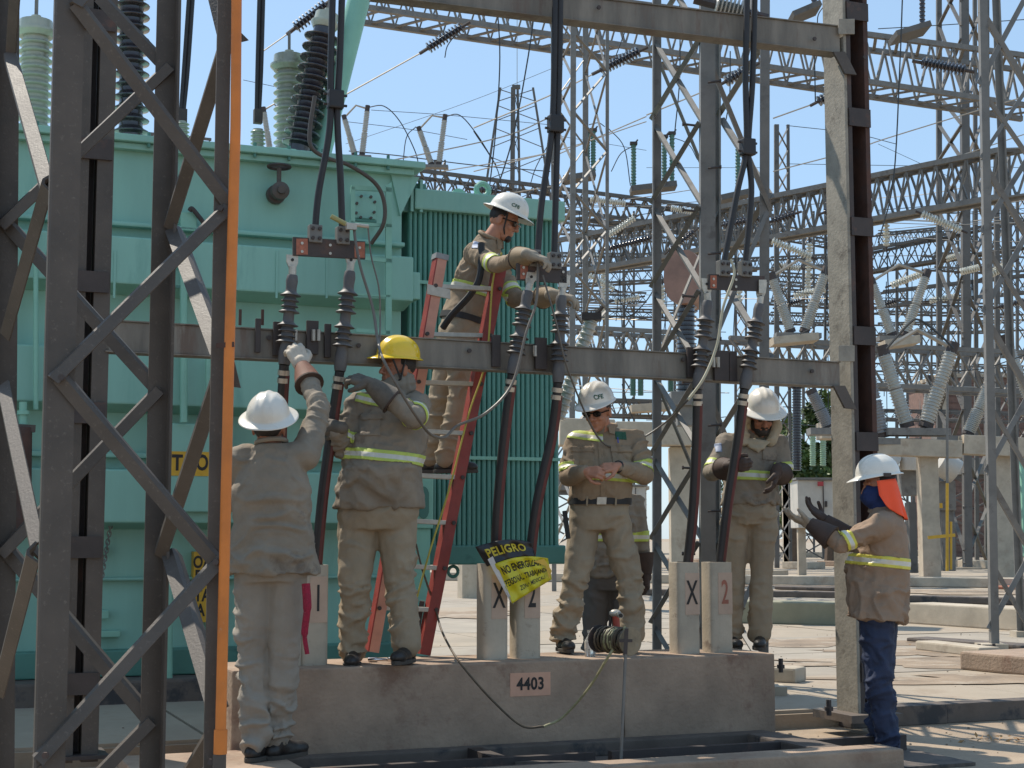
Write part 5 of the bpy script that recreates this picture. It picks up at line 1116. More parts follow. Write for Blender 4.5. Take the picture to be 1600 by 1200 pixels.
for pts, d, r, m, s_ in [
    ([(540, 148), (668, 77)], 40, 1.3, WIRE, 0), ([(400, 88), (461, 45)], 40, 1.1, WIRE, 0), ([(860, 183), (780, 215), (585, 256)], 40, 1.1, WIRE, 0),
    ([(740, 200), (862, 148), (938, 110)], 40, 1.2, WIRE, 0), ([(1010, 180), (1133, 129)], 40, 1.2, WIRE, 0), ([(870, 242), (1010, 182)], 40, 1.0, WIRE, 0),
    ([(1208, 185), (1278, 160)], 40, 1.2, WIRE, 0), ([(1208, 268), (1330, 236), (1380, 218), (1530, 172), (1640, 140)], 40, 1.0, WIRE, 0), ([(690, 268), (860, 238), (1010, 190)], 55, 0.9, WIRE, 0),
    ([(740, 268), (870, 236)], 50, 1.0, WIRE, 0), ([(1372, 278), (1460, 256), (1600, 210)], 55, 0.9, WIRE, 0), ([(780, 305), (870, 290)], 45, 1.0, WIRE, 0),
    ([(545, 236), (620, 243), (740, 258), (860, 268)], 60, 0.9, WIRED, 0), ([(1372, 45), (1460, 40), (1640, 28)], 60, 0.8, WIRED, 0), ([(580, 172), (700, 180), (860, 195)], 70, 0.5, WIRED, 0),
    ([(380, 125), (500, 150)], 70, 0.5, WIRED, 0), ([(540, 190), (640, 202), (730, 218)], 70, 0.5, WIRED, 0), ([(1228, 196), (1330, 208), (1400, 225)], 80, 0.6, WIRED, 0), ([(1228, 256), (1600, 262)], 80, 0.5, WIRED, 0),
    ([(1010, 262), (1200, 262)], 80, 0.4, WIRED, 0), ([(870, 212), (1010, 235)], 80, 0.4, WIRED, 0), ([(540, 225), (730, 160), (880, 100)], 80, 0.4, WIRED, 0), ([(1372, 225), (1600, 330)], 90, 0.4, WIRED, 0),
    ([(574, 168), (600, 166), (625, 190), (648, 235), (655, 262)], 60, 0.9, WIRED, 0), ([(694, 183), (718, 180), (745, 210), (775, 258)], 60, 0.9, WIRED, 0), ([(629, 262), (635, 215), (650, 198)], 60, 0.8, WIRED, 0),
    ([(950, 200), (975, 230), (985, 290)], 60, 0.8, WIRED, 0), ([(990, 228), (970, 240), (955, 268)], 60, 0.8, WIRED, 0), ([(920, 195), (935, 192), (945, 198)], 60, 0.8, WIRED, 0), ([(1045, 213), (1075, 225), (1090, 250)], 60, 0.7, WIRED, 0),
    ([(838, -5), (825, 90), (800, 220), (768, 320)], 30, 1.2, WIRED, 0), ([(776, -5), (781, 90), (775, 200), (764, 300)], 30, 1.1, WIRED, 0), ([(808, 0), (808, 136)], 95, 0.5, WIRE, 0), ([(1410, -5), (1406, 100), (1396, 280), (1372, 380)], 30, 1.2, WIRED, 0),
    ([(1318, -5), (1308, 30), (1306, 200), (1298, 350), (1290, 430)], 30, 1.1, WIRED, 0), ([(1272, 55), (1274, 160)], 40, 1.1, WIRED, 0), ([(1300, -5), (1280, 20), (1277, 40)], 40, 0.9, WIRED, 0), ([(1062, 0), (1062, 120), (1054, 210)], 40, 1.0, WIRED, 0),
    ([(1141, 80), (1140, 150), (1132, 200)], 35, 1.0, WIRED, 0), ([(980, 40), (965, 80), (958, 100)], 40, 0.9, WIRED, 0), ([(720, 45), (700, 70), (695, 90)], 40, 0.9, WIRED, 0), ([(740, 205), (775, 260), (785, 300)], 60, 0.8, WIRED, 0), ([(860, 220), (838, 260), (828, 290)], 60, 0.8, WIRED, 0),
    ([(1250, 522), (1290, 500), (1320, 470), (1316, 420)], 44, 1.0, WIRED, 0), ([(1385, 545), (1418, 508), (1436, 500), (1470, 525), (1490, 545)], 39, 1.9, WIRED, 0), ([(1488, 580), (1540, 575), (1600, 555)], 45, 0.9, WIRED, 0),
    ([(1210, 470), (1240, 440), (1250, 420), (1262, 400)], 50, 1.0, WIRED, 0), ([(925, 498), (960, 494), (985, 493), (1010, 470), (1028, 440)], 40, 1.0, WIRED, 0), ([(965, 465), (985, 492), (1018, 500)], 40, 0.9, WIRED, 0),
    ([(972, 600), (985, 645), (1010, 690)], 45, 1.0, WIRED, 0), ([(1205, 505), (1330, 498)], 60, 0.8, WIRED, 0), ([(1208, 560), (1330, 566)], 60, 0.7, WIRED, 0)]:
    span(pts, d, d, r, m, s_, LAB, OW)
random.seed(9)
for k in range(44):
    y = random.choice([330, 345, 362, 392, 405, 448, 462, 470, 480, 492, 505, 590, 600, 640, 655, 320, 305])+random.uniform(-6, 6); x0 = random.choice([880, 880, 1010, 1200, 1372, 1372]); L_ = random.uniform(120, 330)
    sl_ = random.choice([-0.05, 0.02, 0.05, -0.12, 0.0]); m = random.choice([WIRED, WIRED, WIRE])
    span([(x0, y), (x0+L_/2, y+sl_*L_/2+3), (x0+L_, y+sl_*L_)], 55+random.uniform(-8, 25), 60, 0.65, m, 0, LAB, OW)
for k in range(26):
    x = random.choice([905, 935, 970, 978, 1040, 1060, 1150, 1222, 1240, 1255, 1268, 1290, 1385, 1400, 1425, 1478, 1520, 1570]); y0 = random.choice([330, 360, 400, 440]); 
    span([(x, y0), (x+random.uniform(-4, 4), y0+70), (x+random.uniform(-8, 8), y0+random.uniform(110, 260))], 60, 60, 0.7, WIRED, 0, LAB, OW)
# ------------------------------------------------------------------ people
SHIRT_A = mat('khaki_drill', (0.275, 0.215, 0.155), 0.85, 0, 0.18, 7, 0.5, 160, spot=(0.19, 0.155, 0.12), spot_amt=0.36, spot_scale=6)
SHIRT_B = mat('grey_khaki_drill', (0.245, 0.215, 0.18), 0.85, 0, 0.2, 7, 0.5, 160, spot=(0.15, 0.125, 0.105), spot_amt=0.38, spot_scale=5)
SHIRT_C = mat('brown_khaki_drill', (0.27, 0.195, 0.145), 0.85, 0, 0.12, 7, 0.5, 160)
PANT_A = mat('sand_trouser_cloth', (0.31, 0.26, 0.195), 0.85, 0, 0.16, 6, 0.5, 160, spot=(0.23, 0.19, 0.15), spot_amt=0.35, spot_scale=5)
PANT_G = mat('grey_trouser_cloth', (0.29, 0.27, 0.245), 0.85, 0, 0.14, 6, 0.5, 160)
PANT_D = mat('dark_grey_trouser_cloth', (0.12, 0.11, 0.105), 0.85, 0, 0.14, 6, 0.5, 160)
DENIM = mat('dark_denim', (0.022, 0.035, 0.085), 0.8, 0, 0.3, 9, 0.5, 200, spot=(0.05, 0.085, 0.17), spot_amt=0.32, spot_scale=7)
SKIN = mat('skin', (0.42, 0.20, 0.13), 0.5, 0, 0.15, 14, 0.15, 200); SKIN2 = mat('tanned_skin', (0.34, 0.155, 0.10), 0.5, 0, 0.15, 14, 0.15, 200)
HAIR = mat('dark_hair', (0.02, 0.015, 0.013), 0.6, 0, 0.3, 40, 0.4, 200)
BOOT = mat('black_boot_leather', (0.022, 0.02, 0.02), 0.45, 0, 0.3, 20, 0.3, 120); SOLE = mat('boot_sole', (0.06, 0.055, 0.05), 0.8)
HELW = mat('white_helmet', (0.72, 0.72, 0.70), 0.28, 0, 0.06, 6, 0.03, 60, spot=(0.52, 0.47, 0.38), spot_amt=0.28, spot_scale=9, coat=0.3)
HELY = mat('yellow_helmet', (0.78, 0.55, 0.015), 0.25, 0, 0.05, 6, 0.02, 60, coat=0.4)
GLV_G = mat('grey_glove_leather', (0.13, 0.115, 0.10), 0.75, 0, 0.3, 18, 0.4, 120); GLV_W = mat('pale_glove_leather', (0.50, 0.46, 0.41), 0.75, 0, 0.2, 14, 0.4, 120, spot=(0.10, 0.09, 0.12), spot_amt=0.33, spot_scale=16)
GLV_B = mat('brown_glove_leather', (0.16, 0.065, 0.04), 0.75, 0, 0.25, 14, 0.4, 120); GLV_K = mat('dark_brown_glove', (0.06, 0.038, 0.03), 0.75, 0, 0.3, 14, 0.4, 120)
GLV_L = mat('light_grey_glove', (0.30, 0.27, 0.23), 0.8, 0, 0.25, 14, 0.4, 120); TANL = mat('tan_gauntlet', (0.25, 0.19, 0.12), 0.75, 0, 0.25, 14, 0.3, 120)
LIME = mat('lime_tape', (0.50, 0.62, 0.13), 0.6, 0, 0.1, 20, 0.1, 90); SILV = mat('silver_tape', (0.62, 0.63, 0.60), 0.45, 0.1, 0.1, 20, 0.1, 90)
YLIM = mat('yellow_tape', (0.66, 0.62, 0.10), 0.6, 0, 0.1, 20, 0.1, 90)
BLKP = mat('black_webbing', (0.018, 0.018, 0.02), 0.6, 0, 0.2, 20, 0.2, 90); LENS = mat('dark_lens', (0.01, 0.01, 0.012), 0.08, 0, 0.1, 5, 0)
CREAM = mat('cream_hood_cloth', (0.40, 0.36, 0.28), 0.85, 0, 0.12, 9, 0.4, 150); HOODG = mat('grey_hood_cloth', (0.22, 0.21, 0.19), 0.85, 0, 0.15, 9, 0.4, 150)
BLUEC = mat('navy_face_cloth', (0.012, 0.03, 0.13), 0.85, 0, 0.25, 9, 0.4, 150); ORGF = mat('orange_flap', (0.95, 0.10, 0.03), 0.7, 0, 0.08, 9, 0.2, 80)
RED = mat('red_bandana', (0.30, 0.012, 0.045), 0.8, 0, 0.35, 60, 0.4, 90, spot=(0.55, 0.35, 0.38), spot_amt=0.34, spot_scale=70)

def cap(mb, a, b, ra, rb, n=14):
    a = Vector(a); b = Vector(b); d = (b-a); L = max(d.length, 1e-5); d = d/L
    pts = []; rr = []
    for k in range(5): q = math.pi/2*(1-k/5); pts.append(a-d*ra*math.sin(q)); rr.append(max(ra*math.cos(q), 1e-4))
    pts += [a, b]; rr += [ra, rb]
    for k in range(1, 6): q = math.pi/2*k/5; pts.append(b+d*rb*math.sin(q)); rr.append(max(rb*math.cos(q), 1e-4))
    return mb.tube(pts, rr, n)
def chainc(mb, pts, rs):
    for i in range(len(pts)-1): cap(mb, pts[i], pts[i+1], rs[i], rs[i+1])
def ell(mb, c, x, y, z, n=16, m=10):
    c = Vector(c); vs = []; fs = []
    for i in range(m+1):
        p = math.pi*i/m
        for j in range(n): q = 2*math.pi*j/n; vs.append(c+x*math.cos(q)*max(math.sin(p), 1e-3)+y*math.sin(q)*max(math.sin(p), 1e-3)+z*math.cos(p))
    fs = [(i*n+j, i*n+(j+1) % n, (i+1)*n+(j+1) % n, (i+1)*n+j) for i in range(m) for j in range(n)]
    fs += [tuple(range(n)), tuple(range(m*n+n-1, m*n-1, -1))]
    return mb.add(vs, fs)
def loft(mb, secs, n=28, e=0.85):     # secs: (centre, right, fwd, a, b)
    vs = []
    for c, r, f, a, b_ in secs:
        for j in range(n):
            q = 2*math.pi*j/n; cx = math.cos(q); cy = math.sin(q)
            vs.append(Vector(c)+r*a*math.copysign(abs(cx)**e, cx)+f*b_*math.copysign(abs(cy)**e, cy))
    k = len(secs); fs = [(i*n+j, i*n+(j+1) % n, (i+1)*n+(j+1) % n, (i+1)*n+j) for i in range(k-1) for j in range(n)]
    fs += [tuple(range(n-1, -1, -1)), tuple(range((k-1)*n, k*n))]
    return mb.add(vs, fs)
def remesh(mb, voxel, smooth_it=4, factor=0.5):
    me = bpy.data.meshes.new('tmp'); me.from_pydata([tuple(v) for v in mb.v], [], mb.f)
    bm = bmesh.new(); bm.from_mesh(me); bmesh.ops.recalc_face_normals(bm, faces=bm.faces); bm.to_mesh(me); bm.free()
    o = bpy.data.objects.new('tmp', me); COL.objects.link(o)
    r = o.modifiers.new('r', 'REMESH'); r.mode = 'VOXEL'; r.voxel_size = voxel; r.adaptivity = 0
    s = o.modifiers.new('s', 'SMOOTH'); s.iterations = smooth_it; s.factor = factor
    bpy.context.view_layer.update()
    m2 = bpy.data.meshes.new_from_object(o.evaluated_get(bpy.context.evaluated_depsgraph_get()))
    bpy.data.objects.remove(o); bpy.data.meshes.remove(me); return m2
def getv(me):
    v = np.empty(len(me.vertices)*3); me.vertices.foreach_get('co', v); v = v.reshape(-1, 3)
    n = np.empty(len(me.vertices)*3); me.vertices.foreach_get('normal', n); return v, n.reshape(-1, 3)
def finish(me, name, m, parent, label=None):
    off = np.array(chain_loc(parent)); v, _ = getv(me); me.vertices.foreach_set('co', (v-off).ravel()); me.update()
    me.name = name; me.materials.clear()
    for q in (m if isinstance(m, (list, tuple)) else [m]): me.materials.append(q)
    me.polygons.foreach_set('use_smooth', [True]*len(me.polygons))
    o = bpy.data.objects.new(name, me); COL.objects.link(o); o.parent = parent
    if label: o['label'] = label
    return o
def folds(me, segs, seed=0, base=0.004, big=0.010):
    # segs: (a, b, amp at a, amp at b, frequency along the limb)
    v, n = getv(me); best = np.full(len(v), 1e9); along = np.zeros(len(v)); amp = np.zeros(len(v)); ax = np.zeros((len(v), 3)); fr = np.zeros(len(v))
    for (a, b, aa, ab, f) in segs:
        a = np.array(a); b = np.array(b); d = b-a; L = np.linalg.norm(d); d = d/L
        t = np.clip((v-a)@d, 0, L); dist = np.linalg.norm(v-(a+t[:, None]*d), axis=1); k = dist < best
        best[k] = dist[k]; along[k] = ((v-a)@d)[k]; amp[k] = (aa+(ab-aa)*(t/L))[k]; ax[k] = d; fr[k] = f
    w = np.stack([vnoise(v*5.5, seed+5), vnoise(v*5.5+7.7, seed+6), vnoise(v*5.5+3.1, seed+7)], 1)*0.55
    tilt = np.roll(ax, 1, axis=1)*0.5
    q = v*8.0+w*1.6+(ax+tilt*np.sign(vnoise(v*2.0, seed+9))[:, None]*0)*((along)*fr*0.42)[:, None]
    r = 1-np.minimum(1, np.abs(vnoise(q, seed))*2.6)            # narrow raised creases
    q2 = v*15+w*2.5+ax*(along*fr*0.8)[:, None]
    r2 = 1-np.minimum(1, np.abs(vnoise(q2, seed+1))*2.4)
    mk = np.clip(vnoise(v*4.2+2.2, seed+8)*1.4+0.62, 0.12, 1.15)
    g = vnoise(v*3.6, seed+2)
    d = amp*mk*((r-0.35)*1.45+(r2-0.4)*0.45)+big*g+base*0.7*vnoise(v*30, seed+3)
    v2 = v+n*d[:, None]; me.vertices.foreach_set('co', v2.ravel()); me.update()
def cut(src_me, planes, off, name, m, parent, facing=None, seg=None, centre=None, rad=None):
    # copy the part of a cloth mesh between planes (point, normal: kept where positive), pushed outward
    bm = bmesh.new(); bm.from_mesh(src_me)
    loc = chain_loc(parent)
    if centre is not None:
        c = Vector(centre)-chain_loc(parent); dl = [v for v in bm.verts if (v.co-c).length > rad]; bmesh.ops.delete(bm, geom=dl, context='VERTS')
    if facing is not None:
        dl = [f for f in bm.faces if f.normal.dot(facing) < 0.15]; bmesh.ops.delete(bm, geom=dl, context='FACES')
    for (p, nn) in planes:
        p = Vector(p)-chain_loc(parent)
        bmesh.ops.bisect_plane(bm, geom=bm.verts[:]+bm.edges[:]+bm.faces[:], plane_co=p, plane_no=Vector(nn), clear_inner=True)
    bm.normal_update()
    for v in bm.verts: v.co = v.co+v.normal*off
    # crisp colour zones
    me = bpy.data.meshes.new(name); bm.to_mesh(me); bm.free(); return me
def band(cloth, parent, c, axis, half, m=(LIME, SILV), rad=0.3, facing=None, off=0.004, extra=()):
    axis = Vector(axis).normalized(); c = Vector(c); me = cut(cloth.data, [(c-axis*half, axis), (c+axis*half, -axis)]+list(extra), off, 'reflective_stripe', None, parent, facing, centre=c, rad=rad)
    if not len(me.polygons): return None
    bm = bmesh.new(); bm.from_mesh(me); cl = c-chain_loc(parent)
    for s in (-1, 1): bmesh.ops.bisect_plane(bm, geom=bm.verts[:]+bm.edges[:]+bm.faces[:], plane_co=cl+axis*half*0.42*s, plane_no=axis)
    for f in bm.faces: f.material_index = 1 if abs((f.calc_center_median()-cl).dot(axis)) < half*0.42 else 0
    bm.to_mesh(me); bm.free()
    for q in m: me.materials.append(q)
    me.polygons.foreach_set('use_smooth', [True]*len(me.polygons)); o = bpy.data.objects.new('reflective_stripe', me); COL.objects.link(o); o.parent = cloth
    s = o.modifiers.new('s', 'SOLIDIFY'); s.thickness = 0.003; s.offset = -1; return o
def patch(cloth, parent, c, x, y, w, h, m, name='pocket', off=0.006, facing=None):
    x = Vector(x).normalized(); y = Vector(y).normalized(); c = Vector(c)
    me = cut(cloth.data, [(c-x*w/2, x), (c+x*w/2, -x), (c-y*h/2, y), (c+y*h/2, -y)], off, name, None, parent, facing or x.cross(y), centre=c, rad=max(w, h)*0.9+0.05)
    if not len(me.polygons): return None
    bm = bmesh.new(); bm.from_mesh(me); seen = set(); comps = []
    for f in bm.faces:
        if f in seen: continue
        st = [f]; seen.add(f); cp = []
        while st:
            q = st.pop(); cp.append(q)
            for e in q.edges:
                for nf_ in e.link_faces:
                    if nf_ not in seen: seen.add(nf_); st.append(nf_)
        comps.append(cp)
    comps.sort(key=len)
    for cp in comps[:-1]: bmesh.ops.delete(bm, geom=cp, context='FACES')
    bm.to_mesh(me); bm.free()
    me.materials.append(m); me.polygons.foreach_set('use_smooth', [True]*len(me.polygons)); o = bpy.data.objects.new(name, me); COL.objects.link(o); o.parent = cloth
    s = o.modifiers.new('s', 'SOLIDIFY'); s.thickness = 0.005; s.offset = -1; return o

def hand_mb(w, d, n, thumb, curl=(0.5, 0.6, 0.5), s=1.0, fat=1.0, spread=0.12, tcurl=0.5):
    # w wrist, d finger direction, n palm normal (fingers curl towards it), thumb = +1/-1 side
    d = Vector(d).normalized(); n = Vector(n); n = (n-d*n.dot(d)).normalized(); lat = n.cross(d).normalized()*thumb
    w = Vector(w); mb = MB(); cap(mb, w-d*0.03*s, w+d*0.02*s, 0.026*s*fat, 0.027*s*fat)
    kn = [w+d*0.088*s+lat*0.030*s, w+d*0.094*s+lat*0.010*s, w+d*0.090*s-lat*0.010*s, w+d*0.080*s-lat*0.029*s]
    for k, r in zip(kn, (0.0145, 0.0145, 0.0135, 0.0125)):
        cap(mb, w+d*0.018*s+(k-w-d*0.09*s)*0.55, k, 0.018*s*fat, r*s*fat)
    for i in range(3): cap(mb, kn[i]-d*0.015*s, kn[i+1]-d*0.015*s, 0.013*s*fat, 0.013*s*fat)
    Ls = (0.072, 0.081, 0.076, 0.060); cs = curl if hasattr(curl[0], '__len__') else [curl]*4
    for i, k in enumerate(kn):
        a = 0; p = k; dd0 = (d+lat*spread*(1.5-i)/1.5).normalized(); r = (0.0098, 0.010, 0.0095, 0.0085)[i]*s*fat
        for j, f in enumerate((0.45, 0.31, 0.24)):
            a += cs[i][j]; dd = dd0*math.cos(a)+n*math.sin(a); q = p+dd*Ls[i]*f*s; cap(mb, p, q, r*(1-0.06*j), r*(0.94-0.06*j), 10); p = q
    p = w+d*0.022*s+lat*0.026*s; dd = (d*0.62+lat*0.70+n*0.35).normalized(); q = p+dd*0.042*s; cap(mb, p, q, 0.0155*s*fat, 0.012*s*fat, 10)
    p = q; dd = (d*0.85+lat*(0.45-tcurl*0.5)+n*tcurl).normalized(); q = p+dd*0.030*s; cap(mb, p, q, 0.0115*s*fat, 0.0105*s*fat, 10)
    p = q; dd = (d*0.9+lat*(0.2-tcurl*0.8)+n*tcurl*1.2).normalized(); q = p+dd*0.024*s; cap(mb, p, q, 0.0105*s*fat, 0.009*s*fat, 10)
    return mb
def frame(f, u):
    f = Vector(f).normalized(); u = Vector(u); u = (u-f*u.dot(f)).normalized(); return f, u, f.cross(u)
def head_mb(c, f, u, r):
    mb = MB(); c = Vector(c)
    ell(mb, c+u*0.022-f*0.012, r*0.076, f*0.096, u*0.098)
    ell(mb, c+f*0.022-u*0.040, r*0.062, f*0.066, u*0.075)
    ell(mb, c+f*0.038-u*0.088, r*0.042, f*0.046, u*0.034)
    ell(mb, c+f*0.074-u*0.103, r*0.020, f*0.018, u*0.018)
    cap(mb, c+f*0.084+u*0.018, c+f*0.108-u*0.028, 0.008, 0.0125, 10)
    for s in (-1, 1):
        ell(mb, c+f*0.094-u*0.032+r*0.012*s, r*0.009, f*0.011, u*0.008, 10, 8)
        cap(mb, c+f*0.080+u*0.026+r*0.014*s, c+f*0.072+u*0.024+r*0.046*s, 0.011, 0.011, 10)
        ell(mb, c+f*0.062-u*0.028+r*0.038*s, r*0.022, f*0.022, u*0.022, 10, 8)
        ell(mb, c-f*0.008-u*0.012+r*0.080*s, r*0.009, f*0.022, u*0.034, 12, 8)
        ell(mb, c-f*0.004+u*0.008+r*0.086*s, r*0.006, f*0.016, u*0.015, 10, 8)
    cap(mb, c+f*0.083-u*0.058-r*0.020, c+f*0.083-u*0.058+r*0.020, 0.0075, 0.0075, 8)
    cap(mb, c+f*0.080-u*0.070-r*0.016, c+f*0.080-u*0.070+r*0.016, 0.0085, 0.0085, 8)
    return mb
def helmet(parent, c, f, u, r, style, m, name='hard_hat', logo=None, tilt=0, sc=1.0):
    # c: head centre
    c = Vector(c)+u*0.072; n = 56; A_, B_, H = 0.112*sc, 0.134*sc, 0.118*sc; vs = []; fs = []; rows = 13
    def pt(th, ph):
        cx, sy = math.cos(th), math.sin(th); e = math.sin(ph)**0.85; h = math.cos(ph)
        rid = 0
        lx = cx*A_*e
        for x0, w_, g in ((0, 0.016, 0.008), (0.042, 0.011, 0.0055), (-0.042, 0.011, 0.0055)):
            rid += g*math.exp(-((lx-x0)/w_)**2)*min(1, 1.6*math.cos(ph)**0.5 if math.cos(ph) > 0 else 0)
        return c+r*lx*(1+rid*2)+f*(sy*B_*e)+u*(H*h+rid)
    for i in range(rows):
        ph = max(0.02, i/(rows-1)*math.pi/2)
        for j in range(n): vs.append(pt(2*math.pi*j/n, ph))
    brim = []
    for k, q in enumerate((0.35, 1.0, 1.02)):
        for j in range(n):
            th = 2*math.pi*j/n; cx, sy = math.cos(th), math.sin(th)
            if style == 'full': ex = 0.043+0.014*max(0, sy); dr = 0.012+0.006*abs(cx)
            else: ex = 0.010+0.050*max(0, sy)**1.4+0.012*max(0, -sy)**2; dr = 0.008+0.014*max(0, sy)**2
            vs.append(c+r*cx*(A_+ex*q*(1 if style == 'full' else 0.8))+f*sy*(B_+ex*q)-u*(dr*q+(0.006 if k == 2 else 0)))
    k = rows+3; fs = [(i*n+j, i*n+(j+1) % n, (i+1)*n+(j+1) % n, (i+1)*n+j) for i in range(k-1) for j in range(n)]+[tuple(range(n-1, -1, -1))]
    mb = MB(); mb.add(vs, fs); o = mb.build(name, m, parent, smooth=True)
    s = o.modifiers.new('s', 'SOLIDIFY'); s.thickness = 0.003; s.offset = -1
    ss = o.modifiers.new('ss', 'SUBSURF'); ss.levels = 1; ss.render_levels = 1
    # inner lining
    mb = MB(); mb.tube([c+r*math.cos(q)*(A_-0.010)+f*math.sin(q)*(B_-0.012)+u*0.004 for q in [j*math.pi/12 for j in range(25)]], 0.007, 6, caps=False); mb.build('headband', BLKP, o)
    if logo:
        txt, th0, h0, size, lm = logo       # th0 angle round the helmet where the text is centred
        def warp(x, y):
            ph = math.acos(min(0.99, max(0.05, (h0+y)/H))); th = th0+x/(A_*1.05*max(0.3, math.sin(ph))); p = pt(th, ph)
            nrm = (p-(c)).normalized(); return p+nrm*0.003
        text_mesh(txt, 'lettering', lm, o, None, r, u, size, bold=0.03, warp=warp)
    return o
def shoe(parent, ankle, d, s=1.0, m=BOOT, up=Z):
    d = Vector(d).normalized(); up = Vector(up); rt = d.cross(up).normalized(); a = Vector(ankle); mb = MB(); z0 = a-up*0.075*s
    cap(mb, a+up*0.06*s, a-up*0.02*s, 0.048*s, 0.046*s); ell(mb, z0+up*0.028*s-d*0.035*s, rt*0.040*s, d*0.048*s, up*0.040*s)
    cap(mb, a-up*0.03*s+d*0.01*s, z0+up*0.030*s+d*0.11*s, 0.044*s, 0.034*s); ell(mb, z0+up*0.026*s+d*0.14*s, rt*0.044*s, d*0.066*s, up*0.036*s); ell(mb, z0+up*0.022*s+d*0.06*s, rt*0.041*s, d*0.10*s, up*0.030*s)
    me = remesh(mb, 0.007, 3); o = finish(me, 'boot', m, parent)
    mb = MB(); poly = []
    for k in range(22):
        q = 2*math.pi*k/22; poly.append(z0+d*(0.058+0.148*math.cos(q))*s+rt*math.sin(q)*(0.050-0.006*math.cos(q+0.5))*s-up*0.012*s)
    mb.prism(poly, up*0.022*s); mb.build('sole', SOLE, o, bevel=0.003)
    mb = MB()
    for k in range(4):
        e = a-up*(0.005+0.012*k)*s+d*(0.045+0.018*k)*s; mb.tube([e-rt*0.022*s, e+d*0.006+up*0.004, e+rt*0.022*s], 0.0035, 5)
    mb.build('laces', BLKP, o); return o

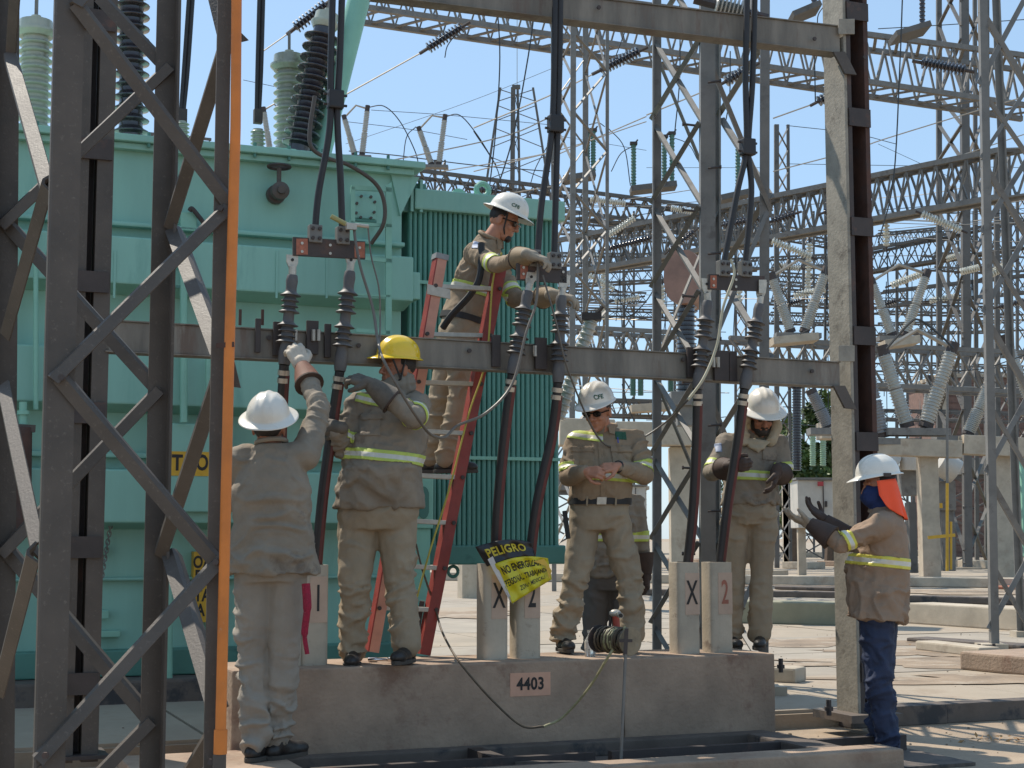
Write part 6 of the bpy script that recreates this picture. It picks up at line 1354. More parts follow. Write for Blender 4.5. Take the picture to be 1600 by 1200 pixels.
def person(label, J, s=1.0, shirt=SHIRT_A, pants=PANT_A, skin=SKIN, fwd=None, belly=0.0, hem=0.10, tucked=False, group=None, gloves=(None, None), bare=(False, False),
           hands=None, hf=None, hu=None, hatstyle='cap', hat=HELW, logo=None, toes=None, stripes=True, seed=0, flare=0.0, hairm=HAIR, beard=False, glasses=False, tape=(LIME, SILV), leg_r=1.0, tw=1.0, cuff=(None, None), no_face=False, feet=True, bandr=0.04):
    J = {k: Vector(v) for k, v in J.items()}
    base = Vector(((J['aL'].x+J['aR'].x)/2, (J['aL'].y+J['aR'].y)/2, min(J['aL'].z, J['aR'].z)-0.09*s))
    t = thing('person', label, 'person', tuple(base), group)
    sR = (J['sR']-J['sL']).normalized(); hR = (J['hR']-J['hL']).normalized()       # towards the person's right
    sp = (J['neck']-J['pelvis']); 
    fS = Z.cross(sR).normalized() if fwd is None else Vector(fwd).normalized()       # facing of the chest
    # R x F relation: forward = up x ... person facing f has right = f x up
    def fr_(rt): 
        a = rt.cross(sp).normalized(); return -a if a.dot(fS) < 0 else a
    fC = fr_(sR); fH = fr_(hR)
    hf_, hu_, hr_ = frame(hf, hu)
    hc = J['head']
    # --- body
    mb = MB(); pel, nk = J['pelvis'], J['neck']
    loft(mb, [(pel-sp*0.10, hR, fH, 0.15*s, 0.10*s), (pel+sp*0.1, hR, fH, 0.155*s, 0.105*s), (pel+sp*0.4, (hR+sR)/2, fC, 0.14*s, 0.10*s), (pel+sp*0.75, sR, fC, 0.155*s, 0.105*s), (pel+sp*0.93, sR, fC, 0.14*s, 0.08*s), (nk, sR, fC, 0.055*s, 0.055*s)])
    cap(mb, nk-sp.normalized()*0.04, hc-hu_*0.055-hf_*0.015, 0.066*s, 0.060*s)
    for a in 'LR':
        chainc(mb, [J['s'+a], J['e'+a], J['w'+a]], [0.052*s, 0.040*s, 0.028*s]); chainc(mb, [J['h'+a], J['k'+a], J['a'+a]], [0.080*s, 0.052*s, 0.038*s])
    bm_ = remesh(mb, 0.012, 3); hm = remesh(head_mb(hc, hf_, hu_, hr_), 0.0055, 2)
    parts = [bm_, hm]; gl = []
    for i, a in enumerate('LR'):
        if hands and hands[i]:
            H_ = hands[i]; w = J['w'+a]; hmb = hand_mb(w, H_['d'], H_['n'], H_.get('thumb', 1), H_.get('curl', (0.5, 0.6, 0.4)), H_.get('s', 1.0)*s, H_.get('fat', 1.0), H_.get('spread', 0.12), H_.get('tcurl', 0.5))
            hme = remesh(hmb, 0.0045, 2)
            if gloves[i]: gl.append((hme, gloves[i]))
            else: parts.append(hme)
    bm = bmesh.new()
    for p_ in parts: bm.from_mesh(p_)
    me = bpy.data.meshes.new('body'); bm.to_mesh(me); bm.free(); body = finish(me, 'body', skin, t)
    for g_, m_ in gl:
        folds(g_, [(J['wL'], J['wR'], 0.0, 0.0, 10)], seed, base=0.0012, big=0.0); finish(g_, 'glove', m_, t)
    # --- trousers
    mb = MB(); lr = leg_r*s
    loft(mb, [(pel-sp.normalized()*0.13*s, hR, fH, 0.150*s*tw, 0.12*s*tw), (pel-sp.normalized()*0.05*s, hR, fH, 0.178*s*tw, 0.135*s*tw), (pel+sp.normalized()*0.06*s, hR, fH, 0.168*s*tw, 0.125*s*tw), (pel+sp.normalized()*0.14*s, hR, fH, 0.158*s*tw, 0.115*s*tw)])
    segs = [(pel-sp.normalized()*0.1, pel+sp.normalized()*0.1, 0.006, 0.004, 12)]
    if not tucked: flare = flare+0.014
    for a in 'LR':
        h_, k_, an = J['h'+a], J['k'+a], J['a'+a]; ft = an-(an-k_).normalized()*0.0
        chainc(mb, [h_, h_.lerp(k_, .5), k_, k_.lerp(an, .5), ft-Vector((0, 0, 0.0))], [0.102*lr, 0.092*lr, 0.078*lr, 0.074*lr, 0.070*lr])
        segs += [(h_, k_, 0.009*s, 0.014*s, 11), (k_, an, 0.013*s, 0.024*s, 20)]
    me = remesh(mb, 0.0095, 5); folds(me, segs, seed, big=0.010); tr_ = finish(me, 'trousers', pants, t)
    # --- shirt
    su = sp.normalized(); mb = MB(); wS = (J['sR']-J['sL']).length/2
    tk = 0.02 if tucked else -hem
    secs = [(pel+su*tk, hR, fH, (0.178+flare)*s*tw, (0.135+flare*0.6)*s*tw), (pel+su*(tk+0.03), hR, fH, (0.182+flare*0.9)*s*tw, (0.14+flare*.5)*s*tw), (pel+sp*0.32+fC*belly*0.5, (hR+sR).normalized(), fC, 0.172*s*tw, (0.135+belly)*s*tw),
            (pel+sp*0.60, sR, fC, 0.184*s*tw, 0.142*s*tw), (pel+sp*0.82, sR, fC, min(wS*0.98, 0.19*s), 0.118*s), (pel+sp*0.93, sR, fC, wS*0.78, 0.09*s), (nk+su*0.02, sR, fC, 0.072*s, 0.070*s)]
    if tucked: secs[0:1] = [(pel+su*0.02, hR, fH, 0.160*s*tw, 0.118*s*tw), (pel+su*0.06, hR, fH, 0.182*s*tw, 0.14*s*tw)]
    loft(mb, secs); segs = [(pel, nk, 0.016, 0.009, 11)]
    for i, a in enumerate('LR'):
        S_, E_, W_ = J['s'+a], J['e'+a], J['w'+a]; we = E_.lerp(W_, 0.90 if not gloves[i] else 0.80)
        cap(mb, S_.lerp(nk, .35)-su*0.02, S_, 0.075*s, 0.074*s); chainc(mb, [S_, S_.lerp(E_, .5), E_, E_.lerp(we, .5), we], [0.074*s, 0.066*s, 0.058*s, 0.052*s, 0.044*s])
        segs += [(S_, E_, 0.010, 0.014, 22), (E_, W_, 0.013, 0.009, 30)]
    me = remesh(mb, 0.0095, 4); folds(me, segs, seed+20, big=0.009); sh = finish(me, 'shirt', shirt, t)
    # collar
    mb = MB(); ring = []
    for k in range(25):
        q = 2*math.pi*k/24+math.pi/2; ring.append(nk+su*(0.030+0.012*math.cos(q-math.pi/2+math.pi))+sR*math.cos(q)*0.074*s+fC*(math.sin(q)*0.074*s))
    mb.tube(ring, 0.013, 8, caps=False); mb.build('collar', shirt, sh, smooth=True)
    for q in (-1, 1):
        mb = MB(); e = nk+fC*0.085*s+su*0.02; mb.prism([e+sR*0.010*q, e+sR*0.060*q-fC*0.02+su*0.012, e+sR*0.055*q-su*0.055-fC*0.0, e+sR*0.018*q-su*0.045+fC*0.015], fC*0.008); mb.build('collar_point', shirt, sh)
    if tucked:
        c = pel+su*0.055; mb = MB(); loft(mb, [(c-su*0.02, hR, fH, 0.183*s*tw, 0.143*s*tw), (c+su*0.02, hR, fH, 0.183*s*tw, 0.143*s*tw)]); mb.build('belt', BLKP, t, smooth=True)
        mb = MB(); mb.obox(c+fH*0.146*s*tw, hR*0.03, fH*0.006, su*0.024); mb.build('buckle', TIN, t, bevel=0.003)
        for q in (-0.09, 0.09):
            mb = MB(); mb.obox(c+fH*0.128*s*tw+hR*q, hR*0.006, fH*0.012, su*0.03); mb.build('belt_loop', pants, t)
    if stripes:
        band(sh, t, pel+sp*0.42, su, 0.032, tape, rad=0.27, off=0.006)
        for i, a in enumerate('LR'):
            c = J['s'+a].lerp(J['e'+a], 0.82); band(sh, t, c, J['e'+a]-J['s'+a], 0.03, tape, rad=0.105, off=0.005)
    # placket
    # --- head gear
    if feet:
        for i, a in enumerate('LR'):
            td = toes[i] if toes else fH; shoe(t, J['a'+a]+Vector((0, 0, -0.012)), td, s)
    hh = helmet(t, hc, hf_, hu_, hr_, hatstyle, hat, logo=logo)
    # hair below the helmet
    mb = MB(); ell(mb, hc+hu_*0.030-hf_*0.022, hr_*0.079, hf_*0.094, hu_*0.085); me = remesh(mb, 0.008, 1); folds(me, [(hc, hc+hu_, 0, 0, 1)], seed, base=0.003, big=0.0); finish(me, 'hair', hairm, t)
    if beard:
        mb = MB(); ell(mb, hc+hf_*0.048-hu_*0.085, hr_*0.052, hf_*0.050, hu_*0.045)
        for q in (-1, 1): ell(mb, hc+hf_*0.018-hu_*0.055+hr_*0.058*q, hr_*0.014, hf_*0.035, hu_*0.045)
        cap(mb, hc+hf_*0.096-hu_*0.046-hr_*0.022, hc+hf_*0.096-hu_*0.046+hr_*0.022, 0.007, 0.007)
        me = remesh(mb, 0.006, 2); folds(me, [(hc, hc+hu_, 0, 0, 1)], seed, base=0.002, big=0.0); finish(me, 'beard', hairm, t)
    if glasses:
        mb = MB()
        for q in (-1, 1): ell(mb, hc+hf_*0.088+hu_*0.004+hr_*0.034*q, hr_*0.031, hf_*0.010, hu_*0.020)
        cap(mb, hc+hf_*0.098+hu_*0.012-hr_*0.06, hc+hf_*0.098+hu_*0.012+hr_*0.06, 0.005, 0.005, 8)
        for q in (-1, 1): cap(mb, hc+hf_*0.085+hu_*0.010+hr_*0.066*q, hc-hf_*0.01+hu_*0.005+hr_*0.086*q, 0.0045, 0.004, 8)
        mb.build('sunglasses', LENS, t, smooth=True)
    elif not no_face:
        for q in (-1, 1):
            mb = MB(); ell(mb, hc+hf_*0.082+hu_*0.001+hr_*0.031*q, hr_*0.014, hf_*0.006, hu_*0.006, 10, 8); mb.build('eye', HAIR, t, smooth=True)
            mb = MB(); cap(mb, hc+hf_*0.090+hu_*0.022+hr_*0.018*q, hc+hf_*0.082+hu_*0.026+hr_*0.046*q, 0.0045, 0.0035, 8); mb.build('eyebrow', hairm, t, smooth=True)
    for i, a in enumerate('LR'):
        if gloves[i] and cuff[i]:
            W_ = J['w'+a]; E_ = J['e'+a]; dd = (W_-E_).normalized(); c0 = W_-dd*0.15*s; c1 = W_+dd*0.0
            mb = MB(); mb.tube([c0, c0+dd*0.01, c0.lerp(c1, .5), c1], [0.076*s, 0.073*s, 0.060*s, 0.040*s], 20); 
            o = mb.build('gauntlet_cuff', cuff[i], t, smooth=True)
            mb = MB(); mb.tube([c0-dd*0.004, c0+dd*0.006], [0.0772*s, 0.0772*s], 20); mb.build('cuff_edge', GLV_K, o, smooth=True)
    return dict(t=t, J=J, shirt=sh, trousers=tr_, fC=fC, fH=fH, sR=sR, hR=hR, su=su, sp=sp, hf=hf_, hu=hu_, hr=hr_, hc=hc)
def dirpx(x0, y0, d0, x1, y1, d1): return (P(x1, y1, d1)-P(x0, y0, d0)).normalized()
FIST = (1.15, 1.35, 0.9); RELAX = (0.35, 0.45, 0.3); GRIP = (0.9, 1.1, 0.7)
G1 = mat('green_logo', (0.02, 0.10, 0.06), 0.6)

# --- worker reaching up, back to us
D = 8.05
p1 = person('worker seen from behind, stretching one pale gloved hand up to the left cable termination',
    dict(pelvis=P(425, 868, D), neck=P(424, 700, D), head=P(420, 668, D), sL=P(378, 722, D), sR=P(477, 712, D), eL=P(372, 785, D+.15), wL=P(390, 748, D+.36), eR=P(499, 640, D+.18), wR=P(472, 572, D+.42),
         hL=P(400, 885, D), hR=P(452, 885, D), kL=P(394, 1020, D+.02), kR=P(443, 1020, D+.03), aL=P(400, 1156, D-.02), aR=P(434, 1154, D+.06)),
    s=1.06, shirt=SHIRT_B, pants=PANT_G, fwd=(0.1, 1, 0), hem=0.10, flare=0.035, hf=(0.05, 0.85, 0.42), hu=(0, -0.42, 0.9), hatstyle='full', toes=((0.3, 1, 0), (0.6, 0.8, 0)), stripes=False, seed=1, gloves=(GLV_W, GLV_W), cuff=(GLV_B, GLV_B),
    hands=(dict(d=(0, .3, 1), n=(0, 1, 0), thumb=1), dict(d=(-0.42, 0.30, 0.85), n=(-0.3, 0.9, -0.1), thumb=1, curl=(0.55, 0.75, 0.5), fat=1.3, s=1.15, spread=0.3)), tw=1.06, skin=SKIN2)
# red bandana and leather pouch
mb = MB(); a = P(478, 912, D-.12); mb.tube(smooth_path([a, P(480, 950, D-.13), P(476, 990, D-.12), P(480, 1022, D-.12)]), [0.022]*9+[0.018]*8+[0.012]*8, 8); o = tag(mb.build('bandana', RED, smooth=True), 'red patterned bandana hanging from the back pocket of the reaching worker', 'bandana')
mb = MB(); mb.obox(P(471, 886, D-.05), Vector((0.035, 0, 0)), Vector((0, 0.04, 0)), Z*0.018); tag(mb.build('leather_pouch', GLV_B, bevel=0.006), 'small brown leather pouch on the belt of the reaching worker', 'pouch')

# --- yellow helmet
D = 8.95
p2 = person('worker in a yellow helmet gripping the second cable and tightening its clamp',
    dict(pelvis=P(592, 790, D), neck=P(611, 612, D), head=P(621, 576, D-.02), sR=P(560, 634, D-.02), sL=P(650, 634, D+.02), eR=P(535, 698, D-.10), wR=P(527, 668, D-.22), eL=P(646, 652, D-.30), wL=P(578, 600, D-.30),
         hR=P(562, 812, D), hL=P(618, 812, D), kR=P(554, 915, D-.06), kL=P(626, 912, D-.03), aR=P(552, 1012, D), aL=P(636, 1006, D-.08)),
    s=1.07, shirt=SHIRT_B, pants=PANT_A, fwd=(-0.15, -1, 0), hem=0.02, belly=0.05, flare=0.015, hf=(-0.80, -0.50, 0.02), hu=(0.12, -0.05, 0.99), hatstyle='cap', hat=HELY, toes=((-0.25, -1, 0), (0.05, -1, 0)), seed=2, tw=1.22, leg_r=1.10,
    gloves=(GLV_G, GLV_G), cuff=(GLV_G, None), hands=(dict(d=(-0.9, 0.1, 0.35), n=(0.1, 0.6, -0.8), thumb=-1, curl=(0.5, 0.9, 0.6), fat=1.35, tcurl=.7), dict(d=(-0.75, 0.35, 0.1), n=(0.3, 0.95, 0), thumb=-1, curl=FIST, fat=1.35)), no_face=True, skin=SKIN2)
mb = MB(); h = p2['hc']; ell(mb, h-p2['hu']*0.075-p2['hf']*0.02, p2['hr']*0.088, p2['hf']*0.10, p2['hu']*0.085); cap(mb, h-Z*0.09, p2['J']['neck']-Z*0.02, 0.085, 0.12)
me = remesh(mb, 0.008, 3); folds(me, [(h, p2['J']['neck'], 0.008, 0.008, 18)], 5); finish(me, 'hood', HOODG, p2['t'])
for q in (0.3, -0.5):
    a = h+p2['hr']*0.09*(-1)+p2['hf']*(0.05+q*0.1)+p2['hu']*0.05; mb = MB(); mb.tube([a, h+p2['hr']*-0.09+p2['hf']*0.02-p2['hu']*0.06, h+p2['hf']*0.06-p2['hu']*0.13], 0.006, 6); mb.build('chin_strap', BLKP, p2['t'])
patch(p2['shirt'], p2['t'], P(580, 652, D-.15), p2['sR'], Z, 0.13, 0.03, SHIRT_B, 'pocket_flap', 0.012, facing=p2['fC'])
patch(p2['shirt'], p2['t'], P(578, 664, D-.15), p2['sR'], Z, 0.12, 0.13, SHIRT_B, 'pocket', 0.006, facing=p2['fC'])
band(p2['shirt'], p2['t'], P(592, 628, D-.12), (0.25, 0, 1), 0.028, rad=0.15, facing=p2['fC'], off=0.006)

# --- ladder man
D = 9.95
p3 = person('worker on the ladder leaning right to bolt the middle terminal bar, in white brimmed helmet',
    dict(pelvis=P(722, 512, D), neck=P(764, 376, D-.02), head=P(788, 346, D-.04), sR=P(742, 396, D-.16), sL=P(765, 398, D+.16), eR=P(776, 414, D-.42), wR=P(829, 399, D-.82), eL=P(806, 468, D-.10), wL=P(868, 462, D-.52),
         hR=P(725, 528, D-.08), hL=P(706, 528, D+.09), kR=P(718, 622, D-.16), kL=P(690, 622, D+.04), aR=P(698, 715, D-.16), aL=P(672, 716, D+.08)),
    s=1.0, shirt=SHIRT_A, pants=PANT_A, fwd=(1, -0.15, 0), hem=0.0, tucked=True, belly=0.03, hf=(0.88, -0.25, -0.40), hu=(0.38, -0.05, 0.92), hatstyle='full', toes=((1, -0.2, 0), (1, -0.2, 0)), seed=3, tw=1.05, leg_r=1.02,
    gloves=(GLV_L, GLV_L), cuff=(TANL, TANL), hands=(dict(d=(0.95, 0.05, -0.15), n=(0.1, 0.25, -1), thumb=-1, curl=(0.45, 0.7, 0.4), fat=1.35, s=1.1, spread=.2), dict(d=(0.9, -0.1, -0.3), n=(0.1, 0.2, -1), thumb=-1, curl=(0.5, 0.8, 0.5), fat=1.3, spread=.25)), glasses=True,
    logo=('CFE', math.pi*0.16, 0.035, 0.030, G1))
mb = MB(); e0 = PB(757, 398, 0.02); pts = [P(752, 380, D-.30), P(750, 430, D-.34), P(735, 460, D-.33), P(706, 492, D-.28), P(692, 512, D-.22)]
mb.tube(smooth_path(pts), 0.022, 8); mb.build('harness_strap', BLKP, p3['t'], smooth=True)
mb = MB(); c = p3['hc']; mb.tube([c+p3['hr']*0.09+p3['hu']*0.05+p3['hf']*0.03, c+p3['hr']*0.07-p3['hu']*0.05+p3['hf']*0.04, c+p3['hf']*0.06-p3['hu']*0.12], 0.006, 6); mb.build('chin_strap', BLKP, p3['t'])
mb = MB(); ell(mb, c+p3['hf']*0.072-p3['hu']*0.098, p3['hr']*0.032, p3['hf']*0.022, p3['hu']*0.026); mb.build('goatee', HAIR, p3['t'], smooth=True)
patch(p3['shirt'], p3['t'], P(744, 384, D-.2), (1, 0, -.2), (.2, 0, 1), 0.045, 0.055, mat('blue_white_patch', (0.25, 0.32, 0.5), 0.6), 'sleeve_patch', 0.004, facing=Vector((0, -1, 0)))

# --- sunglasses man
D = 9.78
p4 = person('bare-handed worker in dark sunglasses and white CFE helmet looking down at his hands',
    dict(pelvis=P(937, 797, D), neck=P(944, 672, D), head=P(934, 643, D-.08), sR=P(899, 692, D-.02), sL=P(992, 690, D+.02), eR=P(889, 744, D-.10), wR=P(915, 737, D-.34), eL=P(1006, 742, D-.08), wL=P(965, 729, D-.33),
         hR=P(915, 812, D), hL=P(961, 812, D), kR=P(898, 905, D-.04), kL=P(984, 905, D), aR=P(880, 992, D), aL=P(988, 990, D)),
    s=1.0, shirt=SHIRT_A, pants=PANT_A, fwd=(-0.05, -1, 0), tucked=True, belly=0.02, hf=(-0.45, -0.82, -0.30), hu=(-0.16, -0.28, 0.94), hatstyle='cap', toes=((-0.35, -1, 0), (0.2, -1, 0)), seed=4, tw=1.10, leg_r=1.06,
    hands=(dict(d=(-0.8, -0.25, -0.1), n=(0.1, 0.6, -0.5), thumb=-1, curl=(0.6, 0.9, 0.6)), dict(d=(0.7, -0.5, -0.05), n=(0.2, 0.5, -0.2), thumb=1, curl=(0.8, 1.0, 0.6))), glasses=True,
    logo=('CFE', math.pi*0.72, 0.040, 0.036, G1))
mb = MB(); w = p4['J']['wL']; dd = (w-p4['J']['eL']).normalized(); mb.tube([w-dd*0.03, w+dd*0.0], 0.040, 16); mb.build('wristwatch', BLKP, p4['t'], smooth=True, bevel=0.003)
for q, xx in ((1, 912), (-1, 972)):
    patch(p4['shirt'], p4['t'], P(xx, 702, D-.15), p4['sR'], Z, 0.135, 0.035, SHIRT_A, 'pocket_flap', 0.011, facing=p4['fC']); patch(p4['shirt'], p4['t'], P(xx, 716, D-.15), p4['sR'], Z, 0.125, 0.13, SHIRT_A, 'pocket', 0.006, facing=p4['fC'])
band(p4['shirt'], p4['t'], P(912, 680, D-.12), (0.15, 0, 1), 0.028, rad=0.13, facing=p4['fC'], off=0.006)
patch(p4['shirt'], p4['t'], P(940, 735, D-.15), p4['sR'], Z, 0.03, 0.42, SHIRT_A, 'placket', 0.004, facing=p4['fC'])
patch(p4['shirt'], p4['t'], P(972, 680, D-.12), p4['sR'], Z, 0.075, 0.05, G1, 'chest_logo', 0.004, facing=p4['fC'])
mb = MB(); mb.tube([P(965, 683, D-.175), P(966, 692, D-.175)], 0.004, 6); mb.build('pen', mat('blue_pen', (0.03, 0.06, 0.4), 0.4), p4['t'])
mb = MB(); mb.bar(P(882, 798, D-.1), P(888, 842, D-.1), 0.022, 0.03); mb.build('belt_tool', BLKP, p4['t'], bevel=0.004)

# --- bearded worker right end of the plinth
D = 10.35
p5 = person('bearded worker in white full-brim helmet and cream hood, head bowed, at the right plinth end',
    dict(pelvis=P(1172, 790, D), neck=P(1176, 680, D), head=P(1190, 650, D-.12), sR=P(1134, 692, D-.02), sL=P(1215, 694, D+.02), eR=P(1112, 738, D-.14), wR=P(1143, 728, D-.50), eL=P(1226, 742, D-.05), wL=P(1213, 738, D-.28),
         hR=P(1150, 805, D), hL=P(1193, 805, D), kR=P(1147, 900, D), kL=P(1190, 900, D-.02), aR=P(1141, 990, D), aL=P(1188, 990, D-.06)),
    s=1.0, shirt=SHIRT_B, pants=PANT_A, fwd=(0.02, -1, 0), hem=0.0, flare=0.0, hf=(0.10, -0.86, -0.48), hu=(0.05, -0.44, 0.88), hatstyle='full', toes=((-0.2, -1, 0), (0.15, -1, 0)), seed=6, tw=1.02, leg_r=0.98, beard=True, skin=SKIN2,
    gloves=(GLV_K, GLV_K), cuff=(GLV_K, GLV_K), hands=(dict(d=(-0.25, -0.2, -0.95), n=(-0.8, 0.1, 0.1), thumb=1, curl=RELAX, fat=1.35), dict(d=(0.75, -0.5, 0.05), n=(0.5, 0.8, 0.1), thumb=-1, curl=(0.7, 1.0, 0.7), fat=1.35)))
mb = MB(); h = p5['hc']; n_ = p5['J']['neck']
pts = []
for k in range(15):
    q = math.pi*(0.02+0.96*k/14)
    pts.append(h+p5['hr']*math.cos(q)*-0.098-p5['hf']*0.03*math.sin(q)-p5['hu']*0.02+Vector((0, 0.05*math.sin(q), -0.0)))
for side in (-1, 1):
    mb2 = MB(); a = h+p5['hr']*0.088*side-p5['hf']*0.01+p5['hu']*0.02; b_ = n_+p5['sR']*0.09*side+p5['fC']*0.11-Z*0.04; mm_ = (a+b_)/2+p5['sR']*0.03*side
    chainc(mb2, [a, mm_, b_], [0.030, 0.040, 0.045]); me = remesh(mb2, 0.008, 2); folds(me, [(a, b_, 0.008, 0.008, 14)], 7); finish(me, 'hood_edge', CREAM, p5['t'])
ell(mb, n_-p5['fC']*0.02-Z*0.01, p5['sR']*0.14, p5['fC']*0.12, Z*0.055); ell(mb, h-p5['hf']*0.05-p5['hu']*0.06, p5['hr']*0.10, p5['hf']*0.075, p5['hu']*0.10)
mb.prism([n_+p5['fC']*0.13-p5['sR']*-0.14-Z*0.02, n_+p5['fC']*0.15-Z*0.13, n_+p5['fC']*0.14-p5['sR']*0.10-Z*0.04], p5['fC']*-0.05)
me = remesh(mb, 0.008, 3); folds(me, [(h, n_, 0.008, 0.01, 12)], 9); finish(me, 'hood', CREAM, p5['t'])
patch(p5['shirt'], p5['t'], P(1205, 708, D-.15), p5['sR'], Z, 0.10, 0.09, SHIRT_B, 'pocket', 0.007, facing=p5['fC']); patch(p5['shirt'], p5['t'], P(1202, 694, D-.14), p5['sR'], Z, 0.06, 0.035, G1, 'chest_logo', 0.004, facing=p5['fC'])
patch(p5['shirt'], p5['t'], P(1122, 700, D-.08), (1, 0, 0), (0, 0, 1), 0.04, 0.06, mat('blue_white_patch', (0.25, 0.32, 0.5), 0.6), 'sleeve_patch', 0.004, facing=Vector((-.3, -1, 0)))

# --- man in jeans, profile facing left, on the lower ground
D = 9.25
p6 = person('man in blue jeans with orange neck flap and navy face cloth, arms held out',
    dict(pelvis=P(1374, 938, D), neck=P(1385, 795, D), head=P(1374, 760, D), sL=P(1377, 822, D-.17), sR=P(1385, 822, D+.17), eL=P(1313, 850, D-.20), wL=P(1265, 818, D-.12), eR=P(1330, 848, D+.12), wR=P(1288, 812, D+.12),
         hL=P(1372, 958, D-.08), hR=P(1376, 958, D+.09), kL=P(1371, 1062, D-.09), kR=P(1374, 1062, D+.08), aL=P(1389, 1160, D-.08), aR=P(1378, 1152, D+.12)),
    s=1.0, shirt=SHIRT_C, pants=DENIM, fwd=(-1, -0.05, 0), hem=0.12, belly=0.05, flare=0.045, hf=(-0.97, -0.1, -0.12), hu=(-0.1, 0, 1), hatstyle='cap', toes=((-0.7, -0.7, 0), (-0.8, 0.3, 0)), seed=8, tw=1.0, leg_r=1.08, tape=(YLIM, SILV), no_face=True,
    gloves=(GLV_L, GLV_K), cuff=(GLV_K, GLV_K), hands=(dict(d=(-0.92, 0.05, 0.33), n=(0.2, 0.2, 1), thumb=1, curl=(0.15, 0.35, 0.3), fat=1.25, spread=0.3), dict(d=(-0.75, 0.1, 0.66), n=(0.3, -0.3, 0.6), thumb=-1, curl=(0.15, 0.3, 0.3), fat=1.2, spread=.3)))
h = p6['hc']; f_, u_, r_ = p6['hf'], p6['hu'], p6['hr']
mb = MB(); ell(mb, h+f_*0.02-u_*0.05, r_*0.088, f_*0.105, u_*0.085); cap(mb, h-u_*0.09, p6['J']['neck']-Z*0.01, 0.085, 0.085); me = remesh(mb, 0.007, 3); folds(me, [(h, p6['J']['neck'], 0.007, 0.007, 16)], 3); finish(me, 'face_cloth', BLUEC, p6['t'])
# orange flap: curved sheet from the helmet rim round the back down to the shoulders
vs = []; fs = []; NA, NB_ = 22, 14
for i in range(NA+1):
    th = math.pi*(-0.52-0.96*i/NA)+math.pi*0.0
    th = math.pi*0.96+math.pi*1.08*(i/NA)     # round the back and over both sides
    for j in range(NB_+1):
        v_ = j/NB_; side = math.sin(math.pi*i/NA)
        rad_a = 0.120+0.02*v_+0.012*math.sin(i*1.7)*v_; rad_b = 0.145+0.035*v_+0.01*math.sin(i*2.3+1)*v_
        side = max(0.0, side); drop = 0.02+v_*(0.085+0.17*side**0.5)
        vs.append(h+r_*math.cos(th)*rad_a*(1-0.0*v_)+f_*(math.sin(th)*rad_b*(0.95)+0.035)+u_*(0.055-drop))
for i in range(NA):
    for j in range(NB_): q = i*(NB_+1)+j; fs.append((q, q+1, q+NB_+2, q+NB_+1))
mb = MB(); mb.add(vs, fs); o = mb.build('neck_flap', ORGF, p6['t'], smooth=True); so = o.modifiers.new('s', 'SOLIDIFY'); so.thickness = 0.002
mb = MB(); mb.obox(h-r_*0.10*0+Vector((0.02, -0.122, 0.065)), Vector((0.022, -0.003, 0)), Vector((0, 0.006, 0)), Z*0.011); mb.build('helmet_clip', STEEL_D, p6['t'], bevel=0.002)

# --- seventh worker behind the sunglasses man, standing on the yard floor
D = 11.1
p7 = person('worker seen from behind beyond the plinth, mostly hidden behind the sunglasses man',
    dict(pelvis=P(955, 895, D), neck=P(955, 762, D), head=P(950, 738, D-.1), sL=P(918, 784, D), sR=P(992, 786, D), eL=P(915, 845, D+.1), wL=P(930, 890, D+.2), eR=P(1004, 850, D-.03), wR=P(1010, 898, D-.06),
         hL=P(933, 912, D), hR=P(976, 912, D), kL=P(928, 1000, D), kR=P(975, 1000, D), aL=P(926, 1080, D), aR=P(978, 1080, D)),
    s=0.98, shirt=SHIRT_B, pants=PANT_D, fwd=(0.05, 1, 0), hem=0.02, hf=(-0.1, 0.8, -0.5), hu=(0, 0.5, 0.85), hatstyle='cap', seed=12, toes=((0, 1, 0), (0, 1, 0)), gloves=(GLV_K, GLV_K), cuff=(GLV_K, GLV_K), tw=1.15, leg_r=1.1,
    hands=(dict(d=(0.1, 0, -1), n=(1, 0, 0), thumb=1), dict(d=(0.05, -0.05, -1), n=(-1, 0.2, 0), thumb=-1, curl=(0.5, 0.6, 0.4), fat=1.35)), no_face=True)
# ------------------------------------------------------------------ small things
# cable drum on a steel rod
dr = thing('cable_drum', 'small drum of wound lead cable hanging on the upright rod before the plinth', 'cable drum', tuple(P(960, 1000, 8.6)))
a = P(936, 998, 8.72); c = P(985, 1002, 8.50); ax = (c-a).normalized()
DRM = mat('worn_reel', (0.24, 0.20, 0.14), 0.6, 0, 0.3, 20, 0.2, 80, spot=(0.10, 0.16, 0.22), spot_amt=0.35, spot_scale=20); LEADY = mat('yellow_grey_lead', (0.34, 0.33, 0.20), 0.55, 0, 0.3, 30, 0.1); LEADK = mat('brown_black_lead', (0.10, 0.075, 0.05), 0.5, 0, 0.4, 30, 0.1)
for q in (a, c):
    b = MB(); b.lathe(q-ax*0.004, q+ax*0.004, [(0, 0.078), (1, 0.078)], 28); b.build('flange', DRM if q is c else STEEL_D, dr, bevel=0.002)
b = MB(); b.tube([a, c], 0.04, 16); b.build('core', STEEL_D, dr)
_, x_, y_ = perp(ax)
for lay, m in ((0, LEADK), (1, LEADY), (2, LEADK)):
    pts = []; turns = 11; L_ = (c-a).length
    for k in range(turns*12+1):
        q = 2*math.pi*k/12+lay*2; f = (k/(turns*12)) if lay != 1 else 0.3+0.45*(k/(turns*12)); f = 0.08+0.84*f
        rr = 0.055+0.006*lay+0.006*math.sin(k*0.37+lay)+random.uniform(-.002, .002); pts.append(a+ax*L_*min(0.95, max(0.05, f+0.03*math.sin(k*.21)))+x_*math.cos(q)*rr+y_*math.sin(q)*rr)
    b = MB(); b.tube(pts, 0.0055, 6); b.build('wound_lead', m, dr, smooth=True)
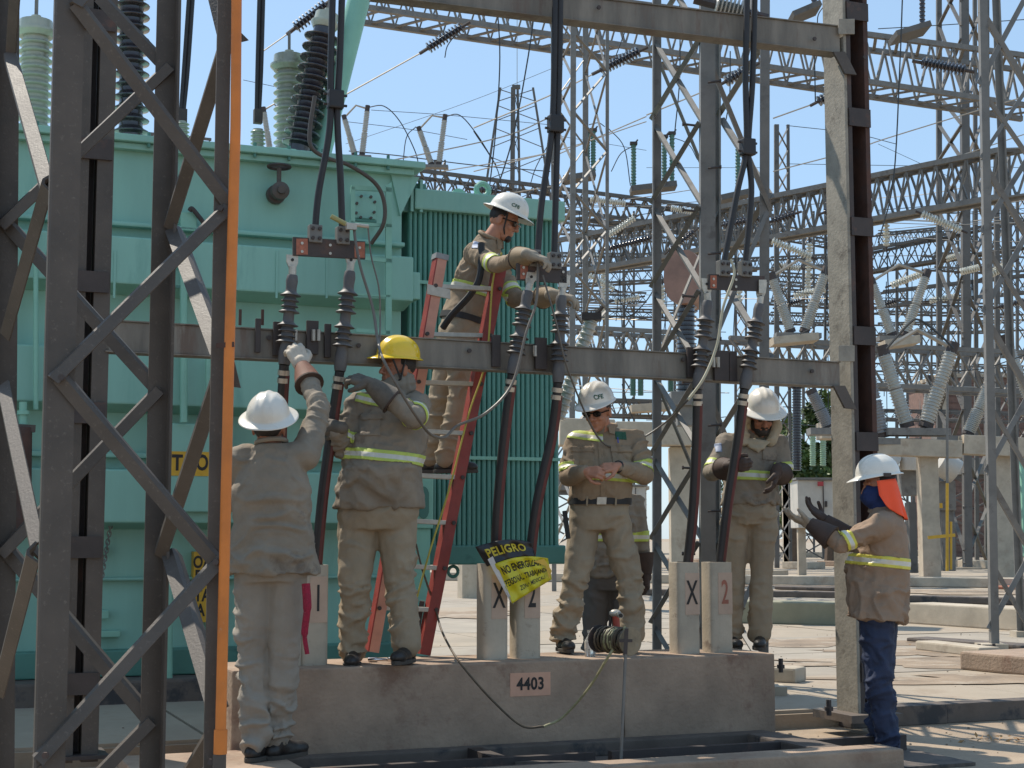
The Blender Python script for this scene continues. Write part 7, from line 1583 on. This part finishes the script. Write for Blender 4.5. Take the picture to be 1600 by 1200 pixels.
rod = thing('support_rod', 'thin upright steel rod holding the cable drum', 'rod', tuple(P(968, 1215, 8.42)))
b = MB(); b.tube([P(979, 985, 8.44), P(968, 1240, 8.44)], 0.0085, 8); b.build('rod', GALV, rod, smooth=True)
b = MB(); b.bar(P(979, 982, 8.44), P(977, 1022, 8.44), 0.02, 0.02); b.bar(P(968, 1001, 8.44), P(988, 1001, 8.44), 0.016, 0.016); b.build('holder', STEEL_D, rod) 
gp = thing('grounding_clamp_tool', 'small silver and red clamp head sticking up over the cable drum', 'tool', tuple(P(962, 982, 8.7)))
b = MB(); b.tube([P(964, 985, 8.7), P(962, 962, 8.7)], 0.020, 10); b.build('red_collar', mat('red_plastic', (0.35, 0.05, 0.03), 0.5), gp, smooth=True)
b = MB(); ell(b, P(961, 958, 8.7), Vector((0.034, 0, 0)), Vector((0, 0.03, 0)), Z*0.022); b.tube([P(966, 960, 8.66), P(970, 962, 8.6)], 0.016, 10); b.build('clamp_head', ALU, gp, smooth=True)
b = MB(); b.tube([P(969, 961, 8.61), P(970.5, 962, 8.585)], 0.011, 10); b.build('socket_hole', INK, gp)
b = MB(); b.tube(smooth_path([P(955, 962, 8.71), P(953, 978, 8.72), P(955, 992, 8.72)]), 0.009, 8); b.build('dark_arm', STEEL_D, gp, smooth=True)
wire('drum_lead', 'pale yellow lead running from the cable drum down across the plinth face', [P(976, 978, 8.5), P(974, 990, 8.5), P(960, 1012, 8.55), P(948, 1030, 8.55), P(920, 1075, 8.7), P(880, 1120, 8.85), P(850, 1135, 8.85)], 0.0075, LEADY)
wire('drum_lead', 'brown continuation of the lead hanging over the plinth from the ladder side', [P(850, 1135, 8.85), P(815, 1134, 8.84), P(770, 1095, 8.82), P(730, 1050, 8.8), P(708, 1020, 8.9), P(690, 985, 9.3), P(680, 950, 9.45), P(660, 890, 9.45), P(650, 850, 9.5)], 0.0065, LEADK)
b = MB(); b.tube(smooth_path([P(976, 978, 8.5), P(980, 970, 8.52), P(976, 964, 8.55)]), 0.008, 8)
# bottle
bo = P(922, 1017, 9.45); bo.z = PLINTH; b = MB(); b.lathe(bo, bo+Z*0.16, [(0, 0.030), (0.03, 0.033), (0.62, 0.033), (0.8, 0.014), (0.9, 0.013), (0.91, 0.016), (1, 0.016)], 20)
PLAS = mat('clear_plastic', (0.75, 0.80, 0.85), 0.1, 0, 0.05, 5, 0, trans=0.7); t_ = thing('water_bottle', 'clear plastic water bottle standing on the plinth beside the cable drum', 'bottle', tuple(bo))
b.build('body', PLAS, t_, smooth=True); b = MB(); b.tube([bo+Z*0.05, bo+Z*0.09], 0.0338, 20); b.build('label_band', WHT, t_, smooth=True)
# ratchet wrench
rw = P(576, 1026, 9.02); rw.z = PLINTH+0.016; r2 = P(612, 1024, 8.98); r2.z = PLINTH+0.018
t_ = thing('ratchet_wrench', 'chrome ratchet wrench lying on the plinth between the boots of the yellow-helmet worker', 'wrench', tuple(rw))
CHR = mat('chrome', (0.6, 0.6, 0.65), 0.15, 0.95, 0.05, 9, 0)
b = MB(); b.tube([rw, rw.lerp(r2, .35), rw.lerp(r2, .4), r2], [0.013, 0.014, 0.009, 0.010], 12); b.build('handle', CHR, t_, smooth=True)
b = MB(); b.lathe(r2-Z*0.010, r2+Z*0.016, [(0, 0.024), (0.2, 0.027), (0.8, 0.027), (1, 0.022)], 18); b.tube([r2+Z*0.012, r2+Z*0.022], 0.011, 10); b.build('ratchet_head', CHR, t_, smooth=True)
# dark debris and gravel on the lower ground
random.seed(21)
b = MB()
for k in range(520):
    s_ = random.uniform(-4, 9); tt_ = random.choice([random.uniform(-2.2, 0.2), random.uniform(0.5, 9)]); z = 0.002 if tt_ < 0.25 else GROUND+0.002
    if tt_ < 0.3 and s_ < 1.9 and tt_ > -1.35: continue
    c = UV(s_, tt_, z); r_ = random.uniform(0.003, 0.009)*(2.2 if random.random() < .05 else 1)
    b.hexa([c+Vector((-r_, -r_, 0)), c+Vector((r_, -r_*.7, 0)), c+Vector((r_*.8, r_, 0)), c+Vector((-r_, r_*.8, 0)), c+Vector((-r_*.5, -r_*.6, r_)), c+Vector((r_*.6, -r_*.5, r_*.9)), c+Vector((r_*.5, r_*.4, r_)), c+Vector((-r_*.6, r_*.5, r_*.8))])
tag(b.build('pebbles', mat('pebble', (0.25, 0.21, 0.17), 0.9, 0, 0.5, 8)), 'scattered small stones and grit on the yard floor', 'grit', kind='stuff')
# dry leaves heap near the low wall
LF = mat('dry_leaf', (0.32, 0.19, 0.08), 0.8, 0, 0.4, 20); b = MB()
for (px, py, n, sp_) in ((1425, 966, 60, .25), (1560, 1158, 40, .14), (1468, 1010, 30, .4)):
    o = GZ(px, py, GROUND if py < 1100 else 0.0)
    for k in range(n):
        c = o+Vector((random.gauss(0, sp_), random.gauss(0, sp_*.7), random.uniform(0.003, 0.03))); a1 = Vector((random.gauss(0, 1), random.gauss(0, 1), random.gauss(0, .3))).normalized()*0.022; a2 = a1.cross(Vector((random.gauss(0, .3), random.gauss(0, .3), 1))).normalized()*0.012
        b.add([c-a1, c+a2, c+a1, c-a2], [(0, 1, 2, 3)])
tag(b.build('dry_leaves', LF), 'small drifts of dry brown leaves by the low walls', 'leaves', kind='stuff')
